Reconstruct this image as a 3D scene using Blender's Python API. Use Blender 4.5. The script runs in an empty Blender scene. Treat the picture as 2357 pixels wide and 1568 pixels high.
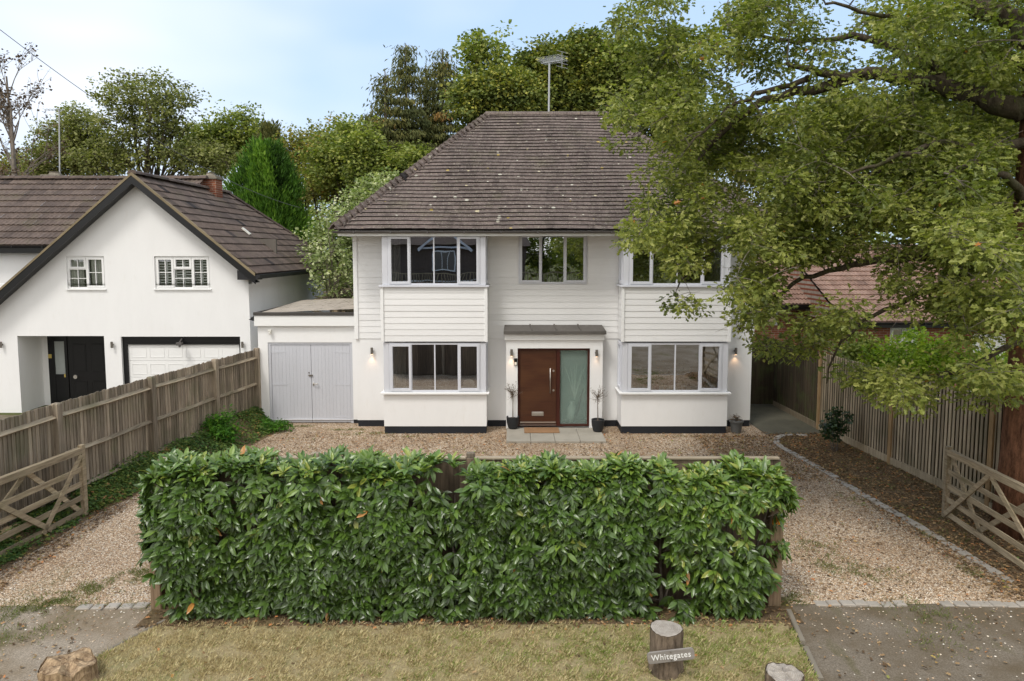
import bpy, math, random
import numpy as np
from mathutils import Vector, noise as mnoise

# ------------------------------------------------------------------ camera, world, sun
scene = bpy.context.scene
C = scene.collection
W0, F, PPY, CH = 2357.0, 1650.0, 727.0, 4.58
TH = math.atan(147.0 / F)
ST, CT = math.sin(TH), math.cos(TH)
cam_d = bpy.data.cameras.new("camera")
cam = bpy.data.objects.new("camera", cam_d)
C.objects.link(cam)
cam.location = (0, 0, CH)
cam.rotation_euler = (math.pi / 2 - TH, 0, 0)
cam_d.sensor_width = 36
cam_d.lens = 36 * F / W0
cam_d.shift_y = -(784 - PPY) / W0
cam_d.clip_end = 3000
scene.camera = cam

SUN_EL, SUN_AZ = math.radians(58), math.radians(215)      # azimuth measured from +Y clockwise (towards +X)
world = bpy.data.worlds.new("World")
scene.world = world
world.use_nodes = True
wn = world.node_tree
wn.nodes.clear()
def wnode(t, **k):
    n = wn.nodes.new(t)
    for a, b in k.items():
        setattr(n, a, b)
    return n
sky = wnode('ShaderNodeTexSky', sky_type='NISHITA', sun_disc=False, sun_elevation=SUN_EL, sun_rotation=SUN_AZ,
            altitude=50, air_density=1.0, dust_density=1.2, ozone_density=1.2)
tc = wnode('ShaderNodeTexCoord')
mp = wnode('ShaderNodeMapping')
mp.inputs['Scale'].default_value = (1.0, 1.0, 2.6)
mp.inputs['Location'].default_value = (0.35, 0.1, 0.12)
nz = wnode('ShaderNodeTexNoise')
nz.inputs['Scale'].default_value = 1.7
nz.inputs['Detail'].default_value = 3
nz.inputs['Roughness'].default_value = 0.5
rp = wnode('ShaderNodeValToRGB')
rp.color_ramp.elements[0].position = 0.46
rp.color_ramp.elements[0].color = (0.12, 0.12, 0.12, 1)
rp.color_ramp.elements[1].position = 0.74
rp.color_ramp.elements[1].color = (0.72, 0.72, 0.72, 1)
sepw = wnode('ShaderNodeSeparateXYZ')
mapr = wnode('ShaderNodeMapRange')                # brighter cloud added behind the camera to lift the house front
mapr.inputs['From Min'].default_value = 0.35
mapr.inputs['From Max'].default_value = -0.5
cc = wnode('ShaderNodeMix', data_type='RGBA')
cc.inputs['A'].default_value = (8.2, 8.3, 8.7, 1)
cc.inputs['B'].default_value = (11.0, 10.8, 10.5, 1)
mxm = wnode('ShaderNodeMath', operation='MAXIMUM')
skl = wnode('ShaderNodeMix', data_type='RGBA')
skl.inputs['Factor'].default_value = 0.6
skl.inputs['B'].default_value = (4.3, 6.3, 8.9, 1)
mixw = wnode('ShaderNodeMix', data_type='RGBA')
bg = wnode('ShaderNodeBackground')
bg.inputs['Strength'].default_value = 0.1
wo = wnode('ShaderNodeOutputWorld')
L = wn.links.new
L(tc.outputs['Generated'], mp.inputs['Vector'])
L(mp.outputs[0], nz.inputs['Vector'])
L(nz.outputs['Fac'], rp.inputs['Fac'])
L(tc.outputs['Generated'], sepw.inputs[0])
L(sepw.outputs['Y'], mapr.inputs['Value'])
L(mapr.outputs[0], cc.inputs['Factor'])
L(rp.outputs['Color'], mxm.inputs[0])
L(mapr.outputs[0], mxm.inputs[1])
L(mxm.outputs[0], mixw.inputs['Factor'])
L(sky.outputs[0], skl.inputs['A'])
L(skl.outputs['Result'], mixw.inputs['A'])
L(cc.outputs['Result'], mixw.inputs['B'])
L(mixw.outputs['Result'], bg.inputs['Color'])
L(bg.outputs[0], wo.inputs[0])

sun_d = bpy.data.lights.new("sun", 'SUN')
sun_d.energy = 1.5
sun_d.angle = math.radians(14)
sun_d.color = (1.0, 0.96, 0.90)
sun = bpy.data.objects.new("sun", sun_d)
C.objects.link(sun)
sdir = Vector((math.sin(SUN_AZ) * math.cos(SUN_EL), math.cos(SUN_AZ) * math.cos(SUN_EL), math.sin(SUN_EL)))
sun.rotation_euler = sdir.to_track_quat('Z', 'Y').to_euler()
vs = scene.view_settings
vs.view_transform = 'Standard'
vs.look = 'None'
vs.gamma = 1
vs.exposure = 0.56
scene.cycles.max_bounces = 8
scene.cycles.transparent_max_bounces = 16

# ------------------------------------------------------------------ measuring helpers (photo point + depth -> place)
def P(u, v, Y):
    a = (u - 1178.5) / F
    b = (PPY - v) / F
    t = Y / (b * ST + CT)
    return (a * t, Y, CH + (b * CT - ST) * t)
def G(u, v, z=0.0):
    a = (u - 1178.5) / F
    b = (PPY - v) / F
    t = (z - CH) / (b * CT - ST)
    return (a * t, t * (b * ST + CT), z)
rnd = random.Random(7)
RN = np.random.default_rng(11)

# ------------------------------------------------------------------ materials
def NM(name):
    m = bpy.data.materials.new(name)
    m.use_nodes = True
    nt = m.node_tree
    return m, nt, nt.nodes['Principled BSDF']
def nd(nt, t, **k):
    n = nt.nodes.new(t)
    for a, b in k.items():
        setattr(n, a, b)
    return n
def coords(nt, scale=(1, 1, 1), rot=(0, 0, 0)):
    t = nd(nt, 'ShaderNodeTexCoord')
    m = nd(nt, 'ShaderNodeMapping')
    m.inputs['Scale'].default_value = scale
    m.inputs['Rotation'].default_value = rot
    nt.links.new(t.outputs['Object'], m.inputs['Vector'])
    return m.outputs[0]
def noise(nt, vec, scale, detail=4, rough=0.55, out='Fac'):
    n = nd(nt, 'ShaderNodeTexNoise')
    n.inputs['Scale'].default_value = scale
    n.inputs['Detail'].default_value = detail
    n.inputs['Roughness'].default_value = rough
    nt.links.new(vec, n.inputs['Vector'])
    return n.outputs[out]
def voro(nt, vec, scale, out='Color', feature='F1', rnd_=1.0):
    n = nd(nt, 'ShaderNodeTexVoronoi', feature=feature)
    n.inputs['Scale'].default_value = scale
    n.inputs['Randomness'].default_value = rnd_
    nt.links.new(vec, n.inputs['Vector'])
    return n.outputs[out]
def ramp(nt, fac, stops):
    r = nd(nt, 'ShaderNodeValToRGB')
    els = r.color_ramp.elements
    while len(els) < len(stops):
        els.new(0.5)
    for e, (p, c) in zip(els, stops):
        e.position = p
        e.color = (c[0], c[1], c[2], 1) if isinstance(c, (tuple, list)) else (c, c, c, 1)
    nt.links.new(fac, r.inputs['Fac'])
    return r.outputs['Color']
def setin(nt, sock, v):
    if hasattr(v, 'is_output'):
        nt.links.new(v, sock)
    elif isinstance(v, (tuple, list)) and len(v) == 3 and sock.type == 'RGBA':
        sock.default_value = (*v, 1)
    else:
        sock.default_value = v
def mixc(nt, fac, a, b, mode='MIX'):
    n = nd(nt, 'ShaderNodeMix', data_type='RGBA', blend_type=mode)
    setin(nt, n.inputs['Factor'], fac)
    setin(nt, n.inputs['A'], a)
    setin(nt, n.inputs['B'], b)
    return n.outputs['Result']
def bump(nt, bsdf, h, strength=0.4, dist=0.01):
    b = nd(nt, 'ShaderNodeBump')
    b.inputs['Strength'].default_value = strength
    b.inputs['Distance'].default_value = dist
    nt.links.new(h, b.inputs['Height'])
    nt.links.new(b.outputs[0], bsdf.inputs['Normal'])
def attr(nt, name='tint'):
    a = nd(nt, 'ShaderNodeAttribute', attribute_name=name)
    return a.outputs['Fac']
def fin(nt, b, col, rough=0.7, spec=0.4, metal=0.0):
    setin(nt, b.inputs['Base Color'], col)
    setin(nt, b.inputs['Roughness'], rough)
    b.inputs['Specular IOR Level'].default_value = spec
    b.inputs['Metallic'].default_value = metal

def paint_mat(name, col, rough=0.6, var=0.05, bs=60, bstr=0.15, dirt=None, stretch=(1, 1, 1)):
    m, nt, b = NM(name)
    v = coords(nt, stretch)
    c1 = tuple(x * (1 - var) for x in col)
    c = ramp(nt, noise(nt, v, 1.3, 6, 0.65), [(0.3, c1), (0.7, col)])
    if dirt:
        c = mixc(nt, ramp(nt, noise(nt, v, 4.5, 8, 0.7), [(0.56, 0.0), (0.78, 0.55)]), c, dirt)
    fin(nt, b, c, rough, 0.35)
    bump(nt, b, noise(nt, v, bs, 4, 0.6), bstr, 0.004)
    return m
def wood_mat(name, dark, light, axis='z', rough=0.85, green=0.0, scale=1.0):
    """weathered timber, grain running along one axis, each board its own tint"""
    m, nt, b = NM(name)
    st = {'z': (26, 26, 1.3), 'x': (1.3, 26, 26), 'y': (26, 1.3, 26)}[axis]
    v = coords(nt, tuple(s * scale for s in st))
    g = noise(nt, v, 1.0, 6, 0.65)
    c = ramp(nt, g, [(0.3, dark), (0.5, tuple((a + b_) / 2 for a, b_ in zip(dark, light))), (0.72, light)])
    t = ramp(nt, attr(nt), [(0.0, 0.62), (1.0, 1.25)])
    c = mixc(nt, 1.0, c, t, 'MULTIPLY')
    v2 = coords(nt)
    c = mixc(nt, ramp(nt, noise(nt, v2, 1.1, 5), [(0.5, 0.0), (0.75, 0.45)]), c, tuple(x * 0.55 for x in dark))
    if green:
        c = mixc(nt, ramp(nt, noise(nt, v2, 2.3, 5), [(0.48, 0.0), (0.7, green)]), c, (0.10, 0.13, 0.04))
    fin(nt, b, c, rough, 0.25)
    bump(nt, b, g, 0.6, 0.006)
    return m
def leaf_mat(name, stops, rough=0.5, trans=0.35, spec=0.22, tcol=None, vein=False):
    m, nt, b = NM(name)
    c = ramp(nt, attr(nt), stops)
    fin(nt, b, c, rough, spec)
    out = nt.nodes['Material Output']
    tr = nd(nt, 'ShaderNodeBsdfTranslucent')
    tm = mixc(nt, 1.0, c, tcol or (1.25, 1.45, 0.5), 'MULTIPLY')
    nt.links.new(tm, tr.inputs['Color'])
    ms = nd(nt, 'ShaderNodeMixShader')
    ms.inputs[0].default_value = trans
    nt.links.new(b.outputs[0], ms.inputs[1])
    nt.links.new(tr.outputs[0], ms.inputs[2])
    nt.links.new(ms.outputs[0], out.inputs['Surface'])
    return m
M = {}
M['render_white'] = paint_mat('render_white', (0.80, 0.797, 0.79), 0.75, 0.05, 90, 0.25, dirt=(0.70, 0.685, 0.65), stretch=(1.6, 1.6, 0.5))
M['render_cream'] = paint_mat('render_cream', (0.80, 0.785, 0.75), 0.8, 0.06, 70, 0.35)
def board_mat():
    m, nt, b = NM('weatherboard_paint')
    v = coords(nt, (0.6, 8, 8))
    g = noise(nt, v, 6, 6, 0.7)
    c = ramp(nt, g, [(0.3, (0.745, 0.74, 0.73)), (0.65, (0.785, 0.782, 0.775))])
    c = mixc(nt, 1.0, c, ramp(nt, attr(nt), [(0, 0.93), (1, 1.0)]), 'MULTIPLY')
    fin(nt, b, c, 0.5, 0.4)
    bump(nt, b, g, 0.12, 0.002)
    return m
M['board'] = board_mat()
M['trim_white'] = paint_mat('trim_white', (0.80, 0.80, 0.79), 0.45, 0.03, 30, 0.05)
M['frame_grey'] = paint_mat('frame_grey', (0.60, 0.61, 0.65), 0.4, 0.03, 30, 0.05)
M['garage_grey'] = paint_mat('garage_grey', (0.53, 0.54, 0.58), 0.55, 0.05, 40, 0.15, dirt=(0.42, 0.42, 0.43), stretch=(6, 1, 0.4))
M['plinth_black'] = paint_mat('plinth_black', (0.018, 0.02, 0.026), 0.6, 0.3, 30, 0.3)
M['black'] = paint_mat('black_gloss', (0.010, 0.010, 0.011), 0.3, 0.2, 30, 0.05)
M['black_matt'] = paint_mat('black_matt', (0.02, 0.02, 0.022), 0.6, 0.2, 40, 0.15)
M['felt'] = paint_mat('roof_felt', (0.075, 0.068, 0.062), 0.9, 0.3, 30, 0.4)
M['gutter'] = paint_mat('gutter_grey', (0.10, 0.092, 0.088), 0.45, 0.2, 20, 0.1)
M['steel'] = paint_mat('brushed_steel', (0.55, 0.52, 0.48), 0.35, 0.05, 20, 0.05)
M['steel'].node_tree.nodes['Principled BSDF'].inputs['Metallic'].default_value = 0.9
M['dark_steel'] = paint_mat('dark_steel', (0.20, 0.18, 0.155), 0.4, 0.05, 20, 0.05)
M['dark_steel'].node_tree.nodes['Principled BSDF'].inputs['Metallic'].default_value = 0.6
M['alu'] = paint_mat('galvanised_mast', (0.45, 0.46, 0.47), 0.45, 0.15, 20, 0.05)
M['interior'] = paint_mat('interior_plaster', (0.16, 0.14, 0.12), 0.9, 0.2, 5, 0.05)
M['curtain'] = paint_mat('curtain_cloth', (0.62, 0.62, 0.58), 0.9, 0.25, 5, 0.1, stretch=(14, 1, 0.3))
M['shutter'] = paint_mat('shutter_white', (0.85, 0.85, 0.84), 0.5, 0.03, 20, 0.05)
M['lead'] = paint_mat('canopy_lead', (0.115, 0.105, 0.095), 0.7, 0.35, 12, 0.4, dirt=(0.2, 0.185, 0.16))
M['slab'] = paint_mat('paving_slab', (0.36, 0.33, 0.275), 0.85, 0.25, 50, 0.3, dirt=(0.2, 0.18, 0.14))
M['mat_coir'] = paint_mat('coir', (0.30, 0.17, 0.085), 1.0, 0.25, 200, 0.8)
M['pot_black'] = paint_mat('pot_black', (0.022, 0.024, 0.027), 0.5, 0.2, 30, 0.1)
M['pot_grey'] = paint_mat('pot_grey', (0.13, 0.13, 0.125), 0.6, 0.2, 30, 0.1)
M['soil'] = paint_mat('soil', (0.05, 0.035, 0.024), 1.0, 0.4, 60, 0.9)
M['brass'] = paint_mat('brass', (0.6, 0.45, 0.12), 0.35, 0.1, 30, 0.05)
M['orange'] = paint_mat('orange_reflector', (0.95, 0.32, 0.01), 0.4, 0.05, 30, 0.05)
M['cable'] = paint_mat('cable', (0.12, 0.12, 0.12), 0.6, 0.1, 30, 0.0)
M['cream_plastic'] = paint_mat('cream_plastic', (0.7, 0.69, 0.63), 0.4, 0.03, 30, 0.02)
M['card'] = paint_mat('card', (0.75, 0.73, 0.66), 0.7, 0.03, 30, 0.02)
M['tan_card'] = paint_mat('tan_card', (0.36, 0.22, 0.09), 0.7, 0.1, 30, 0.02)
M['pink'] = paint_mat('pink_frame', (0.7, 0.42, 0.42), 0.6, 0.05, 30, 0.02)
M['terracotta'] = paint_mat('red_ornament', (0.42, 0.10, 0.05), 0.7, 0.2, 30, 0.2)

def door_mat():
    m, nt, b = NM('mahogany_door')
    v = coords(nt, (0.9, 10, 22))
    g = noise(nt, v, 2.2, 7, 0.7)
    c = ramp(nt, g, [(0.3, (0.034, 0.011, 0.005)), (0.55, (0.062, 0.020, 0.008)), (0.75, (0.10, 0.035, 0.014))])
    c2 = noise(nt, coords(nt, (0.6, 1, 1.4)), 1.6, 2)
    c = mixc(nt, ramp(nt, c2, [(0.42, 0.0), (0.62, 0.6)]), c, (0.092, 0.037, 0.014))
    fin(nt, b, c, 0.38, 0.45)
    bump(nt, b, g, 0.12, 0.003)
    return m
M['door'] = door_mat()
M['door_frame'] = paint_mat('mahogany_frame', (0.060, 0.014, 0.008), 0.4, 0.3, 30, 0.05)

def glass_mat(name, fac=0.22, tint=(0.55, 0.56, 0.55), wav=0.02, scale=1.6):
    m, nt, b = NM(name)
    nt.nodes.remove(b)
    out = nt.nodes['Material Output']
    tr = nd(nt, 'ShaderNodeBsdfTransparent')
    tr.inputs[0].default_value = (*tint, 1)
    gl = nd(nt, 'ShaderNodeBsdfGlossy')
    gl.inputs['Roughness'].default_value = 0.0
    gl.inputs['Color'].default_value = (0.95, 0.97, 1, 1)
    lw = nd(nt, 'ShaderNodeLayerWeight')
    lw.inputs['Blend'].default_value = 0.25
    mr = nd(nt, 'ShaderNodeMapRange')
    mr.inputs['To Min'].default_value = fac
    mr.inputs['To Max'].default_value = 1.0
    nt.links.new(lw.outputs['Fresnel'], mr.inputs['Value'])
    ms = nd(nt, 'ShaderNodeMixShader')
    nt.links.new(mr.outputs[0], ms.inputs[0])
    nt.links.new(tr.outputs[0], ms.inputs[1])
    nt.links.new(gl.outputs[0], ms.inputs[2])
    bp = nd(nt, 'ShaderNodeBump')
    bp.inputs['Strength'].default_value = wav
    bp.inputs['Distance'].default_value = 0.2
    nt.links.new(noise(nt, coords(nt), scale, 1, 0.4), bp.inputs['Height'])
    nt.links.new(bp.outputs[0], gl.inputs['Normal'])
    nt.links.new(ms.outputs[0], out.inputs['Surface'])
    return m
M['glass'] = glass_mat('window_glass', 0.46, (0.6, 0.6, 0.58), 0.012)
M['glass_far'] = glass_mat('window_glass_plain', 0.12, (0.85, 0.87, 0.86), 0.02)
def frosted():
    m, nt, b = NM('frosted_glass')
    v = coords(nt)
    c = ramp(nt, noise(nt, v, 1.1, 3), [(0.35, (0.24, 0.32, 0.29)), (0.7, (0.34, 0.41, 0.37))])
    fin(nt, b, c, 0.28, 0.5)
    tr = nd(nt, 'ShaderNodeBsdfTransparent')
    tr.inputs[0].default_value = (0.85, 0.92, 0.88, 1)
    ms = nd(nt, 'ShaderNodeMixShader')
    ms.inputs[0].default_value = 0.62
    nt.links.new(b.outputs[0], ms.inputs[1])
    nt.links.new(tr.outputs[0], ms.inputs[2])
    nt.links.new(ms.outputs[0], nt.nodes['Material Output'].inputs['Surface'])
    bump(nt, b, noise(nt, v, 160, 2), 0.15, 0.002)
    return m
M['frosted'] = frosted()
M['frost_back'] = paint_mat('obscured_backing', (0.36, 0.45, 0.41), 0.9, 0.25, 3, 0.02)

def tile_mat(name, d, mcol, l, lichen=True):
    m, nt, b = NM(name)
    v = coords(nt)
    c = ramp(nt, attr(nt), [(0.0, d), (0.5, mcol), (1.0, l)])
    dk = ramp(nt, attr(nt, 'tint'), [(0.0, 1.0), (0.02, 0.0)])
    streak = noise(nt, coords(nt, (1.6, 0.25, 0.25)), 1.0, 4)
    c = mixc(nt, ramp(nt, streak, [(0.38, 0.0), (0.64, 0.55)]), c, tuple(x * 1.55 for x in mcol))
    c = mixc(nt, ramp(nt, noise(nt, v, 9, 7, 0.7), [(0.42, 0.0), (0.7, 0.6)]), c, tuple(x * 0.5 for x in d))
    c = mixc(nt, ramp(nt, noise(nt, v, 1.7, 5, 0.6), [(0.55, 0.0), (0.75, 0.35)]), c, (0.11, 0.105, 0.05))
    if lichen:
        vv = nd(nt, 'ShaderNodeTexVoronoi', feature='F1')
        vv.inputs['Scale'].default_value = 3.6
        # warp the coordinates so the lichen rounds are ragged
        off = mixc(nt, 0.035, v, noise(nt, v, 14, 4, 0.6, 'Color'), 'ADD')
        nt.links.new(off, vv.inputs['Vector'])
        size = nd(nt, 'ShaderNodeSeparateColor')
        nt.links.new(vv.outputs['Color'], size.inputs[0])
        thr = nd(nt, 'ShaderNodeMapRange')
        thr.inputs['From Min'].default_value = 0.1
        thr.inputs['From Max'].default_value = 1.0
        thr.inputs['To Min'].default_value = 0.0
        thr.inputs['To Max'].default_value = 0.20
        nt.links.new(size.outputs[0], thr.inputs['Value'])
        lt = nd(nt, 'ShaderNodeMath', operation='LESS_THAN')
        nt.links.new(vv.outputs['Distance'], lt.inputs[0])
        nt.links.new(thr.outputs[0], lt.inputs[1])
        lc = ramp(nt, size.outputs[1], [(0.0, (0.42, 0.40, 0.33)), (0.6, (0.50, 0.47, 0.38)), (0.85, (0.36, 0.26, 0.06))])
        c = mixc(nt, lt.outputs[0], c, lc)
        sp = ramp(nt, noise(nt, v, 26, 3, 0.5), [(0.60, 0.0), (0.65, 0.7)])
        c = mixc(nt, sp, c, (0.30, 0.275, 0.21))
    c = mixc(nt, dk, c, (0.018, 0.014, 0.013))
    fin(nt, b, c, 0.8, 0.3)
    bump(nt, b, noise(nt, v, 40, 5, 0.7), 0.4, 0.006)
    return m
M['tile_main'] = tile_mat('roof_tile_brown', (0.066, 0.049, 0.042), (0.118, 0.090, 0.078), (0.165, 0.128, 0.112))
M['tile_left'] = tile_mat('roof_tile_concrete', (0.062, 0.045, 0.037), (0.10, 0.073, 0.059), (0.135, 0.10, 0.08), False)
M['tile_red'] = tile_mat('roof_tile_red', (0.15, 0.088, 0.064), (0.225, 0.14, 0.105), (0.29, 0.19, 0.15), False)
def brick_mat():
    m, nt, b = NM('red_brick')
    v = coords(nt, (1, 1, 1), (math.pi / 2, 0, 0))
    br = nd(nt, 'ShaderNodeTexBrick')
    br.inputs['Color1'].default_value = (0.29, 0.105, 0.055, 1)
    br.inputs['Color2'].default_value = (0.21, 0.065, 0.035, 1)
    br.inputs['Mortar'].default_value = (0.36, 0.31, 0.25, 1)
    br.inputs['Scale'].default_value = 1
    br.inputs['Brick Width'].default_value = 0.225
    br.inputs['Row Height'].default_value = 0.075
    br.inputs['Mortar Size'].default_value = 0.006
    nt.links.new(v, br.inputs['Vector'])
    c = mixc(nt, ramp(nt, noise(nt, coords(nt), 6, 5), [(0.4, 0.0), (0.7, 0.5)]), br.outputs['Color'], (0.15, 0.06, 0.04))
    fin(nt, b, c, 0.9, 0.2)
    bump(nt, b, br.outputs['Fac'], -0.5, 0.01)
    return m
M['brick'] = brick_mat()

M['fence'] = wood_mat('fence_weathered', (0.125, 0.098, 0.07), (0.42, 0.35, 0.265), 'z', green=0.25)
M['fence_rail'] = wood_mat('rail_weathered', (0.15, 0.115, 0.075), (0.42, 0.35, 0.25), 'y', green=0.2)
M['fence_right'] = wood_mat('fence_board_right', (0.25, 0.195, 0.13), (0.50, 0.41, 0.285), 'z', green=0.15)
M['post_tan'] = wood_mat('post_tan', (0.30, 0.19, 0.09), (0.47, 0.32, 0.17), 'z')
M['fence_dark'] = wood_mat('fence_board_dark', (0.050, 0.038, 0.024), (0.105, 0.078, 0.048), 'z', green=0.5)
M['fence_front'] = wood_mat('fence_board_front', (0.10, 0.075, 0.055), (0.26, 0.195, 0.135), 'z')
M['fence_cap'] = wood_mat('fence_cap', (0.30, 0.24, 0.17), (0.5, 0.42, 0.31), 'x')
M['gatewood'] = wood_mat('gate_timber', (0.20, 0.15, 0.095), (0.47, 0.385, 0.26), 'y', green=0.25)
M['gatepost'] = wood_mat('gatepost_timber', (0.16, 0.105, 0.065), (0.36, 0.26, 0.17), 'z', green=0.2)

def bark_mat(name, d, l, moss=0.0, sc=1.0):
    m, nt, b = NM(name)
    v = coords(nt, (9 * sc, 9 * sc, 2.2 * sc))
    g = noise(nt, v, 1.6, 7, 0.75)
    c = ramp(nt, g, [(0.35, d), (0.65, l)])
    if moss:
        c = mixc(nt, ramp(nt, noise(nt, coords(nt), 3, 4), [(0.5, 0.0), (0.7, moss)]), c, (0.09, 0.11, 0.03))
    fin(nt, b, c, 0.95, 0.15)
    bump(nt, b, g, 1.0, 0.03)
    return m
M['bark_oak'] = bark_mat('bark_oak', (0.035, 0.026, 0.018), (0.13, 0.105, 0.075), 0.4)
M['bark_red'] = bark_mat('bark_reddish', (0.06, 0.028, 0.016), (0.24, 0.115, 0.065))
M['bark_grey'] = bark_mat('bark_grey', (0.10, 0.085, 0.07), (0.27, 0.23, 0.19))
M['bark_log'] = bark_mat('bark_log', (0.065, 0.048, 0.034), (0.26, 0.20, 0.145))
def endgrain():
    m, nt, b = NM('cut_log_end')
    v = coords(nt)
    c = ramp(nt, noise(nt, v, 9, 6, 0.7), [(0.3, (0.24, 0.21, 0.18)), (0.7, (0.46, 0.42, 0.37))])
    w = nd(nt, 'ShaderNodeTexWave', wave_type='RINGS', rings_direction='Z')
    w.inputs['Scale'].default_value = 14
    w.inputs['Distortion'].default_value = 5
    w.inputs['Detail'].default_value = 4
    nt.links.new(v, w.inputs['Vector'])
    c = mixc(nt, mixc(nt, 0.35, (0, 0, 0), w.outputs['Color']), c, (0.20, 0.16, 0.12))
    fin(nt, b, c, 0.9, 0.2)
    bump(nt, b, w.outputs['Fac'], 0.3, 0.004)
    return m
M['endgrain'] = endgrain()
M['rotwood'] = bark_mat('split_wood', (0.11, 0.065, 0.035), (0.58, 0.42, 0.26))

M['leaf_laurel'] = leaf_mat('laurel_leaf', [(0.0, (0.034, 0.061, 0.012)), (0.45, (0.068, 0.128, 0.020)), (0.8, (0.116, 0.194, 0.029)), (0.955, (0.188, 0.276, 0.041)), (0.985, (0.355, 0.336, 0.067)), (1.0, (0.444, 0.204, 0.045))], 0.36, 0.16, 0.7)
M['leaf_oak'] = leaf_mat('oak_leaf', [(0.0, (0.064, 0.085, 0.020)), (0.4, (0.147, 0.178, 0.037)), (0.75, (0.258, 0.278, 0.060)), (0.96, (0.380, 0.378, 0.121)), (0.985, (0.392, 0.296, 0.109)), (1.0, (0.491, 0.201, 0.054))], 0.5, 0.35, 0.4)
M['leaf_oakfar'] = leaf_mat('oak_leaf_far', [(0.0, (0.115, 0.132, 0.050)), (0.5, (0.218, 0.230, 0.083)), (1.0, (0.345, 0.345, 0.132))], 0.6, 0.3)
M['leaf_mid'] = leaf_mat('broad_leaf', [(0.0, (0.111, 0.144, 0.043)), (0.5, (0.221, 0.265, 0.068)), (1.0, (0.396, 0.396, 0.097))], 0.6, 0.3)
M['leaf_dark'] = leaf_mat('yew_leaf', [(0.0, (0.087, 0.119, 0.038)), (0.5, (0.174, 0.211, 0.052)), (1.0, (0.381, 0.353, 0.070))], 0.6, 0.2)
M['leaf_spruce'] = leaf_mat('spruce_needle', [(0.0, (0.063, 0.080, 0.028)), (0.5, (0.125, 0.133, 0.042)), (0.85, (0.200, 0.184, 0.055)), (1.0, (0.352, 0.200, 0.065))], 0.7, 0.12)
M['leaf_cypress'] = leaf_mat('cypress_spray', [(0.0, (0.025, 0.06, 0.012)), (0.45, (0.06, 0.14, 0.018)), (0.8, (0.15, 0.28, 0.03)), (1.0, (0.24, 0.38, 0.05))], 0.6, 0.2)
M['leaf_yellow'] = leaf_mat('thin_leaf', [(0.0, (0.112, 0.128, 0.042)), (0.6, (0.240, 0.240, 0.070)), (0.9, (0.384, 0.300, 0.098)), (1.0, (0.416, 0.225, 0.084))], 0.6, 0.35)
M['leaf_pale'] = leaf_mat('variegated_leaf', [(0.0, (0.140, 0.182, 0.070)), (0.5, (0.280, 0.336, 0.140)), (1.0, (0.700, 0.700, 0.448))], 0.6, 0.3)
M['leaf_dead'] = leaf_mat('withered_leaf', [(0.0, (0.07, 0.05, 0.035)), (1.0, (0.20, 0.14, 0.08))], 0.8, 0.1, tcol=(1, 0.9, 0.7))
M['leaf_lime'] = leaf_mat('lime_leaf', [(0.0, (0.095, 0.163, 0.018)), (0.5, (0.216, 0.312, 0.030)), (1.0, (0.365, 0.425, 0.050))], 0.5, 0.35)
M['leaf_bright'] = leaf_mat('bright_leaf', [(0.0, (0.03, 0.09, 0.012)), (0.6, (0.07, 0.19, 0.02)), (1.0, (0.15, 0.30, 0.03))], 0.45, 0.3)
M['leaf_ivy'] = leaf_mat('ivy_leaf', [(0.0, (0.036, 0.091, 0.021)), (0.5, (0.091, 0.155, 0.038)), (0.85, (0.182, 0.237, 0.051)), (1.0, (0.364, 0.200, 0.085))], 0.5, 0.2)
M['leaf_camellia'] = leaf_mat('camellia_leaf', [(0.0, (0.015, 0.035, 0.012)), (0.6, (0.035, 0.07, 0.02)), (1.0, (0.08, 0.12, 0.03))], 0.35, 0.15, 0.6)
M['litter'] = leaf_mat('leaf_litter_leaf', [(0.0, (0.075, 0.048, 0.027)), (0.5, (0.225, 0.143, 0.075)), (0.85, (0.405, 0.285, 0.150)), (0.95, (0.525, 0.210, 0.075)), (1.0, (0.225, 0.330, 0.090))], 0.85, 0.1, tcol=(1, 0.9, 0.7))
M['grass_dry'] = leaf_mat('dry_grass_blade', [(0.0, (0.260, 0.200, 0.102)), (0.45, (0.546, 0.446, 0.240)), (0.72, (0.750, 0.665, 0.396)), (0.8, (0.286, 0.319, 0.084)), (1.0, (0.195, 0.306, 0.048))], 0.8, 0.25, tcol=(1.1, 1.1, 0.8))
M['grass_green'] = leaf_mat('green_grass_blade', [(0.0, (0.09, 0.095, 0.035)), (0.5, (0.17, 0.175, 0.06)), (0.8, (0.13, 0.19, 0.04)), (1.0, (0.33, 0.28, 0.14))], 0.7, 0.3)

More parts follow.
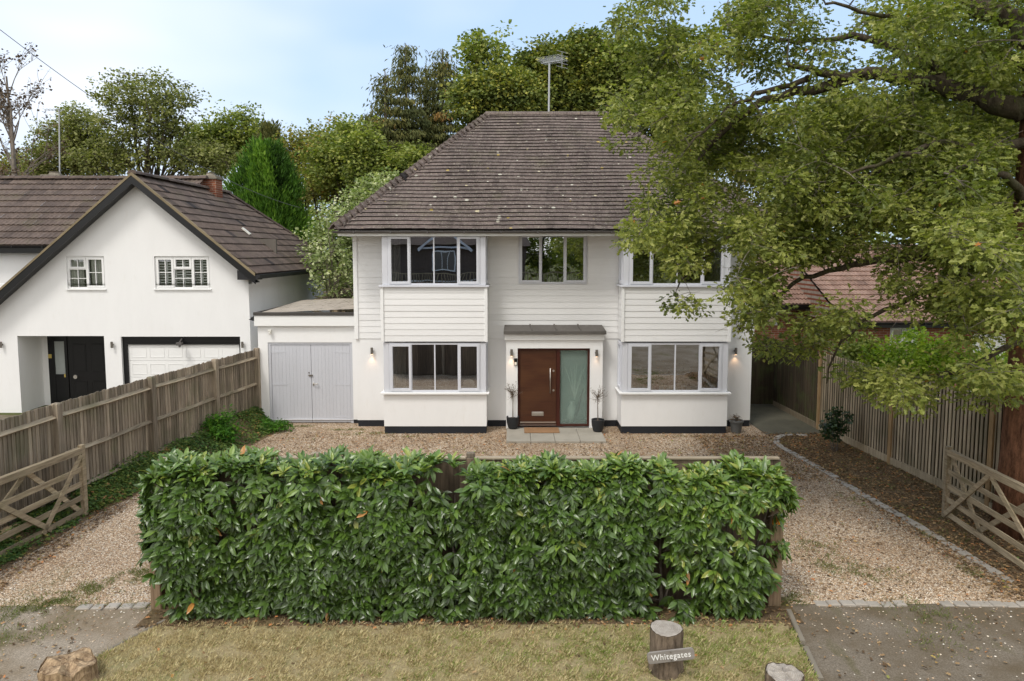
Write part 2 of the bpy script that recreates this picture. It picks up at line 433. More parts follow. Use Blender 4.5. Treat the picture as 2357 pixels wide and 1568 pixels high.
def gravel_mat(name='gravel'):
    m, nt, b = NM(name)
    v = coords(nt)
    vv = nd(nt, 'ShaderNodeTexVoronoi', feature='F1')
    vv.inputs['Scale'].default_value = 46
    nt.links.new(v, vv.inputs['Vector'])
    sc = nd(nt, 'ShaderNodeSeparateColor')
    nt.links.new(vv.outputs['Color'], sc.inputs[0])
    c = ramp(nt, sc.outputs[0], [(0.0, (0.19, 0.12, 0.07)), (0.3, (0.37, 0.245, 0.145)), (0.6, (0.52, 0.39, 0.265)), (0.85, (0.66, 0.56, 0.43)), (1.0, (0.80, 0.74, 0.64))])
    c = mixc(nt, ramp(nt, noise(nt, v, 0.9, 5), [(0.42, 0.0), (0.68, 0.45)]), c, (0.24, 0.155, 0.09))
    c = mixc(nt, ramp(nt, vv.outputs['Distance'], [(0.5, 0.0), (0.8, 0.75)]), c, (0.09, 0.06, 0.04))
    # mossy and earthy wheel strips
    gm = ramp(nt, noise(nt, coords(nt, (1.0, 0.35, 1)), 1.3, 5, 0.65), [(0.60, 0.0), (0.72, 0.55)])
    c = mixc(nt, gm, c, (0.15, 0.14, 0.055))
    fin(nt, b, c, 0.9, 0.25)
    inv = ramp(nt, vv.outputs['Distance'], [(0.0, 1.0), (0.8, 0.0)])
    bump(nt, b, inv, 1.0, 0.018)
    return m
M['gravel'] = gravel_mat()
def stone_mat():
    m, nt, b = NM('pebble')
    c = ramp(nt, attr(nt), [(0.0, (0.19, 0.12, 0.07)), (0.3, (0.40, 0.265, 0.155)), (0.6, (0.54, 0.40, 0.27)), (0.85, (0.68, 0.58, 0.45)), (1.0, (0.82, 0.77, 0.68))])
    fin(nt, b, c, 0.8, 0.3)
    return m
M['pebble'] = stone_mat()
def tarmac_mat(name, kk):
    m, nt, b = NM(name)
    v = coords(nt)
    c = ramp(nt, noise(nt, v, 60, 6, 0.75), [(0.3, (0.085 * kk, 0.073 * kk, 0.056 * kk)), (0.5, (0.18 * kk, 0.15 * kk, 0.115 * kk)), (0.72, (0.33 * kk, 0.28 * kk, 0.22 * kk))])
    c = mixc(nt, ramp(nt, noise(nt, v, 1.1, 6, 0.6), [(0.42, 0.0), (0.62, 0.75)]), c, (0.115 * kk, 0.085 * kk, 0.05 * kk))
    c = mixc(nt, ramp(nt, noise(nt, coords(nt, (1.4, 0.55, 1), (0, 0, 0.5)), 1.0, 6, 0.65), [(0.56, 0.0), (0.70, 0.8)]), c, (0.095, 0.085, 0.03))
    fin(nt, b, c, 0.92, 0.2)
    bump(nt, b, noise(nt, v, 70, 5, 0.7), 0.8, 0.012)
    return m
M['tarmac'] = tarmac_mat('old_tarmac', 1.0)
M['tarmac_pale'] = tarmac_mat('pale_tarmac', 1.6)
def earth_mat(name, d, l, g, sc=1.0):
    m, nt, b = NM(name)
    v = coords(nt)
    c = ramp(nt, noise(nt, v, 24 * sc, 7, 0.8), [(0.3, d), (0.7, l)])
    c = mixc(nt, ramp(nt, noise(nt, v, 1.4 * sc, 5, 0.6), [(0.45, 0.0), (0.68, 0.7)]), c, g)
    fin(nt, b, c, 1.0, 0.1)
    bump(nt, b, noise(nt, v, 45 * sc, 6, 0.75), 1.0, 0.03)
    return m
M['earth'] = earth_mat('bed_soil', (0.075, 0.052, 0.033), (0.27, 0.19, 0.115), (0.13, 0.11, 0.045))
M['lawn_base'] = earth_mat('lawn_soil', (0.28, 0.22, 0.12), (0.52, 0.43, 0.25), (0.24, 0.25, 0.10))
M['field'] = earth_mat('far_grass', (0.05, 0.06, 0.02), (0.12, 0.13, 0.045), (0.07, 0.08, 0.03), 0.3)
M['sett'] = paint_mat('granite_sett', (0.40, 0.36, 0.31), 0.9, 0.3, 40, 0.5, dirt=(0.2, 0.16, 0.11))
M['kerb_concrete'] = paint_mat('edging_concrete', (0.24, 0.21, 0.165), 0.9, 0.3, 50, 0.5, dirt=(0.12, 0.12, 0.06))
M['sign'] = wood_mat('sign_board', (0.22, 0.20, 0.18), (0.34, 0.31, 0.28), 'x')
M['letter'] = paint_mat('sign_letter', (0.86, 0.86, 0.84), 0.5, 0.02, 30, 0.02)

# ------------------------------------------------------------------ object helpers
ORG = {}
def tag(o, label=None, cat=None, group=None, kind=None):
    if label: o['label'] = label
    if cat: o['category'] = cat
    if group: o['group'] = group
    if kind: o['kind'] = kind
    return o
def thing(name, loc, label, cat, group=None):
    o = bpy.data.objects.new(name, None)
    o.empty_display_size = 0.2
    o.location = loc
    C.objects.link(o)
    ORG[o.name] = Vector(loc)
    return tag(o, label, cat, group)
def link_mesh(name, me, parent, org):
    o = bpy.data.objects.new(name, me)
    C.objects.link(o)
    if parent is not None:
        o.parent = parent
        po = ORG[parent.name]
        o.location = org - po
    else:
        o.location = org
    ORG[o.name] = Vector(org)
    return o
def np_mesh(name, verts, faces_flat, counts, tint, mat, parent=None, org=None, smooth=False):
    """verts (N,3) world, faces given flat with loop counts, tint per face"""
    if org is None:
        org = ORG[parent.name] if parent is not None else Vector((0, 0, 0))
    org = Vector(org)
    v = np.asarray(verts, dtype=np.float32) - np.array(org, dtype=np.float32)
    me = bpy.data.meshes.new(name)
    me.vertices.add(len(v))
    me.vertices.foreach_set('co', v.ravel())
    ff = np.asarray(faces_flat, dtype=np.int32)
    ct = np.asarray(counts, dtype=np.int32)
    me.loops.add(len(ff))
    me.loops.foreach_set('vertex_index', ff)
    me.polygons.add(len(ct))
    st = np.zeros(len(ct), dtype=np.int32)
    st[1:] = np.cumsum(ct)[:-1]
    me.polygons.foreach_set('loop_start', st)
    try:
        me.polygons.foreach_set('loop_total', ct)
    except Exception:
        pass
    me.polygons.foreach_set('use_smooth', np.full(len(ct), bool(smooth)))
    a = me.attributes.new('tint', 'FLOAT', 'FACE')
    a.data.foreach_set('value', np.asarray(tint, dtype=np.float32))
    me.update(calc_edges=True)
    me.validate()
    me.materials.append(M[mat] if isinstance(mat, str) else mat)
    return link_mesh(name, me, parent, org)

class MB:
    def __init__(s):
        s.v, s.f, s.t = [], [], []
        s.T = None
        s.tint = None
    def add(s, pts, faces, tint=None):
        n = len(s.v)
        if s.T:
            pts = [s.T(*p) for p in pts]
        s.v += [tuple(p) for p in pts]
        t = tint if tint is not None else (s.tint if s.tint is not None else rnd.random())
        for f in faces:
            s.f.append([i + n for i in f])
            s.t.append(t)
    def quad(s, a, b, c, d, tint=None):
        s.add([a, b, c, d], [(0, 1, 2, 3)], tint)
    def box(s, x0, x1, y0, y1, z0, z1, tint=None):
        s.add([(x0, y0, z0), (x1, y0, z0), (x1, y1, z0), (x0, y1, z0), (x0, y0, z1), (x1, y0, z1), (x1, y1, z1), (x0, y1, z1)],
              [(0, 3, 2, 1), (4, 5, 6, 7), (0, 1, 5, 4), (1, 2, 6, 5), (2, 3, 7, 6), (3, 0, 4, 7)], tint)
    def bbox(s, x0, x1, y0, y1, z0, z1, b=0.006, tint=None):
        """box with chamfered edges (octagonal in all directions)"""
        pts = []
        idx = {}
        for ix, X in enumerate((x0, x1)):
            for iy, Y in enumerate((y0, y1)):
                for iz, Z in enumerate((z0, z1)):
                    sx, sy, sz = (b, -b)[ix], (b, -b)[iy], (b, -b)[iz]
                    for k, p in enumerate(((X, Y + sy, Z + sz), (X + sx, Y, Z + sz), (X + sx, Y + sy, Z))):
                        idx[(ix, iy, iz, k)] = len(pts)
                        pts.append(p)
        g = lambda a, b_, c, k: idx[(a, b_, c, k)]
        F_ = []
        for i in (0, 1):
            F_.append((g(i, 0, 0, 0), g(i, 1, 0, 0), g(i, 1, 1, 0), g(i, 0, 1, 0)))
            F_.append((g(0, i, 0, 1), g(1, i, 0, 1), g(1, i, 1, 1), g(0, i, 1, 1)))
            F_.append((g(0, 0, i, 2), g(1, 0, i, 2), g(1, 1, i, 2), g(0, 1, i, 2)))
            for j in (0, 1):
                F_.append((g(0, i, j, 1), g(1, i, j, 1), g(1, i, j, 2), g(0, i, j, 2)))
                F_.append((g(i, 0, j, 0), g(i, 1, j, 0), g(i, 1, j, 2), g(i, 0, j, 2)))
                F_.append((g(i, j, 0, 0), g(i, j, 1, 0), g(i, j, 1, 1), g(i, j, 0, 1)))
                for k in (0, 1):
                    F_.append((g(i, j, k, 0), g(i, j, k, 1), g(i, j, k, 2)))
        s.add(pts, F_, tint)
    def beam(s, p, q, w, h, up=(0, 0, 1), tint=None):
        """rectangular bar from p to q; w sideways, h along up"""
        p, q = Vector(p), Vector(q)
        d = (q - p).normalized()
        side = d.cross(Vector(up)).normalized()
        u = side.cross(d).normalized()
        pts = []
        for c in (p, q):
            for a, b in ((-1, -1), (1, -1), (1, 1), (-1, 1)):
                pts.append(c + side * (a * w / 2) + u * (b * h / 2))
        s.add(pts, [(0, 1, 2, 3), (7, 6, 5, 4), (0, 4, 5, 1), (1, 5, 6, 2), (2, 6, 7, 3), (3, 7, 4, 0)], tint)
    def tube(s, pts, rad, n=6, cap=True, tint=None):
        pts = [Vector(p) for p in pts]
        if not isinstance(rad, (list, tuple)):
            rad = [rad] * len(pts)
        vs_, fs = [], []
        ref = None
        for i, p in enumerate(pts):
            d = (pts[min(i + 1, len(pts) - 1)] - pts[max(i - 1, 0)])
            if d.length < 1e-9:
                d = Vector((0, 0, 1))
            d.normalize()
            if ref is None:
                ref = Vector((1, 0, 0)) if abs(d.x) < 0.8 else Vector((0, 1, 0))
            a = (ref - d * ref.dot(d)).normalized()
            ref = a
            b = d.cross(a)
            for k in range(n):
                an = 2 * math.pi * k / n
                vs_.append(p + (a * math.cos(an) + b * math.sin(an)) * rad[i])
        for i in range(len(pts) - 1):
            for k in range(n):
                k2 = (k + 1) % n
                fs.append((i * n + k, i * n + k2, (i + 1) * n + k2, (i + 1) * n + k))
        if cap:
            fs.append(tuple(range(n))[::-1])
            fs.append(tuple((len(pts) - 1) * n + k for k in range(n)))
        s.add(vs_, fs, tint)
    def lathe(s, c, prof, n=20, tint=None, jit=0.0):
        vs_, fs = [], []
        jj = [1 + jit * (rnd.random() - 0.5) for _ in range(n)]
        for r, z in prof:
            for k in range(n):
                an = 2 * math.pi * k / n
                vs_.append((c[0] + r * jj[k] * math.cos(an), c[1] + r * jj[k] * math.sin(an), c[2] + z))
        for i in range(len(prof) - 1):
            for k in range(n):
                k2 = (k + 1) % n
                fs.append((i * n + k, i * n + k2, (i + 1) * n + k2, (i + 1) * n + k))
        fs.append(tuple((len(prof) - 1) * n + k for k in range(n)))
        fs.append(tuple(range(n))[::-1])
        s.add(vs_, fs, tint)
    def prism(s, outline, y0, y1, tint=None):
        """outline of (x,z) points extruded along y"""
        n = len(outline)
        s.add([(x, y0, z) for x, z in outline] + [(x, y1, z) for x, z in outline],
              [tuple(range(n)), tuple(range(2 * n - 1, n - 1, -1))] + [(i, i + n, (i + 1) % n + n, (i + 1) % n) for i in range(n)], tint)
    def build(s, name, mat, parent=None, org=None, smooth=False):
        flat = [i for f in s.f for i in f]
        if org is None and parent is None:
            a = np.array(s.v)
            org = ((a[:, 0].min() + a[:, 0].max()) / 2, (a[:, 1].min() + a[:, 1].max()) / 2, a[:, 2].min())
        return np_mesh(name, s.v, flat, [len(f) for f in s.f], s.t, mat, parent, org, smooth)

def pieces(name, mat, parent, boxes, T=None, bev=0.0):
    """several like parts, each a mesh of its own"""
    for bx in boxes:
        q = MB(); q.T = T; q.tint = 0.5
        if bev: q.bbox(*bx, bev)
        else: q.box(*bx)
        q.build(name, mat, parent)

def Tf(y):           # wall looking towards -Y ; local (a, depth inward, z)
    return lambda a, d, z: (a, y + d, z)
def Tr(x):           # wall looking towards +X
    return lambda a, d, z: (x - d, a, z)
def Tl(x):           # wall looking towards -X
    return lambda a, d, z: (x + d, a, z)

def wall(mb, a0, a1, z0, z1, th=0.25, holes=()):
    """wall plane in local (a, depth, z) with real openings and reveals"""
    A = sorted(set([a0, a1] + [h[0] for h in holes] + [h[1] for h in holes]))
    Z = sorted(set([z0, z1] + [h[2] for h in holes] + [h[3] for h in holes]))
    A = [a for a in A if a0 <= a <= a1]
    Z = [z for z in Z if z0 <= z <= z1]
    def hole(a, z):
        return any(h[0] < a < h[1] and h[2] < z < h[3] for h in holes)
    for i in range(len(A) - 1):
        for j in range(len(Z) - 1):
            if hole((A[i] + A[i + 1]) / 2, (Z[j] + Z[j + 1]) / 2):
                continue
            for d in (0, th):
                mb.quad((A[i], d, Z[j]), (A[i + 1], d, Z[j]), (A[i + 1], d, Z[j + 1]), (A[i], d, Z[j + 1]), 0.5)
    for h in list(holes) + [(a0, a1, z0, z1)]:
        x0, x1, y0, y1 = h
        mb.quad((x0, 0, y0), (x1, 0, y0), (x1, th, y0), (x0, th, y0), 0.5)
        mb.quad((x0, 0, y1), (x1, 0, y1), (x1, th, y1), (x0, th, y1), 0.5)
        mb.quad((x0, 0, y0), (x0, 0, y1), (x0, th, y1), (x0, th, y0), 0.5)
        mb.quad((x1, 0, y0), (x1, 0, y1), (x1, th, y1), (x1, th, y0), 0.5)

def boards(mb, a0, a1, z0, z1, pitch, holes=(), off=0.0):
    """lapped weatherboards, local depth d<0 is outwards"""
    n = int(round((z1 - z0) / pitch))
    pitch = (z1 - z0) / n
    for k in range(n):
        zb, zt = z0 + k * pitch, z0 + (k + 1) * pitch
        t = rnd.random()
        jit = rnd.uniform(-0.0015, 0.0015)
        zs = sorted(set([zb, zt] + [z for h in holes for z in h[2:] if zb < z < zt]))
        for i in range(len(zs) - 1):
            za, zc = zs[i], zs[i + 1]
            zm = (za + zc) / 2
            xs = [(a0, a1)]
            for h in holes:
                if h[2] < zm < h[3]:
                    nx = []
                    for p, q in xs:
                        if h[1] <= p or h[0] >= q:
                            nx.append((p, q))
                        else:
                            if h[0] > p: nx.append((p, h[0]))
                            if h[1] < q: nx.append((h[1], q))
                    xs = nx
            def dd(z):
                return off - 0.016 + 0.010 * (z - zb) / (zt - zb) + jit
            for p, q in xs:
                mb.quad((p, dd(za), za), (q, dd(za), za), (q, dd(zc), zc), (p, dd(zc), zc), t)
                if i == 0:
                    mb.quad((p, dd(za), za), (q, dd(za), za), (q, off - 0.004, za + 0.003), (p, off - 0.004, za + 0.003), t)

def window(parent, T, a0, a1, z0, z1, lights, frame='frame_grey', glass='glass', fr=0.045, set_in=0.0, sash=0.045, name='window', bars=None, sill=None):
    """lights: list of (relative width, opening?) ; each opening light has its own proud sash; panes are sub-parts"""
    mb = MB(); mb.T = T; mb.tint = 0.5
    d0, d1 = set_in - 0.01, set_in + 0.06
    mb.box(a0, a1, d0, d1, z0, z0 + fr)
    mb.box(a0, a1, d0, d1, z1 - fr, z1)
    mb.box(a0, a0 + fr, d0, d1, z0 + fr, z1 - fr)
    mb.box(a1 - fr, a1, d0, d1, z0 + fr, z1 - fr)
    tot = sum(l[0] for l in lights)
    x = a0 + fr
    wtot = a1 - a0 - 2 * fr - fr * 0.7 * (len(lights) - 1)
    panes = []
    for i, l in enumerate(lights):
        w = wtot * l[0] / tot
        p0, p1 = x, x + w
        if i < len(lights) - 1:
            mb.box(p1, p1 + fr * 0.7, d0 + 0.002, d1, z0 + fr, z1 - fr)
        cells = [(z0 + fr, z1 - fr, l[1])]
        if len(l) > 2 and l[2]:
            zm = z1 - fr - (z1 - z0) * l[2]
            mb.box(p0, p1, d0 + 0.004, d1, zm - fr * 0.4, zm + fr * 0.4)
            cells = [(z0 + fr, zm - fr * 0.4, False), (zm + fr * 0.4, z1 - fr, True)]
        for q0, q1, op in cells:
            g0, g1, h0, h1 = p0, p1, q0, q1
            if op:
                e = 0.012
                mb.box(g0 - e, g1 + e, d0 - 0.018, d0 + 0.03, h0 - e, h0 + sash)
                mb.box(g0 - e, g1 + e, d0 - 0.018, d0 + 0.03, h1 - sash, h1 + e)
                mb.box(g0 - e, g0 + sash, d0 - 0.018, d0 + 0.03, h0 + sash, h1 - sash)
                mb.box(g1 - sash, g1 + e, d0 - 0.018, d0 + 0.03, h0 + sash, h1 - sash)
                g0 += sash; g1 -= sash; h0 += sash; h1 -= sash
            if bars:
                nb, rows = bars
                bw = 0.010
                for k in range(1, nb):
                    xx = g0 + (g1 - g0) * k / nb
                    mb.box(xx - bw, xx + bw, d0 + 0.003, d0 + 0.02, h0, h1)
                nr = max(1, int(round((h1 - h0) / rows)))
                for k in range(1, nr):
                    zz = h0 + (h1 - h0) * k / nr
                    mb.box(g0, g1, d0 + 0.005, d0 + 0.018, zz - bw, zz + bw)
            panes.append((g0, g1, h0, h1))
        x = p1 + fr * 0.7
    if sill:
        mb.box(a0 - 0.03, a1 + 0.03, d0 - sill, d0, z0 - 0.035, z0 - 0.001)
    o = mb.build(name, frame, parent)
    for g0, g1, h0, h1 in panes:
        pb = MB(); pb.T = T; pb.tint = 0.5
        ov = 0.004
        pb.quad((g0 - ov, d0 + 0.028, h0 - ov), (g1 + ov, d0 + 0.028, h0 - ov), (g1 + ov, d0 + 0.028, h1 + ov), (g0 - ov, d0 + 0.028, h1 + ov))
        pb.build('pane', glass, o)
    return o

def tiles(mb, O, ax, up, nrm, ncourse, gauge, lo, hi, tw=0.165, thick=0.030, jit=0.005):
    """plain tiles laid one by one in half-bonded courses; lo/hi give the x limits at slope distance s"""
    O, ax, up, nrm = map(Vector, (O, ax, up, nrm))
    vv, ff, tt = [], [], []
    for k in range(ncourse):
        s0, s1 = k * gauge - 0.01, (k + 1) * gauge + 0.01
        l, h = lo(k * gauge), hi(k * gauge)
        x = l + (0 if k % 2 else -tw / 2)
        sag = 0.006 * math.sin(k * 0.9)
        while x < h:
            a, b = max(x + 0.001, l), min(x + tw - 0.001, h)
            x += tw
            if b - a < 0.02:
                continue
            j1, j2, js = rnd.uniform(0, jit), rnd.uniform(0, jit), rnd.uniform(-0.006, 0.006)
            n = len(mb.v) + len(vv)
            wob = 0.012 * math.sin(a * 1.7 + k * 0.21)
            p = lambda X, S, N: O + ax * X + up * S + nrm * (N + wob)
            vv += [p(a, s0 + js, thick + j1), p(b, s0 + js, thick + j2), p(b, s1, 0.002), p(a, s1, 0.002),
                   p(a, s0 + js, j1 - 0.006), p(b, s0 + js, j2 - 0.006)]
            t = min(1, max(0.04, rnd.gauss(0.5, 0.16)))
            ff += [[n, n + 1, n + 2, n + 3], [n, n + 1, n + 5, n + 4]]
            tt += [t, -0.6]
    mb.v += [tuple(p) for p in vv]
    mb.f += ff
    mb.t += tt

def rolltiles(mb, O, ax, up, nrm, ncourse, gauge, lo, hi, tw=0.30, amp=0.022, thick=0.03):
    """interlocking concrete tiles: every course a strip with rolls, its lower edge standing proud"""
    O, ax, up, nrm = map(Vector, (O, ax, up, nrm))
    for k in range(ncourse):
        s0, s1 = k * gauge - 0.02, (k + 1) * gauge + 0.005
        l, h = lo((k + 0.5) * gauge), hi((k + 0.5) * gauge)
        n = max(1, int((h - l) / (tw / 6)))
        x0 = math.floor(l / tw) * tw
        xs = [l + (h - l) * i / n for i in range(n + 1)]
        for i in range(n):
            a, b = xs[i], xs[i + 1]
            ia = int((a + 1e-6) / tw)
            t = (math.sin(ia * 12.9898 + k * 78.233) * 43758.5453) % 1.0
            jj = 0.004 * t
            hf = lambda X: amp * max(0, math.sin(2 * math.pi * (X / tw * 2))) ** 0.8
            p = lambda X, S, N: O + ax * X + up * S + nrm * N
            mb.add([p(a, s0, thick + hf(a) + jj), p(b, s0, thick + hf(b) + jj), p(b, s1, hf(b)), p(a, s1, hf(a)), p(a, s0, -0.005), p(b, s0, -0.005)],
                   [(0, 1, 2, 3), (0, 1, 5, 4)], t)

# ------------------------------------------------------------------ leaves
T_RHOMB = (np.array([[0, 0, 0], [0.5, 0.42, 0.05], [1, 0, -0.05], [-0.0 + 0.5, -0.42, 0.05]]), [(0, 1, 2, 3)])
T_OAK = (np.array([[0, 0, 0], [0.28, 0.08, 0.03], [0.36, 0.32, 0.10], [0.56, 0.13, 0.04], [0.76, 0.27, 0.06], [1, 0.0, -0.10],
                   [0.76, -0.27, 0.06], [0.56, -0.13, 0.04], [0.36, -0.32, 0.10], [0.28, -0.08, 0.03]]),
         [(0, 1, 2, 3, 5), (3, 4, 5), (0, 5, 7, 8, 9), (5, 6, 7)])
def _laurel():
    v = []
    for x, w, z in ((0.0, 0.0, 0.0), (0.25, 0.135, 0.03), (0.55, 0.17, 0.0), (0.82, 0.10, -0.06), (1.0, 0.0, -0.13)):
        v.append((x, 0, z))
        if w:
            v.append((x, w, z + 0.045))
            v.append((x, -w, z + 0.045))
    return np.array(v), [(0, 1, 2), (0, 3, 1), (1, 4, 5, 2), (1, 3, 6, 4), (4, 7, 8, 5), (4, 6, 9, 7), (7, 10, 8), (7, 9, 10)]
T_LAUREL = _laurel()
T_NARROW = (np.array([[0, 0, 0], [0.5, 0.13, 0.04], [1, 0, -0.06], [0.5, -0.13, 0.04]]), [(0, 1, 2, 3)])
T_BLADE = (np.array([[0, 0.06, 0], [0, -0.06, 0], [0.6, -0.035, 0.1], [1, 0.0, 0.32]]), [(0, 1, 2, 3)])

def leaf_arrays(pos, dirs, nrms, size, tmpl, tint):
    V, faces = tmpl
    pos = np.asarray(pos, float); d = np.asarray(dirs, float); n = np.asarray(nrms, float)
    d = d / (np.linalg.norm(d, axis=1, keepdims=True) + 1e-9)
    n = n - d * np.sum(n * d, axis=1, keepdims=True)
    n = n / (np.linalg.norm(n, axis=1, keepdims=True) + 1e-9)
    s = np.cross(n, d)
    size = np.asarray(size, float).reshape(-1, 1, 1)
    pts = pos[:, None, :] + size * (V[None, :, 0:1] * d[:, None, :] + V[None, :, 1:2] * s[:, None, :] + V[None, :, 2:3] * n[:, None, :])
    N, k = len(pos), len(V)
    base = (np.arange(N) * k)[:, None]
    ff = np.concatenate([np.array(f) for f in faces])
    flat = (base + ff[None, :]).ravel()
    counts = np.tile(np.array([len(f) for f in faces]), N)
    t = np.repeat(np.asarray(tint, float), len(faces))
    return pts.reshape(-1, 3), flat, counts, t
def leaf_object(name, pos, dirs, nrms, size, tmpl, tint, mat, parent, kind=None):
    v, f, c, t = leaf_arrays(pos, dirs, nrms, size, tmpl, tint)
    o = np_mesh(name, v, f, c, t, mat, parent)
    if kind: o['kind'] = kind
    return o
def unit(n):
    a = RN.normal(size=(n, 3))
    return a / np.linalg.norm(a, axis=1, keepdims=True)

def clump_leaves(cl, rad, per, lsize, flat=0.6, upbias=0.8, droop=0.2):
    """leaves round clump centres; returns arrays"""
    cl = np.asarray(cl, float)
    rad = np.broadcast_to(np.asarray(rad, float), (len(cl),))
    per = np.broadcast_to(np.asarray(per, int), (len(cl),))
    idx = np.repeat(np.arange(len(cl)), per)
    n = len(idx)
    d = unit(n)
    r = RN.random(n) ** 0.45
    off = d * (r * rad[idx])[:, None]
    off[:, 2] *= flat
    pos = cl[idx] + off
    dirs = d + RN.normal(size=(n, 3)) * 0.6
    dirs[:, 2] = dirs[:, 2] * 0.5 - droop
    nr = RN.normal(size=(n, 3)) * 0.55
    nr[:, 2] += upbias
    ct = RN.normal(0, 0.17, len(cl))
    tint = np.clip(0.5 + ct[idx] + RN.normal(0, 0.20, n), 0, 1)
    tint = np.where(RN.random(n) < 0.0012, 1.0, np.minimum(tint, 0.97))
    sz = lsize * RN.uniform(0.65, 1.25, n)
    return pos, dirs, nr, sz, tint

def bez(p, q, bend, n=6):
    p, q, bend = Vector(p), Vector(q), Vector(bend)
    m = (p + q) / 2 + bend
    return [(p * (1 - t) ** 2 + m * 2 * t * (1 - t) + q * t * t) for t in [i / n for i in range(n + 1)]]

def tree(name, label, base, H, blobs, nclump, rad, per, lsize, lmat, bmat='bark_oak', r0=0.25, tmpl=T_RHOMB, limbs=9, twigs=0.6,
         group=None, fork=0.3, lean=(0, 0), flat=0.6, cat='tree', trunks=1, shell=0.5, up=0.8):
    """trunk + limbs reaching into ellipsoid blobs (relative to base) full of leaf clumps"""
    o = thing(name, base, label, cat, group)
    B = Vector(base)
    vol = np.array([b[3] * b[4] * b[5] for b in blobs]); vol = vol ** 0.75; vol /= vol.sum()
    pick = RN.choice(len(blobs), nclump, p=vol)
    d = unit(nclump)
    rr = (shell + (1 - shell) * RN.random(nclump)) if shell else RN.random(nclump) ** (1 / 3)
    bl = np.array(blobs)
    cl = bl[pick, :3] + d * rr[:, None] * bl[pick, 3:6] + np.array(B)
    cl += RN.normal(0, rad * 0.45, cl.shape)
    cl = cl[cl[:, 2] > base[2] + 0.3]
    mb = MB(); mb.tint = 0.5
    lines = []
    for k in range(trunks):
        off = Vector((rnd.uniform(-1, 1), rnd.uniform(-.5, .5), 0)) * (0.35 * (trunks > 1))
        top = B + Vector((lean[0] + off.x * 4, lean[1] + off.y * 4, H * 0.86))
        tr = bez(B + off - Vector((0, 0, 0.15)), top, (rnd.uniform(-.3, .3), rnd.uniform(-.3, .3), 0), 9)
        tr = [p + Vector((rnd.uniform(-1, 1), rnd.uniform(-1, 1), 0)) * r0 * 0.35 * (i > 0) for i, p in enumerate(tr)]
        rs = [r0 * (1.25 if i == 0 else 1 - 0.9 * i / 9) for i in range(10)]
        mb.tube(tr, rs, 8)
        lines += [(p, r) for p, r in zip(tr, rs) if p.z > B.z + H * fork * 0.8]
    trunkpts = list(lines)
    tg = RN.choice(len(cl), min(limbs, len(cl)), replace=False)
    for i in tg:
        q = Vector(cl[i])
        cand = [a for a in trunkpts if a[0].z < q.z + 0.2 * H] or trunkpts
        s, sr = min(cand, key=lambda a: (a[0] - q).length + 1.2 * abs(a[0].z - (q.z - 0.25 * H)))
        pts = bez(s, q, (0, 0, rnd.uniform(-0.05, 0.12) * (q - s).length), 6)
        pts = [p + Vector((rnd.gauss(0, 1), rnd.gauss(0, 1), rnd.gauss(0, 1))) * 0.02 * (q - s).length * (0 < j < 6) for j, p in enumerate(pts)]
        ra = max(0.02, min(sr * 0.6, 0.045 * (q - s).length))
        rs = [ra * (1 - 0.8 * j / 6) for j in range(7)]
        mb.tube(pts, rs, 5, False)
        lines += list(zip(pts[1:], rs[1:]))
    LP = np.array([tuple(a[0]) for a in lines])
    for c in cl:
        if rnd.random() < twigs:
            k = int(np.argmin(((LP - c) ** 2).sum(1)))
            s = Vector(LP[k])
            q = Vector(c)
            mb.tube(bez(s, q, (0, 0, 0.06 * (q - s).length), 3), [min(0.035, lines[k][1] * 0.6), 0.02, 0.014, 0.006], 4, False)
    mb.build('trunk', bmat, o, smooth=True)
    pos, dr, nr, sz, ti = clump_leaves(cl, rad * RN.uniform(0.6, 1.4, len(cl)), per, lsize, flat, up)
    leaf_object('crown', pos, dr, nr, sz, tmpl, ti, lmat, o)
    return o

# ------------------------------------------------------------------ ground and setting
def sheet(name, pts, z, mat, kind='structure', sub=None):
    mb = MB(); mb.tint = 0.5
    mb.add([(x, y, z) for x, y in pts], [tuple(range(len(pts)))])
    o = mb.build(name, mat, None, (0, 0, 0))
    o['kind'] = kind
    return o
M['mossy_slab'] = paint_mat('mossy_slab', (0.13, 0.12, 0.085), 0.9, 0.4, 50, 0.4, dirt=(0.05, 0.055, 0.02))
sheet('ground', [(-600, -600), (600, -600), (600, 900), (-600, 900)], -0.02, 'field')
# gravel forecourt with both drive mouths
kerb_uv = [(1860, 1004), (1830, 1002), (1805, 1003), (1788, 1009), (1786, 1020), (1800, 1032), (1861, 1064), (1925, 1102), (1988, 1141), (2080, 1193), (2172, 1248), (2250, 1294), (2329, 1342)]
kerb_pts = [G(*p)[:2] for p in kerb_uv]
gl = [(-7.5, 8.93), (-7.35, 12.4), (-6.85, 14.5), (-6.25, 16.6), (-6.1, 17.9), (-6.9, 19.5), (9.0, 19.5), (9.0, 17.5)]
sheet('gravel_drive', gl + [(kerb_pts[2][0], kerb_pts[2][1])] + [(x, y) for x, y in kerb_pts[3:]] + [(6.98, 9.0)] , 0.0, 'gravel')
sheet('road', [(-60, -9), (60, -9), (60, 0.5), (-60, 0.5)], -0.008, 'tarmac')
sheet('driveway_left', [(-10.5, 0.5), (-5.75, 0.5), (-5.2, 6.6), (-4.75, 7.65), (-4.2, 8.96), (-8.8, 8.96)], -0.004, 'tarmac_pale')
sheet('driveway_right', [(3.22, 0.5), (12, 0.5), (12, 9.03), (3.56, 9.03), (3.42, 8.0), (3.32, 7.2)], -0.004, 'tarmac')
sheet('verge', [(-5.75, 0.5), (3.15, 0.5), (3.25, 7.2), (3.36, 8.0), (3.50, 8.9), (3.45, 9.0), (-4.55, 9.0), (-4.2, 8.88), (-4.75, 7.65), (-5.2, 6.6)], 0.002, 'lawn_base')
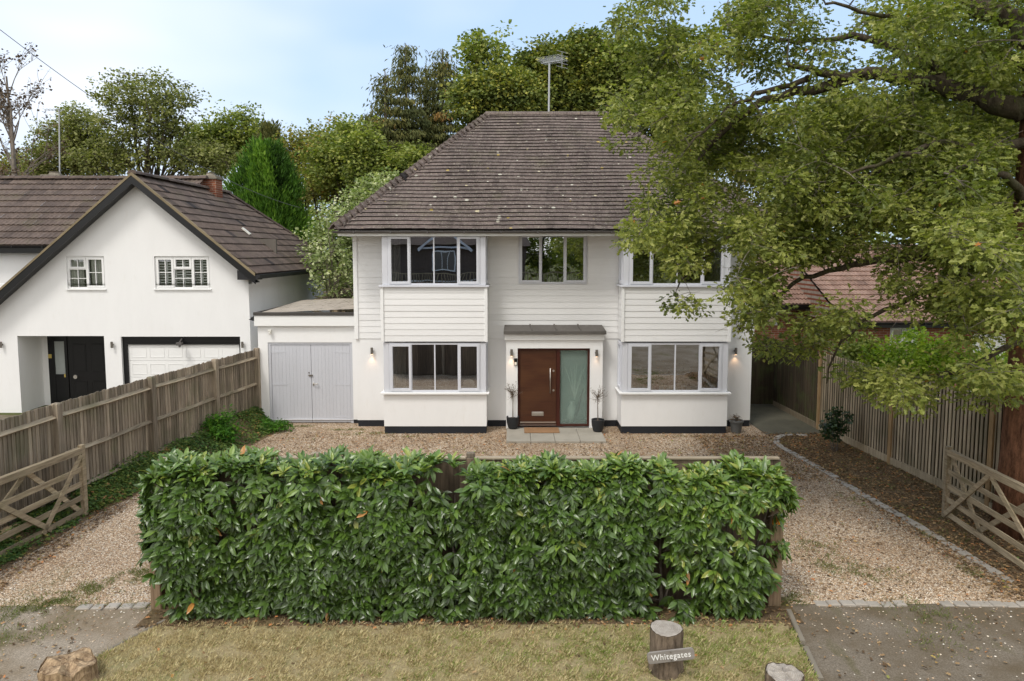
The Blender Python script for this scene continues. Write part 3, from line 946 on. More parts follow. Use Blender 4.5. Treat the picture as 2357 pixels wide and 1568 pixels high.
sheet('hedge_bed', [(-4.62, 8.42), (3.62, 8.5), (3.62, 9.16), (-4.62, 9.16)], 0.006, 'earth')
sheet('side_bed', [(x, y) for x, y in kerb_pts[3:]] + [(6.95, 8.9), (9.6, 8.9), (9.0, 12), (8.0, 18.4), (7.2, 18.2), (6.9, 17.7)], 0.008, 'earth')
sheet('side_path', [(6.38, 17.7), (7.95, 17.7), (7.95, 26), (6.38, 26)], 0.014, 'mossy_slab')
sheet('garden_behind', [(-60, 27.5), (60, 27.5), (60, 60), (-60, 60)], -0.012, 'earth')
sheet('left_forecourt', [(-26, 4), (-8.2, 4), (-7.6, 19.9), (-26, 19.9)], -0.006, 'tarmac')

# raised ivy bank along the left fence
def fence_x(y):      # line of the left fence
    return np.interp(y, [8, 12.1, 14.9, 17.2, 19.1], [-8.05, -7.78, -7.52, -7.15, -6.78])
def bank_h(x, y):
    fx = fence_x(y)
    dx = float(np.interp(y, [8, 12.4, 14.5, 16.6, 18, 19.2], [-7.48, -7.33, -6.85, -6.25, -6.05, -6.6]))
    t = min(1, max(0, (x - dx) / (fx - dx)))
    hb = float(np.interp(y, [8, 11, 14, 19], [0.12, 0.22, 0.38, 0.45]))
    return hb * (t * t * (3 - 2 * t))
bm_ = MB(); bm_.tint = 0.5
for i in range(44):
    for j in range(8):
        def bp(i, j):
            y = 8.0 + i * 0.25
            dx = float(np.interp(y, [8, 12.4, 14.5, 16.6, 18, 19.2], [-7.48, -7.33, -6.85, -6.25, -6.05, -6.6])) + 0.06
            x = dx + (fence_x(y) - 0.5 - dx) * j / 8
            return (x, y, bank_h(x, y) + 0.006 + 0.03 * (j > 0) * mnoise.noise(Vector((x * 2, y * 2, 0))))
        bm_.quad(bp(i, j), bp(i, j + 1), bp(i + 1, j + 1), bp(i + 1, j))
o = bm_.build('planting_bank', 'earth', None, (0, 0, 0)); o['kind'] = 'structure'

def setts(name, pts, w, l, z=0.02, mat='sett'):
    mb = MB()
    acc = 0
    for (x0, y0), (x1, y1) in zip(pts[:-1], pts[1:]):
        L_ = math.hypot(x1 - x0, y1 - y0)
        n = max(1, int(L_ / l))
        for i in range(n):
            t0, t1 = (i + 0.05) / n, (i + 0.95) / n
            dx, dy = (x1 - x0) / L_, (y1 - y0) / L_
            j = [rnd.uniform(-0.012, 0.012) for _ in range(4)]
            nx, ny = -dy * w / 2, dx * w / 2
            cx0, cy0, cx1, cy1 = x0 + (x1 - x0) * t0 + j[0], y0 + (y1 - y0) * t0 + j[1], x0 + (x1 - x0) * t1 + j[2], y0 + (y1 - y0) * t1 + j[3]
            h = z + rnd.uniform(-0.008, 0.01)
            b = 0.012
            lo_ = [(cx0 + nx, cy0 + ny, -0.03), (cx1 + nx, cy1 + ny, -0.03), (cx1 - nx, cy1 - ny, -0.03), (cx0 - nx, cy0 - ny, -0.03)]
            k = 1 - b * 2 / w
            mx, my = (cx0 + cx1) / 2, (cy0 + cy1) / 2
            mid = [(p[0], p[1], h - b) for p in lo_]
            hi_ = [(mx + (p[0] - mx) * k, my + (p[1] - my) * k, h) for p in lo_]
            mb.add(lo_ + mid + hi_, [(0, 1, 5, 4), (1, 2, 6, 5), (2, 3, 7, 6), (3, 0, 4, 7), (4, 5, 9, 8), (5, 6, 10, 9), (6, 7, 11, 10), (7, 4, 8, 11), (8, 9, 10, 11)], rnd.random())
    o = mb.build(name, mat, None, (0, 0, 0))
    o['kind'] = 'structure'
    return o
setts('kerb_curved', kerb_pts, 0.15, 0.18, 0.028)
setts('kerb_left_entrance', [(-5.62, 8.90), (-4.72, 8.92)], 0.13, 0.17)
setts('kerb_right_entrance', [(3.95, 9.0), (5.15, 8.98)], 0.13, 0.16)
setts('kerb_right_mouth', [(5.6, 8.99), (6.75, 8.97)], 0.13, 0.16)
setts('kerb_left_drive', [G(112, 1238)[:2], G(160, 1207)[:2], G(205, 1188)[:2]], 0.14, 0.18)
setts('kerb_verge_right', [(3.55, 8.85), (3.42, 8.0), (3.32, 7.3), (3.24, 6.0)], 0.06, 0.9, 0.035, 'kerb_concrete')
setts('kerb_verge_left', [(-4.25, 8.75), (-4.78, 7.65), (-5.2, 6.6)], 0.05, 0.9, 0.012, 'kerb_concrete')

# ------------------------------------------------------------------ main house
YM, YB, YP, YG = 18.55, 17.8, 18.2, 18.9
XL, XR = P(815, 540, YM)[0], P(1737, 600, YM)[0]
house = thing('detached_house', ((XL + XR) / 2, YM, 0), 'white weatherboarded two storey house with brown hipped tile roof and two box bays', 'house')
ZC = P(900, 779.3, YM)[2]          # foot of the cladding on the main wall
ZE = 5.10                          # eaves
BD = 8.0                           # house depth
HW = house
# bay data: wall x0,x1
bays = []
for (ua, ub) in ((881.5, 1119.5), (1432, 1677.5)):
    bays.append((P(ua, 800, YB)[0], P(ub, 800, YB)[0]))
zs1, zs0 = P(900, 657, YB)[2], P(900, 903, YB)[2]         # sills of upper and lower bay windows
zcb = P(900, 786, YB)[2]                                   # foot of bay cladding
zw1 = P(900, 541, YB)[2] - 0.0                             # head of upper bay window
zw0 = P(900, 788, YB)[2]
wm = (P(1193.8, 600, YM)[0], P(1350.8, 600, YM)[0], P(1250, 653.4, YM)[2], P(1250, 538.5, YM)[2])
dr_ = (P(1191.3, 900, YP)[0], P(1357.5, 900, YP)[0], 0.07, P(1250, 802, YP)[2])
px0, px1 = P(1164.9, 800, YP)[0], P(1387.6, 800, YP)[0]

# main wall, one mesh: rendered ground floor, backing of the cladding, sides and back
mb = MB(); mb.T = Tf(YM)
bay_holes = [(b[0] + 0.15, b[1] - 0.15, 0.5, 4.95) for b in bays]
wall(mb, XL, XR, 0.17, ZE, 0.28, [wm] + bay_holes + [(dr_[0], dr_[1], 0.17, dr_[3])])
mb.T = None
mb.box(XL, XL + 0.28, YM + 0.285, YM + BD, 0.17, ZE, 0.5)
mb.box(XR - 0.28, XR, YM + 0.285, YM + BD, 0.17, ZE, 0.5)
mb.box(XL + 0.29, XR - 0.29, YM + BD - 0.28, YM + BD, 0.17, ZE, 0.5)
mb.build('wall', 'render_white', house)
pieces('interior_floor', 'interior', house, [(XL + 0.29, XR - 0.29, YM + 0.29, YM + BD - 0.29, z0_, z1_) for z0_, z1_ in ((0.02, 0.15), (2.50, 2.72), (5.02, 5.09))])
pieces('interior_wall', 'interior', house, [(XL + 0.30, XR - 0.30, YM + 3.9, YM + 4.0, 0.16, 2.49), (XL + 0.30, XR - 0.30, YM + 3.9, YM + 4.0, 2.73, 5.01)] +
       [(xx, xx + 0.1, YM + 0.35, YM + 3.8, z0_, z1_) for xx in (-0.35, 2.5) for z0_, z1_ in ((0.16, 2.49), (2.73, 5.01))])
# bays
for bi, (b0, b1) in enumerate(bays):
    pf0, pf1 = b0 + 0.145, b1 - 0.145       # glazed part between side panels
    # lower dwarf wall
    mb = MB(); mb.T = Tf(YB)
    mb.box(b0, b1, 0, 0.2, 0.19, zs0 - 0.02, 0.5)
    mb.box(b0, b0 + 0.2, 0.2, YM - YB - 0.002, 0.19, zs0 - 0.02, 0.5)
    mb.box(b1 - 0.2, b1, 0.2, YM - YB - 0.002, 0.19, zs0 - 0.02, 0.5)
    mb.build('bay_wall', 'render_white', house)
    mb = MB(); mb.T = Tf(YB)
    mb.box(b0 + 0.012, b1 - 0.012, 0.012, 0.2, -0.05, 0.188, 0.5)
    mb.box(b0 + 0.012, b0 + 0.2, 0.2, YM - YB + 0.03, -0.05, 0.188, 0.5)
    mb.box(b1 - 0.2, b1 - 0.012, 0.2, YM - YB + 0.03, -0.05, 0.188, 0.5)
    mb.build('plinth', 'plinth_black', house)
    # upper spandrel clad in boards
    mb = MB(); mb.T = Tf(YB)
    boards(mb, b0 + 0.04, b1 - 0.04, zcb, zs1 - 0.03, 0.160, off=-0.02)
    mb.box(b0 + 0.02, b1 - 0.02, -0.018, 0.18, zcb + 0.012, zs1 - 0.035, 0.5)
    mb.T = None
    mb.box(b0 + 0.02, b0 + 0.18, YB + 0.182, YM - 0.002, zcb + 0.012, zs1 - 0.035, 0.5)
    mb.box(b1 - 0.18, b1 - 0.02, YB + 0.182, YM - 0.002, zcb + 0.012, zs1 - 0.035, 0.5)
    for T_, X_ in ((Tl(b0), 0), (Tr(b1), 1)):
        mb.T = T_
        boards(mb, YB - 0.01, YM - 0.03, zcb, zs1 - 0.03, 0.160, off=0.01)
    mb.build('bay_cladding', 'board', house)
    pieces('corner_board', 'trim_white', house, [(b0 - 0.035, b0 + 0.04, -0.06, 0.03, zcb - 0.01, zs1 - 0.03), (b1 - 0.04, b1 + 0.035, -0.06, 0.03, zcb - 0.01, zs1 - 0.03)], Tf(YB), 0.005)
    for zz in (zs1, zs0):
        mb = MB(); mb.T = Tf(YB); mb.tint = 0.5
        mb.bbox(b0 - 0.07, b1 + 0.07, -0.09, 0.06, zz - 0.045, zz)
        mb.T = None
        mb.bbox(b0 - 0.07, b0 + 0.10, YB + 0.06, YM - 0.034, zz - 0.043, zz - 0.002)
        mb.bbox(b1 - 0.10, b1 + 0.07, YB + 0.06, YM - 0.034, zz - 0.043, zz - 0.002)
        mb.build('sill', 'frame_grey' if zz == zs1 else 'trim_white', house)
    for (z0_, z1_) in ((zs1 + 0.005, zw1), (zs0 + 0.005, zw0 - 0.012)):
        pieces('window_panel', 'frame_grey', house, [(e0, e1, 0.0, 0.12, z0_, z1_) for e0, e1 in ((b0 + 0.01, pf0), (pf1, b1 - 0.01))], Tf(YB), 0.005)
        window(house, Tf(YB + 0.005), pf0 + 0.003, pf1 - 0.003, z0_, z1_ - 0.003, [(0.98, True), (1.1, False), (1.1, False), (0.98, True)])
        for T_, nm in ((Tl(b0 + 0.012), 'l'), (Tr(b1 - 0.012), 'r')):
            window(house, T_, YB + 0.125, YM - 0.04, z0_, z1_ - 0.003, [(1, True)])
    pieces('bay_ceiling', 'trim_white', house, [(b0 + 0.02, b1 - 0.02, YB + 0.02, YM - 0.002, zw1 + 0.002, ZE - 0.055), (b0 + 0.13, b1 - 0.13, YB + 0.13, YM + 0.25, zw0 + 0.0, zcb + 0.10)])
    pieces('window_board', 'trim_white', house, [(b0 + 0.21, b1 - 0.21, YB + 0.21, YM + 0.25, zs0 - 0.10, zs0 - 0.03), (b0 + 0.19, b1 - 0.19, YB + 0.19, YM + 0.25, zs1 - 0.10, zs1 - 0.06)])
# cladding on the main wall, broken by the bays, the window and the porch roof
hl = [(b[0] + 0.0, b[1] - 0.0, ZC - 0.1, ZE + 0.1) for b in bays] + [(wm[0] - 0.02, wm[1] + 0.02, wm[2] - 0.02, wm[3] + 0.05)]
for ca, cb_ in ((XL + 0.07, bays[0][0]), (bays[0][1], bays[1][0]), (bays[1][1], XR - 0.07)):
    mb = MB(); mb.T = Tf(YM); rnd.seed(5)
    boards(mb, ca, cb_, ZC, ZE - 0.055, 0.1575, hl)
    mb.build('cladding', 'board', house)
pieces('corner_board', 'trim_white', house, [(x0, x1, YM - 0.045, YM + 0.02, ZC - 0.015, ZE - 0.055) for x0, x1 in ((XL - 0.035, XL + 0.07), (XR - 0.07, XR + 0.035))], None, 0.005)
for T_ in (Tl(XL), Tr(XR)):
    mb = MB(); mb.T = T_
    boards(mb, YM + 0.02, YM + BD, ZC, ZE - 0.055, 0.1575, (), 0.0)
    mb.build('side_cladding', 'board', house)
pieces('plinth', 'plinth_black', house, [(x0, x1, YM + 0.012, YM + 0.25, -0.05, 0.169) for x0, x1 in ((XL + 0.012, bays[0][0] - 0.003), (bays[0][1] + 0.003, px0 + 0.01), (px1 - 0.01, bays[1][0] - 0.003), (bays[1][1] + 0.003, XR - 0.012))])
pieces('plinth', 'plinth_black', house, [(XR - 0.26, XR - 0.012, YM + 0.25, YM + BD, -0.05, 0.168), (XL + 0.012, XL + 0.26, YM + 0.25, YM + BD, -0.05, 0.168)])
window(house, Tf(YM - 0.02), wm[0], wm[1], wm[2], wm[3], [(0.95, True), (1.0, False), (0.95, True)])

# roof
gauge = 0.1655
YE = 17.66
zr = 8.66; Yr = 22.0
xe0, xe1 = P(770, 530, YE)[0], P(1806, 530, YE)[0]
xr0, xr1 = P(1124, 265, Yr)[0], P(1392, 265, Yr)[0]
run = Yr - YE
sl = math.hypot(run, zr - ZE)
up = Vector((0, run / sl, (zr - ZE) / sl))
nrm = Vector((0, -(zr - ZE) / sl, run / sl))
nc = int(sl / gauge)
mb = MB()
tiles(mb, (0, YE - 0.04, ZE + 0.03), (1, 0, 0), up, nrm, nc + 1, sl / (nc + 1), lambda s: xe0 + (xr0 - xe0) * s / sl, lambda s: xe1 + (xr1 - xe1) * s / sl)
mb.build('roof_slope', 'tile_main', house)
for sgn, xe, xr in ((-1, xe0, xr0), (1, xe1, xr1)):
    rn = abs(xr - xe); sl2 = math.hypot(rn, zr - ZE)
    up2 = Vector((-sgn * rn / sl2, 0, (zr - ZE) / sl2))
    n2 = Vector((sgn * (zr - ZE) / sl2, 0, rn / sl2))
    mb = MB()
    nc2 = int(sl2 / gauge)
    YE2 = 2 * Yr - YE
    tiles(mb, (xe, 0, ZE + 0.03), (0, 1, 0), up2, n2, nc2, sl2 / nc2, lambda s: YE + (Yr - YE) * s / sl2, lambda s: YE2 + (Yr - YE2) * s / sl2)
    mb.build('roof_slope', 'tile_main', house)
mb = MB(); mb.tint = 0.3
YE2 = 2 * Yr - YE
dk_ = 0.06
mb.add([(xe0 + 0.03, YE + 0.03, ZE - dk_ + 0.02), (xe1 - 0.03, YE + 0.03, ZE - dk_ + 0.02), (xe1 - 0.03, YE2, ZE - dk_ + 0.02), (xe0 + 0.03, YE2, ZE - dk_ + 0.02), (xr0, Yr, zr - dk_), (xr1, Yr, zr - dk_)],
       [(0, 1, 5, 4), (1, 2, 5), (2, 3, 4, 5), (3, 0, 4), (0, 3, 2, 1)])
mb.build('roof_deck', 'felt', house)
# bonnet hips
def hipline(mb, p, q, n, w=0.13, sx=1):
    p, q = Vector(p), Vector(q)
    d = (q - p)
    for i in range(n):
        a = p + d * (i / n)
        b = p + d * ((i + 1.25) / n)
        out = Vector((-sx, -1, 0)).normalized()
        s_ = d.cross(out).normalized()
        s2 = d.cross(s_).normalized()
        t = min(1, max(0, rnd.gauss(0.42, 0.15)))
        lift = Vector((0, 0, 0.11 + rnd.uniform(-0.008, 0.008)))
        jr = Vector((rnd.uniform(-.012, .012), rnd.uniform(-.012, .012), 0))
        side = Vector((d.y, -d.x, 0)).normalized()
        pts = []
        for c, lf, ww in ((a, lift, w * 1.15), (b, Vector((0, 0, 0.02)), w * 0.7)):
            for k in range(5):
                an = (k / 4 - 0.5) * math.pi
                pts.append(c + jr + side * math.sin(an) * ww * 1.3 + Vector((0, 0, 1)) * (math.cos(an) * 0.09 - 0.02 - 0.10 * abs(math.sin(an))) + lf)
        for k in range(5):
            an = (k / 4 - 0.5) * math.pi
            pts.append(pts[k] - Vector((0, 0, 0.05)))
        fs = [(k, k + 1, 6 + k, 5 + k) for k in range(4)] + [(k, k + 1, 11 + k, 10 + k) for k in range(4)]
        mb.add(pts, fs, t)
mb = MB()
hipline(mb, (xe0 - 0.02, YE - 0.02, ZE + 0.03), (xr0, Yr, zr), nc + 1, sx=1)
mb.build('hip_tiles', 'tile_main', house)
mb = MB()
hipline(mb, (xe1 + 0.02, YE - 0.02, ZE + 0.03), (xr1, Yr, zr), nc + 1, sx=-1)
mb.build('hip_tiles', 'tile_main', house)
mb = MB()
n = 9
for i in range(n):
    a, b = xr0 - 0.08 + (xr1 - xr0 + 0.16) * i / n, xr0 - 0.08 + (xr1 - xr0 + 0.16) * (i + 1) / n
    pts = []
    for X in (a, b - 0.01):
        for k in range(6):
            an = (k / 5 - 0.5) * math.pi
            pts.append((X, Yr + math.sin(an) * 0.15, zr + 0.0 + math.cos(an) * 0.12))
    mb.add(pts, [(k, k + 1, 7 + k, 6 + k) for k in range(5)] + [tuple(range(6)), tuple(range(6, 12))], 0.9 + 0.1 * rnd.random())
mb.build('ridge_tiles', 'tile_main', house)
# eaves: fascia, soffit, gutter
mb = MB(); mb.tint = 0.5
mb.box(xe0 + 0.06, xe1 - 0.06, YE + 0.055, YE + 0.08, ZE - 0.13, ZE - 0.0)
mb.box(xe0 + 0.06, xe1 - 0.06, YE + 0.082, YM - 0.03, ZE - 0.05, ZE - 0.03)
mb.box(xe0 + 0.06, xe0 + 0.085, YE + 0.083, YE2 - 0.1, ZE - 0.12, ZE - 0.002)
mb.box(xe0 + 0.087, XL - 0.04, YM - 0.028, YE2 - 0.1, ZE - 0.05, ZE - 0.03)
mb.build('fascia', 'trim_white', house)
mb = MB(); mb.tint = 0.5
def gutter(mb, x0, x1, y, z, r=0.055):
    pts = []
    for X in (x0, x1):
        for k in range(7):
            an = math.pi + math.pi * k / 6
            pts.append((X, y + math.cos(an) * r, z + math.sin(an) * r))
        for k in range(6, -1, -1):
            an = math.pi + math.pi * k / 6
            pts.append((X, y + math.cos(an) * (r - 0.008), z + math.sin(an) * (r - 0.008)))
    mb.add(pts, [(k, (k + 1) % 14, 14 + (k + 1) % 14, 14 + k) for k in range(14)])
    X = x0 + 0.5
    while X < x1:
        mb.box(X, X + 0.03, y - r - 0.006, y + r, z - r - 0.006, z + 0.006)
        X += 0.9
gutter(mb, xe0 - 0.04, xe1 + 0.04, YE - 0.01, ZE - 0.01)
mb.build('gutter', 'gutter', house)

# porch
pf = P(1190, 782.6, YP)[2]; pc = P(1190, 769, YP)[2]; pt = P(1190, 751.5, YP)[2]
mb = MB(); mb.T = Tf(YP)
wall(mb, px0, px1, 0.03, pf - 0.004, YM - YP - 0.01, [(dr_[0], dr_[1], 0.031, dr_[3])])
mb.build('porch_wall', 'render_white', house)
mb = MB(); mb.tint = 0.5
mb.bbox(px0 - 0.035, px1 + 0.035, YP - 0.05, YM - 0.035, pf, pc + 0.0)
mb.build('porch_fascia', 'trim_white', house)
mb = MB(); mb.tint = 0.5
cx0, cx1 = px0 - 0.06, px1 + 0.07
cz = pc + 0.003
yf = YP - 0.13
mb.add([(cx0, yf, cz), (cx1, yf, cz), (cx1, yf, cz + 0.08), (cx0, yf, cz + 0.08), (cx1 - 0.06, YM - 0.034, cz + 0.20), (cx0 + 0.02, YM - 0.034, cz + 0.20), (cx1, YM - 0.034, cz), (cx0, YM - 0.034, cz)],
       [(0, 1, 2, 3), (3, 2, 4, 5), (1, 6, 4, 2), (0, 3, 5, 7), (0, 7, 6, 1)])
for k in (0.26, 0.5, 0.735):
    X = cx0 + (cx1 - cx0) * k
    mb.beam((X + 0.05, yf + 0.06, cz + 0.10), (X, YM - 0.04, cz + 0.212), 0.03, 0.03)
o = mb.build('canopy', 'lead', house)
# door set
mb = MB(); mb.T = Tf(YP + 0.06); mb.tint = 0.5
d0x, d1x, dz0, dz1 = dr_[0] + 0.002, dr_[1] - 0.002, 0.075, dr_[3] - 0.002
fw = 0.055
xs_ = P(1281, 900, YP)[0]; xs2 = P(1289.5, 900, YP)[0]
mb.box(d0x, d0x + fw, 0, 0.1, dz0, dz1)
mb.box(d1x - fw, d1x, 0, 0.1, dz0, dz1)
mb.box(xs_, xs2, 0, 0.1, dz0 + fw, dz1 - fw)
mb.box(d0x + fw, d1x - fw, 0, 0.1, dz1 - fw, dz1)
mb.box(d0x + fw, d1x - fw, 0, 0.1, dz0, dz0 + fw)
mb.build('door_frame', 'door_frame', house)
mb = MB(); mb.T = Tf(YP + 0.08); mb.tint = 0.5
mb.bbox(d0x + fw + 0.004, xs_ - 0.004, 0, 0.05, dz0 + fw + 0.004, dz1 - fw - 0.004, 0.004)
leaf = mb.build('front_door', 'door', house)
mb = MB(); mb.tint = 0.5
hx = P(1266.5, 900, YP)[0]
hy = YP + 0.08
ha, hb = P(1266, 848, YP)[2], P(1266, 906, YP)[2]
mb.tube([(hx, hy - 0.06, hb), (hx, hy - 0.06, ha)], 0.012, 10)
mb.tube([(hx, hy - 0.06, hb + 0.06), (hx, hy, hb + 0.06)], 0.008, 8)
mb.tube([(hx, hy - 0.06, ha - 0.06), (hx, hy, ha - 0.06)], 0.008, 8)
mb.build('handle', 'steel', leaf, smooth=True)
for v_ in (855, 900):
    mb = MB(); mb.tint = 0.5
    q = P(1274.5, v_, YP)
    mb.tube([(q[0], hy, q[2]), (q[0], hy - 0.012, q[2])], 0.028, 14)
    mb.tube([(q[0], hy - 0.012, q[2]), (q[0], hy - 0.02, q[2])], 0.013, 10)
    mb.build('lock', 'steel', leaf)
mb = MB(); mb.tint = 0.5
q0, q1 = P(1224, 959, YP), P(1251.5, 949.5, YP)
mb.bbox(q0[0], q1[0], hy - 0.012, hy, q0[2], q1[2], 0.004)
mb.bbox(q0[0] + 0.035, q1[0] - 0.035, hy - 0.019, hy - 0.012, q0[2] + 0.025, q1[2] - 0.025, 0.003)
mb.build('letterbox', 'steel', leaf)
mb = MB(); mb.tint = 0.5
mb.box(d0x + fw + 0.01, xs_ - 0.01, hy - 0.02, hy - 0.001, dz0 + fw + 0.03, dz0 + fw + 0.065)
mb.box(d0x + fw + 0.0, xs_ - 0.0, hy - 0.045, hy - 0.022, dz0 + 0.03, dz0 + fw - 0.01)
mb.build('weather_bar', 'steel', leaf)
mb = MB(); mb.T = Tf(YP + 0.1); mb.tint = 0.5
mb.box(xs2, d1x - fw, 0, 0.02, dz0 + fw, dz1 - fw)
gp = mb.build('side_light', 'frosted', house)
mb = MB(); mb.tint = 0.5
mb.box(xs2 + 0.001, d1x - fw - 0.001, YP + 0.40, YP + 0.41, dz0 + fw, dz1 - fw)
mb.build('pale_backing', 'frost_back', house)  # pale sheet added behind the frosted glass to keep it from going dark
vx, vz = xs2 + (d1x - fw - xs2) * 0.55, 0.16
vt = thing('vase_of_branches', (vx, YP + 0.27, vz), 'pale vase of tall bare branches standing behind the frosted glass beside the door', 'vase')
mb = MB(); mb.tint = 0.5
mb.lathe((vx - 0.06, YP + 0.27, vz), [(0.07, 0), (0.12, 0.12), (0.12, 0.34), (0.06, 0.48), (0.07, 0.52)], 14)
mb.build('vase', 'trim_white', vt, smooth=True)
for bx_, bz_ in ((-0.26, 1.62), (-0.12, 1.66), (-0.02, 1.62), (0.05, 1.70), (0.20, 1.55), (0.26, 1.64)):
    mb = MB(); mb.tint = 0.5
    mb.tube(bez((vx, YP + 0.16, 0.75), (vx + bx_, YP + 0.15, bz_), (bx_ * -0.15 + rnd.uniform(-.03, .03), 0, 0), 7), [0.016, 0.014, 0.012, 0.011, 0.010, 0.009, 0.008, 0.006], 5)
    mb.build('branch', 'trim_white', vt)
mb = MB(); mb.tint = 0.5
mb.tube([(vx - 0.02, YP + 0.165, 0.16), (vx + 0.08, YP + 0.165, 0.5), (vx + 0.22, YP + 0.16, 1.05)], [0.03, 0.045, 0.01], 6)
mb.build('leaf', 'black_matt', vt)
# door bell, wall lamps
mb = MB(); mb.tint = 0.5
q = P(1186.8, 833, YP)
mb.bbox(q[0] - 0.042, q[0] + 0.042, YP - 0.03, YP - 0.001, q[2] - 0.095, q[2] + 0.095, 0.008)
bell = mb.build('doorbell', 'black', house)
mb = MB(); mb.tint = 0.5
mb.bbox(q[0] - 0.028, q[0] + 0.032, YP - 0.036, YP - 0.03, q[2] - 0.085, q[2] - 0.005, 0.004)
mb.tube([(q[0], YP - 0.036, q[2] - 0.05), (q[0], YP - 0.041, q[2] - 0.05)], 0.013, 10)
mb.build('button', 'cream_plastic', bell)
def glow_mat(name, col, st):
    m = bpy.data.materials.new(name); m.use_nodes = True
    b = m.node_tree.nodes['Principled BSDF']
    b.inputs['Emission Color'].default_value = (*col, 1)
    b.inputs['Emission Strength'].default_value = st
    return m
M['lit_lamp'] = glow_mat('lit_lamp', (1.0, 0.62, 0.33), 6)
def wall_lamp(u, v, Y, lit, parent=None, power=2.2):
    q = P(u, v, Y)
    mb = MB(); mb.tint = 0.5
    mb.tube([(q[0], Y - 0.075, q[2] - 0.085), (q[0], Y - 0.075, q[2] + 0.085)], 0.034, 12)
    mb.tube([(q[0] - 0.01, Y - 0.05, q[2]), (q[0] - 0.01, Y - 0.001, q[2])], 0.03, 10)
    o = mb.build('wall_lamp', 'dark_steel', parent or house)
    mb = MB(); mb.tint = 0.5
    mb.tube([(q[0], Y - 0.075, q[2] - 0.089), (q[0], Y - 0.075, q[2] - 0.0855)], 0.026, 10)
    mb.build('bulb', 'lit_lamp' if lit else 'cream_plastic', o)
    if lit:
        ld = bpy.data.lights.new('lamp_light', 'SPOT')
        ld.energy = power; ld.color = (1.0, 0.60, 0.33); ld.spot_size = math.radians(95); ld.spot_blend = 0.9
        ld.shadow_soft_size = 0.02
        lo = bpy.data.objects.new('lamp_light', ld)
        C.objects.link(lo)
        lo.parent = o
        lo.location = Vector((q[0], Y - 0.075, q[2] - 0.10)) - ORG[o.name]
wall_lamp(857, 807, YM, True)
wall_lamp(1177.6, 811, YP, True)
wall_lamp(1372.6, 812, YP, True, power=0.8)
wall_lamp(1692, 807.5, YM, True)
# aerial on the ridge
q = P(1263, 262, Yr + 0.3)
mb = MB(); mb.tint = 0.5
mt = P(1264.5, 146, Yr + 0.3)
mb.tube([(q[0], Yr + 0.3, zr - 0.2), (mt[0], Yr + 0.3, mt[2])], 0.028, 8)
mast = mb.build('aerial_mast', 'alu', house)
mb = MB(); mb.tint = 0.5
bx0, bx1 = P(1247, 158, Yr + 0.3), P(1292, 178, Yr - 0.2)
a_, b_ = Vector(P(1249, 161, Yr + 0.6)), Vector(P(1296, 192, Yr - 0.5))
a_, b_ = Vector((mt[0] - 0.22, Yr + 0.8, mt[2] + 0.12)), Vector((mt[0] + 0.34, Yr - 0.3, mt[2] - 0.06))
mb.tube([a_, b_], 0.014, 6)
for k in range(11):
    c = a_ + (b_ - a_) * (k / 10)
    for zz in (0.0, 0.06):
        mb.tube([c + Vector((-0.15, -0.10, 0.08 + zz)), c + Vector((0.15, 0.10, -0.02 + zz))], 0.0065, 4)
for k in range(5):
    zz = -0.22 + 0.11 * k
    mb.tube([b_ + Vector((-0.16, -0.10, zz + 0.03)), b_ + Vector((0.18, 0.10, zz))], 0.006, 4)
mb.tube([b_ + Vector((0, 0, -0.24)), b_ + Vector((0, 0, 0.24))], 0.008, 4)
mb.build('antenna', 'alu', mast)

# garage wing on the left
gx0, gx1 = P(596, 850, YG)[0], XL - 0.0
zf0, zf1 = P(650, 750.5, YG)[2], P(650, 725.8, YG)[2]
gd = (P(618, 850, YG)[0], P(811.6, 850, YG)[0], 0.0, P(700, 788.5, YG)[2])
mb = MB(); mb.T = Tf(YG)
wall(mb, gx0, gx1 - 0.004, 0.10, zf0 + 0.0, 0.22, [(gd[0], gd[1], 0.101, gd[3])])
mb.T = None
mb.box(gx0, gx0 + 0.22, YG + 0.225, YG + 3.6, 0.1, zf0, 0.5)
mb.box(gx0, gx1 - 0.02, YG + 3.6, YG + 3.8, 0.1, zf0, 0.5)
mb.build('garage_wall', 'render_white', house)
pieces('plinth', 'plinth_black', house, [(x0, x1, YG + 0.01, YG + 0.2, -0.05, 0.098) for x0, x1 in ((gx0 + 0.01, gd[0] - 0.002), (gd[1] + 0.002, gx1 + 0.01))])
mb = MB(); mb.tint = 0.5
mb.bbox(gx0 - 0.06, gx1 - 0.045, YG - 0.09, YG - 0.003, zf0 + 0.002, zf1)
mb.box(gx0 - 0.06, gx0 - 0.003, YG, YG + 3.7, zf0 + 0.002, zf1)
mb.build('garage_fascia', 'trim_white', house)
mb = MB(); mb.tint = 0.5
mb.bbox(gx0 - 0.07, gx1 - 0.043, YG - 0.115, YG - 0.02, zf1 + 0.001, zf1 + 0.085)
mb.box(gx0 - 0.07, gx0 + 0.0, YG - 0.018, YG + 3.8, zf1 + 0.001, zf1 + 0.08)
mb.build('roof_edge', 'felt', house)
mb = MB(); mb.tint = 0.5
nn = 18
for i in range(nn):
    for j in range(8):
        f_ = lambda i, j: (gx0 + 0.05 + (gx1 - gx0 - 0.1) * i / nn, YG + 0.0 + 3.8 * j / 8, zf1 + 0.06 + 0.10 * min(1, max(0, (i / nn - 0.1 + j / 16) * 1.2)) + 0.03 * j / 8 + 0.01 * rnd.random())
        mb.quad(f_(i, j), f_(i + 1, j), f_(i + 1, j + 1), f_(i, j + 1))
M['chippings'] = paint_mat('roof_chippings', (0.42, 0.36, 0.29), 0.95, 0.25, 120, 0.9, dirt=(0.2, 0.16, 0.12))
mb.build('flat_roof', 'chippings', house)
mb = MB(); mb.tint = 0.5
q = P(589, 735, YG)
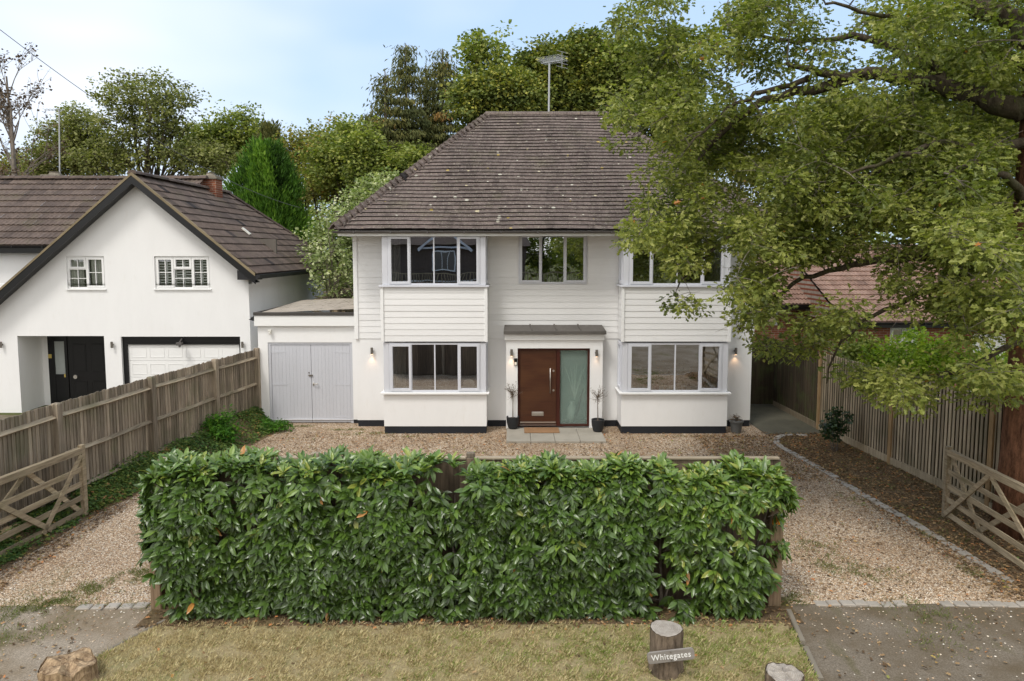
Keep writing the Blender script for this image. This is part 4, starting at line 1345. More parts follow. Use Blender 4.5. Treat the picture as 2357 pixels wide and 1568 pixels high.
mb.tube([(gx0 - 0.12, YG - 0.05, q[2] + 0.02), (gx0 - 0.12, YG + 1.2, q[2] + 0.02)], 0.045, 8)
mb.add([(gx0 - 0.20, YG - 0.1, q[2]), (gx0 - 0.06, YG - 0.1, q[2] - 0.04), (gx0 - 0.06, YG - 0.1, q[2] + 0.10), (gx0 - 0.12, YG - 0.1, q[2] + 0.03),
        (gx0 - 0.20, YG - 0.06, q[2]), (gx0 - 0.06, YG - 0.06, q[2] - 0.04), (gx0 - 0.06, YG - 0.06, q[2] + 0.10), (gx0 - 0.12, YG - 0.06, q[2] + 0.03)],
       [(0, 1, 2, 3), (4, 5, 6, 7), (0, 1, 5, 4), (1, 2, 6, 5), (2, 3, 7, 6), (3, 0, 4, 7)])
mb.build('garage_gutter', 'black_matt', house)
mb = MB(); mb.T = Tf(YG + 0.02); mb.tint = 0.5
fw = 0.07
mb.box(gd[0] + 0.002, gd[0] + fw, 0, 0.1, 0.005, gd[3] - 0.002)
mb.box(gd[1] - fw, gd[1] - 0.002, 0, 0.1, 0.005, gd[3] - 0.002)
mb.box(gd[0] + fw, gd[1] - fw, 0, 0.1, gd[3] - 0.06, gd[3] - 0.002)
mb.build('garage_door_frame', 'garage_grey', house)
xm = P(715.6, 850, YG)[0]
for k, (x0, x1) in enumerate(((gd[0] + fw + 0.006, xm - 0.005), (xm + 0.005, gd[1] - fw - 0.006))):
    mb = MB(); mb.T = Tf(YG + 0.035)
    n = 11
    mb.box(x0, x1, 0.012, 0.05, 0.02, gd[3] - 0.07, 0.5)
    for i in range(n):
        a, b = x0 + (x1 - x0) * i / n, x0 + (x1 - x0) * (i + 1) / n
        mb.bbox(a + 0.0005, b - 0.0005, 0, 0.0115, 0.02, gd[3] - 0.07, 0.0015, 0.5)
    dl = mb.build('garage_door', 'garage_grey', house)
    for zz in (gd[3] - 0.26, 1.05, 0.16):
        mb = MB(); mb.T = Tf(YG + 0.035); mb.tint = 0.5
        xa, xb = (x0, x0 + 0.42) if k == 0 else (x1, x1 - 0.42)
        mb.add([(xa, -0.006, zz - 0.03), (xb, -0.006, zz - 0.012), (xb, -0.006, zz + 0.012), (xa, -0.006, zz + 0.03),
                (xa, 0.0, zz - 0.03), (xb, 0.0, zz - 0.012), (xb, 0.0, zz + 0.012), (xa, 0.0, zz + 0.03)],
               [(0, 1, 2, 3), (0, 1, 5, 4), (2, 3, 7, 6), (1, 2, 6, 5)])
        mb.build('hinge', 'garage_grey', dl)
    if k == 0:
        mb = MB(); mb.tint = 0.5
        q = P(714, 864.5, YG)
        mb.bbox(q[0] - 0.05, q[0] + 0.06, YG + 0.005, YG + 0.034, q[2] - 0.02, q[2] + 0.02, 0.004)
        mb.tube([(q[0] - 0.04, YG + 0.034, q[2] + 0.075), (q[0] - 0.04, YG + 0.02, q[2] + 0.075)], 0.018, 8)
        mb.build('latch', 'dark_steel', dl)
    else:
        mb = MB(); mb.tint = 0.5
        q = P(721, 883.5, YG)
        mb.tube([(q[0], YG + 0.034, q[2]), (q[0], YG - 0.02, q[2]), (q[0] + 0.13, YG - 0.02, q[2])], 0.012, 8)
        mb.bbox(q[0] - 0.02, q[0] + 0.02, YG + 0.022, YG + 0.034, q[2] - 0.06, q[2] + 0.03, 0.004)
        mb.build('handle', 'steel', dl)
mb = MB(); mb.tint = 0.5
q = P(622.5, 762, YG)
mb.bbox(q[0] - 0.04, q[0] + 0.05, YG - 0.10, YG - 0.06, q[2] - 0.02, q[2] + 0.045, 0.008)
mb.bbox(q[0] - 0.03, q[0] + 0.03, YG - 0.06, YG - 0.001, q[2] - 0.03, q[2] + 0.03, 0.006)
mb.lathe((q[0] + 0.01, YG - 0.07, q[2] - 0.085), [(0.02, 0), (0.035, 0.02), (0.035, 0.045), (0.02, 0.06)], 12)
mb.build('security_light', 'cream_plastic', house)

# things standing on the window boards
def sill_item(name, label, cat, u, v, Y, fn):
    q = P(u, v, Y)
    t = thing(name, q, label, cat)
    return t, q
t, q = sill_item('ornament', 'round white plate ornament inside the lower left bay window', 'ornament', 1079, 893.5, YB + 0.22, None)
zi = zs0 - 0.028
t.location.z = zi; ORG[t.name] = Vector(t.location)
mb = MB(); mb.tint = 0.5
mb.tube([(q[0], YB + 0.26, zi + 0.17), (q[0], YB + 0.275, zi + 0.17)], 0.15, 28)
mb.build('disc', 'trim_white', t)
mb = MB(); mb.tint = 0.5
mb.bbox(q[0] - 0.05, q[0] + 0.05, YB + 0.23, YB + 0.30, zi, zi + 0.03)
mb.build('stand', 'trim_white', t)
def photo_frame(u, v, w, h, label, group=None, mat='card', inner='tan_card', zb=None, name='picture_frame'):
    q = P(u, v, YB + 0.27)
    zb = zi if zb is None else zb
    t = thing(name, (q[0], YB + 0.27, zb), label, 'picture frame', group)
    mb = MB(); mb.tint = 0.5
    mb.bbox(q[0] - w / 2, q[0] + w / 2, YB + 0.26, YB + 0.285, zb, zb + h)
    mb.build('frame', mat, t)
    mb = MB(); mb.tint = 0.5
    mb.bbox(q[0] - w * 0.28, q[0] + w * 0.28, YB + 0.256, YB + 0.2595, zb + h * 0.22, zb + h * 0.78)
    mb.build('picture', inner, t)
for u_, w_, h_, lb in ((1530.6, 0.155, 0.16, 'square cream frame, leftmost of the four standing in the lower right bay window'),
                       (1545.5, 0.145, 0.155, 'square cream frame next to the mullion, second of the four in the right bay'),
                       (1563.5, 0.12, 0.21, 'tallest cream frame of the four standing in the lower right bay window'),
                       (1575.5, 0.13, 0.15, 'small cream frame, rightmost of the four in the lower right bay window')):
    photo_frame(u_, 890, w_, h_, lb, 'picture frames in the lower right bay')
zu = zs1 - 0.058
photo_frame(965, 648, 0.17, 0.12, 'pink framed picture on the sill of the upper left bay window', None, 'pink', 'black_matt', zu)
photo_frame(983.5, 648, 0.17, 0.11, 'grey blue framed picture on the sill of the upper left bay window', None, 'gutter', 'black_matt', zu)
q = P(1510, 892, YB + 0.3)
t = thing('vase', (q[0], YB + 0.34, zi), 'rusty red round vase inside the lower right bay window', 'vase')
mb = MB(); mb.tint = 0.5
mb.lathe((q[0], YB + 0.34, zi), [(0.04, 0), (0.085, 0.05), (0.09, 0.11), (0.055, 0.17), (0.035, 0.2)], 16)
mb.build('body', 'terracotta', t, smooth=True)
mb = MB(); mb.tint = 0.5
mb.lathe((q[0], YB + 0.34, zi + 0.2), [(0.035, 0), (0.05, 0.02), (0.045, 0.028)], 16)
mb.build('rim', 'terracotta', t)

def curtain(x0, x1, y, z0, z1, name='curtain', mat='curtain'):
    mb = MB(); mb.tint = 0.5
    n = 20
    f_ = lambda X: y + 0.02 * math.sin(X * 75)
    for i in range(n):
        a, b = x0 + (x1 - x0) * i / n, x0 + (x1 - x0) * (i + 1) / n
        mb.quad((a, f_(a), z0), (b, f_(b), z0), (b, f_(b), z1), (a, f_(a), z1))
    mb.build(name, mat, house)
curtain(bays[0][0] + 0.22, bays[0][0] + 0.50, YB + 0.42, zs0, zw0)
curtain(bays[0][0] + 0.22, bays[0][0] + 0.40, YB + 0.42, zs1, zw1)
curtain(bays[1][1] - 0.42, bays[1][1] - 0.22, YB + 0.45, zs0, zw0 - 0.3)
curtain(bays[1][1] - 0.36, bays[1][1] - 0.22, YB + 0.42, zs1, zw1)

# ------------------------------------------------------------------ slab step, mat, pots
t = thing('door_step', (1.07, 17.6, 0), 'pale paving slab step laid in front of the brown front door', 'step')
sx0, sx1, sy0, sy1 = G(1165, 1016, 0.05)[0], G(1396, 1016, 0.05)[0], G(1165, 1016, 0.05)[1], YP - 0.002
xs = [sx0 + (sx1 - sx0) * k for k in (0, 0.247, 0.49, 0.742, 1.0)]
for i in range(4):
    for j in range(2):
        ya, yb = (sy0, sy0 + 0.6) if j == 0 else (sy0 + 0.606, sy1)
        mb = MB()
        mb.bbox(xs[i] + 0.004, xs[i + 1] - 0.004, ya, yb - 0.004, -0.02, 0.055 + rnd.uniform(-0.003, 0.003), 0.006)
        mb.build('slab', 'slab', t)
q0, q1 = G(1207, 998, 0.06), G(1290, 986, 0.06)
mb = MB(); mb.tint = 0.5
mb.bbox(q0[0], q1[0] - 0.05, 17.62, 18.14, 0.062, 0.078, 0.005)
o = mb.build('doormat', 'mat_coir')
tag(o, 'brown coir doormat lying on the slabs at the front door', 'doormat')

def potted_tree(u, v, label, lean, sc=1.0):
    x, y, _ = G(u, v, 0.058)
    t = thing('potted_tree', (x, y, 0.058), label, 'potted plant', 'small potted trees beside the front door')
    mb = MB(); mb.tint = 0.5
    mb.lathe((x, y, 0.058), [(0.10, 0), (0.125, 0.03), (0.155, 0.16), (0.165, 0.27), (0.165, 0.31), (0.145, 0.31), (0.14, 0.27), (0.0, 0.265)], 24)
    mb.build('pot', 'pot_black', t, smooth=False)
    mb = MB(); mb.tint = 0.5
    mb.lathe((x, y, 0.31), [(0.135, 0), (0.08, 0.025), (0.0, 0.03)], 14)
    mb.build('soil', 'soil', t)
    mb = MB(); mb.tint = 0.5
    top = Vector((x + lean, y, 0.95))
    mb.tube(bez((x, y, 0.30), top, (-lean * 0.3, 0, 0), 5), [0.014, 0.013, 0.012, 0.011, 0.010, 0.009], 6)
    ends = []
    for i in range(26):
        d = Vector((rnd.gauss(0, 1), rnd.gauss(0, 1), rnd.gauss(0.5, 0.8))).normalized()
        e = top + Vector((0, 0, 0.06)) + d * rnd.uniform(0.14, 0.27)
        b = bez(top + Vector((0, 0, rnd.uniform(-0.08, 0.05))), e, (0, 0, -0.03), 3)
        mb.tube(b, [0.005, 0.004, 0.003, 0.002], 4, False)
        ends += b[1:]
    mb.build('stem', 'bark_grey', t)
    e = np.repeat(np.array([tuple(p) for p in ends]), 3, axis=0) + RN.normal(0, 0.02, (len(ends) * 3, 3))
    n = len(e)
    leaf_object('leaves', e, RN.normal(size=(n, 3)), RN.normal(size=(n, 3)), RN.uniform(0.03, 0.055, n), T_NARROW, RN.random(n), 'leaf_dead', t)
potted_tree(1180.5, 986, 'small bare standard tree in a black pot left of the front door', 0.0)
potted_tree(1376, 993, 'small withered standard tree in a black pot right of the front door', -0.02)
x, y, _ = G(1694, 996, 0.0)
t = thing('plant_pot', (x, y, 0), 'grey pot with a drooping withered plant by the house corner', 'plant pot')
mb = MB(); mb.tint = 0.5
mb.lathe((x, y, 0), [(0.11, 0), (0.12, 0.02), (0.15, 0.22), (0.16, 0.28), (0.185, 0.285), (0.185, 0.325), (0.16, 0.325), (0.15, 0.28), (0, 0.275)], 24)
mb.build('pot', 'pot_grey', t)
mb = MB(); mb.tint = 0.5
st = []
for i in range(12):
    an = rnd.uniform(0, 6.28); r = rnd.uniform(0.08, 0.22)
    b = bez((x, y, 0.27), (x + r * math.cos(an), y + r * math.sin(an), 0.32 + rnd.uniform(-0.03, 0.12)), (0, 0, 0.12), 4)
    mb.tube(b, [0.006, 0.005, 0.004, 0.003, 0.002], 4, False); st += b[2:]
mb.tube([(x, y, 0.27), (x + 0.01, y, 0.5)], 0.005, 4)
mb.build('stem', 'bark_grey', t)
e = np.array([tuple(p) for p in st for _ in range(2)]); n = len(e)
leaf_object('leaves', e, RN.normal(size=(n, 3)) * [1, 1, .4] - [0, 0, .5], RN.normal(size=(n, 3)), RN.uniform(0.05, 0.10, n), T_NARROW, RN.random(n), 'leaf_dead', t)

# ------------------------------------------------------------------ neighbour on the left
YN = 20.25
nb = thing('neighbour_house', (-11, YN, 0), 'white rendered house with black barge boards and brown concrete tile roof', 'house')
nxr = P(577, 800, YN)[0]
apex = P(305, 402, YN - 0.3)
er = P(585, 630, YN - 0.3)           # right foot of the verge
slope = (apex[2] - er[2]) / (er[0] - apex[0])
xl = -19.0
def nroof(x):
    return apex[2] - abs(x - apex[0]) * slope
w1 = (P(152, 600, YN)[0], P(239.5, 600, YN)[0], P(200, 667.5, YN)[2], P(200, 590, YN)[2])
w2 = (P(354.7, 600, YN)[0], P(482, 600, YN)[0], P(400, 667.5, YN)[2], P(400, 590, YN)[2])
rc = (P(41, 800, YN)[0], P(240.5, 800, YN)[0], 0.0, P(100, 773.6, YN)[2])
gg = (P(279, 800, YN)[0], P(553.3, 800, YN)[0], 0.0, P(400, 775, YN)[2])
mb = MB(); mb.T = Tf(YN)
ztop = er[2] - 0.3
wall(mb, xl, nxr, -0.05, ztop, 0.3, [(w1[0], w1[1], w1[2], ztop) if w1[3] > ztop else w1, (w2[0], w2[1], w2[2], ztop) if w2[3] > ztop else w2, (rc[0], rc[1], -0.049, rc[3]), (gg[0], gg[1], -0.049, gg[3])])
# gable triangle above, with its window openings continued
cut = []
xs = sorted(set([xl, nxr, w1[0], w1[1], w2[0], w2[1], apex[0]]))
for a, b in zip(xs[:-1], xs[1:]):
    m_ = (a + b) / 2
    z0_ = ztop
    for w in (w1, w2):
        if w[0] < m_ < w[1] and w[3] > ztop:
            z0_ = w[3]
    za, zb = nroof(a) - 0.06, nroof(b) - 0.06
    if za < z0_ and zb < z0_:
        continue
    if za < z0_:
        a = a + (z0_ - za) / slope; za = z0_
    if zb < z0_:
        b = b - (z0_ - zb) / slope; zb = z0_
    mb.quad((a, 0, z0_), (b, 0, z0_), (b, 0, zb), (a, 0, za), 0.5)
    for w in (w1, w2):
        if w[0] < m_ < w[1] and w[3] > ztop:
            mb.quad((w[0], 0, w[3]), (w[1], 0, w[3]), (w[1], 0.3, w[3]), (w[0], 0.3, w[3]), 0.5)
            for X in w[:2]:
                mb.quad((X, 0, ztop), (X, 0, w[3]), (X, 0.3, w[3]), (X, 0.3, ztop), 0.5)
mb.T = None
YNB = 29.4
mb.box(nxr - 0.3, nxr, YN + 0.302, YNB, -0.05, er[2] + 0.08, 0.5)
mb.box(-18, nxr - 0.302, YNB - 0.3, YNB, -0.05, er[2] - 0.1, 0.5)
# porch recess
dpt = 1.15
mb.box(rc[0] - 0.2, rc[0] - 0.001, YN + 0.302, YN + dpt, -0.05, rc[3] + 0.1, 0.5)
mb.box(rc[1] + 0.001, rc[1] + 0.2, YN + 0.302, YN + dpt, -0.05, rc[3] + 0.1, 0.5)
mb.box(rc[0], rc[1], YN + 0.302, YN + dpt, rc[3] + 0.002, rc[3] + 0.1, 0.5)
mb.build('wall', 'render_white', nb)
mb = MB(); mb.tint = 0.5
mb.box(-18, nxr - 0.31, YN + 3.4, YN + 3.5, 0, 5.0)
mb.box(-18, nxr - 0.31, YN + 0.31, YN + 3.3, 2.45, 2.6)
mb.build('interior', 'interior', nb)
# black door set in the recess
YD = YN + dpt - 0.12
dx0, dx1 = P(112.6, 850, YD)[0], rc[1] - 0.002
mb = MB(); mb.tint = 0.5
mb.box(rc[0] + 0.0, dx0 - 0.002, YD, YD + 0.1, -0.05, rc[3])
mb.build('recess_wall', 'render_white', nb)
ztd = rc[3] - 0.004
mb = MB(); mb.T = Tf(YD); mb.tint = 0.5
wd = dx1 - dx0
for a0, a1 in ((0, 0.08), (0.215, 0.25), (0.80, 0.835), (0.965, 1.0)):
    mb.box(dx0 + wd * a0, dx0 + wd * a1, 0, 0.09, 0, ztd)
for a0, a1 in ((0.08, 0.215), (0.835, 0.965)):
    mb.box(dx0 + wd * a0, dx0 + wd * a1, 0.01, 0.08, 0, 0.92)
    mb.box(dx0 + wd * a0, dx0 + wd * a1, 0.01, 0.08, ztd - 0.28, ztd)
mb.box(dx0 + wd * 0.25, dx0 + wd * 0.80, 0.0, 0.08, ztd - 0.12, ztd)
mb.build('door_frame', 'black', nb)
mb = MB(); mb.T = Tf(YD); mb.tint = 0.5
la, lb_ = dx0 + wd * 0.255, dx0 + wd * 0.795
mb.bbox(la, lb_, 0.02, 0.07, 0.02, ztd - 0.13)
for a0, a1 in ((0.12, 0.44), (0.56, 0.88)):
    for z0_, z1_ in ((0.2, 0.72), (0.98, 1.85)):
        X0, X1 = la + (lb_ - la) * a0, la + (lb_ - la) * a1
        for e in range(2):
            k = 0.03 * e
            mb.bbox(X0 + k, X1 - k, 0.012 - 0.006 * e, 0.0195, z0_ + k, z1_ - k, 0.006)
nd_ = mb.build('front_door', 'black', nb)
mb = MB(); mb.tint = 0.5
q = P(174.5, 867.5, YD)
mb.tube([(q[0], YD + 0.012, q[2]), (q[0], YD - 0.03, q[2])], 0.06, 12)
mb.build('door_knocker', 'steel', nd_)
mb = MB(); mb.tint = 0.5
q = P(149.5, 865, YD)
mb.bbox(q[0] - 0.03, q[0] + 0.03, YD, YD + 0.018, q[2] - 0.05, q[2] + 0.05)
mb.build('lock', 'brass', nd_)
M['pane_white'] = paint_mat('obscured_glass', (0.40, 0.43, 0.42), 0.35, 0.3, 60, 0.4)
for a0, a1 in ((0.08, 0.215), (0.835, 0.965)):
    mb = MB(); mb.T = Tf(YD + 0.03); mb.tint = 0.5
    mb.box(dx0 + wd * a0, dx0 + wd * a1, 0, 0.015, 0.92, ztd - 0.28)
    mb.build('side_light', 'pane_white', nb)
mb = MB(); mb.tint = 0.5
q = P(115.5, 820, YD)
mb.bbox(q[0] - 0.05, q[0] + 0.05, YD - 0.02, YD - 0.001, q[2] - 0.06, q[2] + 0.06)
mb.build('alarm_plate', 'brass', nb)
# garage door
mb = MB(); mb.T = Tf(YN + 0.08); mb.tint = 0.5
mb.box(gg[0] + 0.001, gg[0] + 0.12, 0, 0.1, 0, gg[3] - 0.001)
mb.box(gg[1] - 0.06, gg[1] - 0.001, 0, 0.1, 0, gg[3] - 0.001)
mb.box(gg[0] + 0.12, gg[1] - 0.06, 0, 0.1, gg[3] - 0.24, gg[3] - 0.001)
mb.box(gg[0] + 0.10, gg[1] - 0.05, -0.02, 0.0, gg[3] - 0.15, gg[3] - 0.135)
mb.build('garage_door_frame', 'black', nb)
mb = MB(); mb.T = Tf(YN + 0.13); mb.tint = 0.5
a0, a1 = gg[0] + 0.122, gg[1] - 0.062
for r in range(4):
    z0_, z1_ = 0.02 + r * 0.485, 0.02 + (r + 1) * 0.485 - 0.006
    mb.bbox(a0, a1, 0.0, 0.03, z0_, z1_, 0.004)
    for cidx in range(6):
        X0 = a0 + 0.1 + cidx * (a1 - a0 - 0.1) / 6
        X1 = X0 + (a1 - a0 - 0.1) / 6 - 0.1
        for (b0_, b1_, c0_, c1_) in ((X0, X1, z0_ + 0.09, z0_ + 0.10), (X0, X1, z1_ - 0.10, z1_ - 0.09), (X0, X0 + 0.01, z0_ + 0.1, z1_ - 0.1), (X1 - 0.01, X1, z0_ + 0.1, z1_ - 0.1)):
            mb.box(b0_, b1_, -0.008, -0.0005, c0_, c1_)
mb.build('garage_door', 'trim_white', nb)
mb = MB(); mb.tint = 0.5
q = P(417, 790, YN)
mb.bbox(q[0] - 0.08, q[0] + 0.08, YN - 0.16, YN - 0.03, q[2] - 0.05, q[2] + 0.03)
mb.tube([(q[0], YN - 0.1, q[2] + 0.03), (q[0], YN + 0.06, q[2] + 0.12)], 0.02, 6)
mb.lathe((q[0] + 0.01, YN - 0.12, q[2] - 0.10), [(0.02, 0), (0.035, 0.015), (0.03, 0.05)], 10)
mb.build('security_light', 'gutter', nb)
for u_ in (6, 260.5, 560):
    wall_lamp(u_, 793, YN, False, nb)
mb = MB(); mb.tint = 0.5
q = P(486, 567, YN)
mb.tube([(q[0], YN - 0.09, q[2]), (q[0], YN, q[2])], 0.055, 12)
mb.build('sensor', 'cream_plastic', nb)
# windows with glazing bars, curtains and shutters behind
window(nb, Tf(YN + 0.06), w1[0], w1[1], w1[2] + 0.03, w1[3], [(1, False, 0.34), (1, True)], 'trim_white', 'glass_far', 0.05, bars=(2, 0.30), sill=0.09)
window(nb, Tf(YN + 0.06), w2[0], w2[1], w2[2] + 0.03, w2[3], [(1, True), (1.05, False, 0.34), (1, True)], 'trim_white', 'glass_far', 0.05, bars=(2, 0.30), sill=0.09)
mb = MB(); mb.tint = 0.5
for x0, x1 in ((w1[0] + 0.03, w1[0] + 0.40), (w1[1] - 0.45, w1[1] - 0.03)):
    n = 24
    for i in range(n):
        a, b = x0 + (x1 - x0) * i / n, x0 + (x1 - x0) * (i + 1) / n
        f_ = lambda X: YN + 0.15 + 0.025 * math.sin(X * 70)
        mb.quad((a, f_(a), w1[2]), (b, f_(b), w1[2]), (b, f_(b), w1[3]), (a, f_(a), w1[3]))
mb.build('curtain', 'curtain', nb)
mb = MB(); mb.tint = 0.5
npan = 6
for i in range(npan):
    a = w2[0] + 0.03 + (w2[1] - w2[0] - 0.06) * i / npan
    b = w2[0] + 0.03 + (w2[1] - w2[0] - 0.06) * (i + 1) / npan
    mb.box(a + 0.003, a + 0.035, YN + 0.12, YN + 0.15, w2[2] + 0.02, w2[3] - 0.02)
    mb.box(b - 0.035, b - 0.003, YN + 0.12, YN + 0.15, w2[2] + 0.02, w2[3] - 0.02)
    z = w2[2] + 0.05
    while z < w2[3] - 0.06:
        mb.add([(a + 0.035, YN + 0.105, z - 0.008), (b - 0.035, YN + 0.105, z - 0.008), (b - 0.035, YN + 0.16, z + 0.020), (a + 0.035, YN + 0.16, z + 0.020),
                (a + 0.035, YN + 0.105, z - 0.014), (b - 0.035, YN + 0.105, z - 0.014)], [(0, 1, 2, 3), (0, 1, 5, 4)])
        z += 0.075
mb.build('shutter', 'shutter', nb)
# gable roof: right slope with hipped end, left slope (catslide)
YF0 = YN - 0.35
rn = er[0] + 0.05 - apex[0]
hz = apex[2] - er[2]
rl = math.hypot(rn, hz)
YR1 = 26.5; YR2 = YNB + 0.6
upn = Vector((-rn / rl, 0, hz / rl)); nn_ = Vector((hz / rl, 0, rn / rl))
nck = 13
mb = MB()
rolltiles(mb, (er[0] + 0.05, 0, er[2]), (0, 1, 0), upn, nn_, nck, rl / nck, lambda s: YF0, lambda s: YR2 + (YR1 - YR2) * s / rl)
mb.build('roof_slope', 'tile_left', nb)
mb = MB()
ll = 9.0; lx = ll
dl_ = math.hypot(lx, lx * slope)
upl = Vector((1 / math.hypot(1, slope), 0, slope / math.hypot(1, slope))); nl = Vector((-slope, 0, 1)).normalized()
nck2 = int(dl_ / 0.37)
Lx = apex[0] - lx
mb_ok = MB()
rolltiles(mb_ok, (Lx, 0, apex[2] - lx * slope), (0, 1, 0), upl, nl, nck2, dl_ / nck2, lambda s: YF0, lambda s: YR1 + 1)
mb_ok.build('roof_slope', 'tile_left', nb)
mb = MB(); mb.tint = 0.3
e_ = 0.09
mb.add([(er[0], YF0 + 0.01, er[2] - 0.0 - e_), (apex[0], YF0 + 0.01, apex[2] - e_), (apex[0], YR1, apex[2] - e_), (er[0], YR2, er[2] - e_), (apex[0] - lx, YF0 + 0.01, apex[2] - lx * slope - e_), (apex[0] - lx, YR2, apex[2] - lx * slope - e_)],
       [(0, 1, 2, 3), (4, 5, 2, 1), (2, 5, 3)])
mb.build('roof_deck', 'felt', nb)
def ridge(mb, p, q, r=0.13, seg=0.45):
    p, q = Vector(p), Vector(q)
    d = (q - p); n = max(1, int(d.length / seg)); dn = d.normalized()
    side = Vector((dn.y, -dn.x, 0)).normalized(); u = side.cross(dn)
    if u.z < 0: u = -u
    for i in range(n):
        a = p + d * (i / n); b = p + d * ((i + 1.03) / n)
        pts = []
        for c, lf in ((a, 0.0), (b, 0.012)):
            for k in range(6):
                an = (k / 5 - 0.5) * math.pi
                pts.append(c + side * math.sin(an) * r + u * (math.cos(an) * r * 0.8 + lf - 0.03))
        mb.add(pts, [(k, k + 1, 7 + k, 6 + k) for k in range(5)] + [tuple(range(6)), tuple(range(6, 12))], rnd.random())
mb = MB()
ridge(mb, (apex[0], YF0, apex[2] + 0.05), (apex[0], YR1 + 0.1, apex[2] + 0.05))
ridge(mb, (er[0], YR2, er[2] + 0.04), (apex[0], YR1, apex[2] + 0.05), 0.11)
mb.build('ridge_tiles', 'tile_left', nb)
# barge boards with a pale verge
M['verge'] = paint_mat('verge_mortar', (0.27, 0.215, 0.13), 0.9, 0.4, 60, 0.6, dirt=(0.13, 0.09, 0.05))
for sgn in (1, -1):
    n = 14
    Ltot = (er[0] + 0.05 - apex[0]) if sgn > 0 else lx
    mbb, mbv = MB(), MB(); mbb.tint = 0.5
    flare = lambda d: 0.10 * max(0, (d - Ltot + 0.9) / 0.9) ** 2 if sgn > 0 else 0
    for i in range(n):
        da, db = Ltot * i / n, Ltot * (i + 1) / n
        ax_, bx_ = apex[0] + sgn * da, apex[0] + sgn * db
        za, zb = apex[2] - da * slope, apex[2] - db * slope
        h = 0.22
        mbb.add([(ax_, YF0 - 0.02, za - 0.03), (bx_, YF0 - 0.02, zb - 0.03), (bx_, YF0 - 0.02, zb - 0.03 - h), (ax_, YF0 - 0.02, za - 0.03 - h),
                 (ax_, YF0 + 0.02, za - 0.03), (bx_, YF0 + 0.02, zb - 0.03), (bx_, YF0 + 0.02, zb - 0.03 - h), (ax_, YF0 + 0.02, za - 0.03 - h)],
                [(0, 1, 2, 3), (4, 5, 6, 7), (2, 3, 7, 6), (0, 1, 5, 4)])
        mbb.add([(ax_, YF0 + 0.021, za - 0.21), (bx_, YF0 + 0.021, zb - 0.21), (bx_, YN + 0.01, zb - 0.21), (ax_, YN + 0.01, za - 0.21)], [(0, 1, 2, 3)])
        jj = rnd.uniform(-0.006, 0.006)
        mbv.add([(ax_, YF0 - 0.035, za + 0.045 + jj), (bx_, YF0 - 0.035, zb + 0.045 + jj), (bx_, YF0 - 0.035, zb - 0.028), (ax_, YF0 - 0.035, za - 0.028),
                 (ax_, YF0 + 0.03, za + 0.055 + jj), (bx_, YF0 + 0.03, zb + 0.055 + jj)],
                [(0, 1, 2, 3), (0, 1, 5, 4)], rnd.random())
    mbb.build('barge_board', 'black', nb)
    mbv.build('verge', 'verge', nb)
mb = MB(); mb.tint = 0.5
mb.add([(er[0] - 0.45, YF0 - 0.012, er[2] + 0.10), (er[0] + 0.12, YF0 - 0.012, er[2] - 0.08), (er[0] + 0.12, YF0 - 0.012, er[2] - 0.17), (er[0] - 0.45, YF0 - 0.012, er[2] - 0.17),
        (er[0] - 0.45, YN, er[2] + 0.10), (er[0] + 0.12, YN, er[2] - 0.08), (er[0] + 0.12, YN, er[2] - 0.17), (er[0] - 0.45, YN, er[2] - 0.17)],
       [(0, 1, 2, 3), (2, 3, 7, 6), (1, 2, 6, 5)])
mb.box(er[0] + 0.04, er[0] + 0.16, YF0, YR2, er[2] - 0.13, er[2] - 0.03)
mb.box(nxr + 0.002, er[0] + 0.039, YF0 + 0.4, YR2, er[2] - 0.16, er[2] - 0.13)
mb.build('gutter', 'black_matt', nb)
mb = MB(); mb.tint = 0.5
q = P(494, 461, 23.4)
vp = Vector((apex[0] + 1.7, 23.2, apex[2] - 1.7 * slope))
mb.beam(vp + nn_ * 0.09, vp + nn_ * 0.09 - upn * 0.32, 0.12, 0.05, nn_)
mb.build('roof_vent', 'cream_plastic', nb)
# chimney
mb = MB(); mb.tint = 0.5
chx = apex[0] + 0.05; chy = 25.0
cz_ = apex[2]
mb.box(chx - 0.28, chx + 0.28, chy - 0.27, chy + 0.27, cz_ - 0.5, cz_ + 0.36)
ch = mb.build('chimney', 'brick', nb)
mb = MB(); mb.tint = 0.5
mb.bbox(chx - 0.33, chx + 0.33, chy - 0.32, chy + 0.32, cz_ + 0.361, cz_ + 0.43)
mb.bbox(chx - 0.27, chx + 0.27, chy - 0.26, chy + 0.26, cz_ + 0.431, cz_ + 0.49)
mb.lathe((chx, chy, cz_ + 0.491), [(0.16, 0), (0.13, 0.06), (0.14, 0.1)], 12)
mb.build('chimney_cap', 'kerb_concrete', ch)
# main wing behind, ridge running left
Yw = 21.6
ew = 4.78; zw_ = ew
Yrw = Yw + 3.3
rzw = P(100, 415, Yrw)[2]
mb = MB()
slw = math.hypot(3.3, rzw - ew)
upw = Vector((0, 3.3 / slw, (rzw - ew) / slw)); nw = Vector((0, -(rzw - ew) / slw, 3.3 / slw))
ncw = 11
xiw = apex[0] - 0.2
def xlim(s):   # valley against the gable roof
    z = ew + (rzw - ew) * s / slw
    return apex[0] - (apex[2] - z) / slope + 0.35 if z < apex[2] else apex[0]
rolltiles(mb, (0, Yw - 0.35, ew), (1, 0, 0), upw, nw, ncw, slw / ncw, lambda s: -26, xlim, 0.30, 0.026, 0.035)
mb.build('roof_slope', 'tile_left', nb)
mb = MB()
ridge(mb, (-26, Yw - 0.35 + 3.3, rzw + 0.04), (apex[0] + 0.1, Yw - 0.35 + 3.3, rzw + 0.04), 0.13)
mb.build('ridge_tiles', 'tile_left', nb)
mb = MB(); mb.tint = 0.5
mb.box(-26, -13.4, Yw, Yw + 0.25, 0, ew - 0.05)
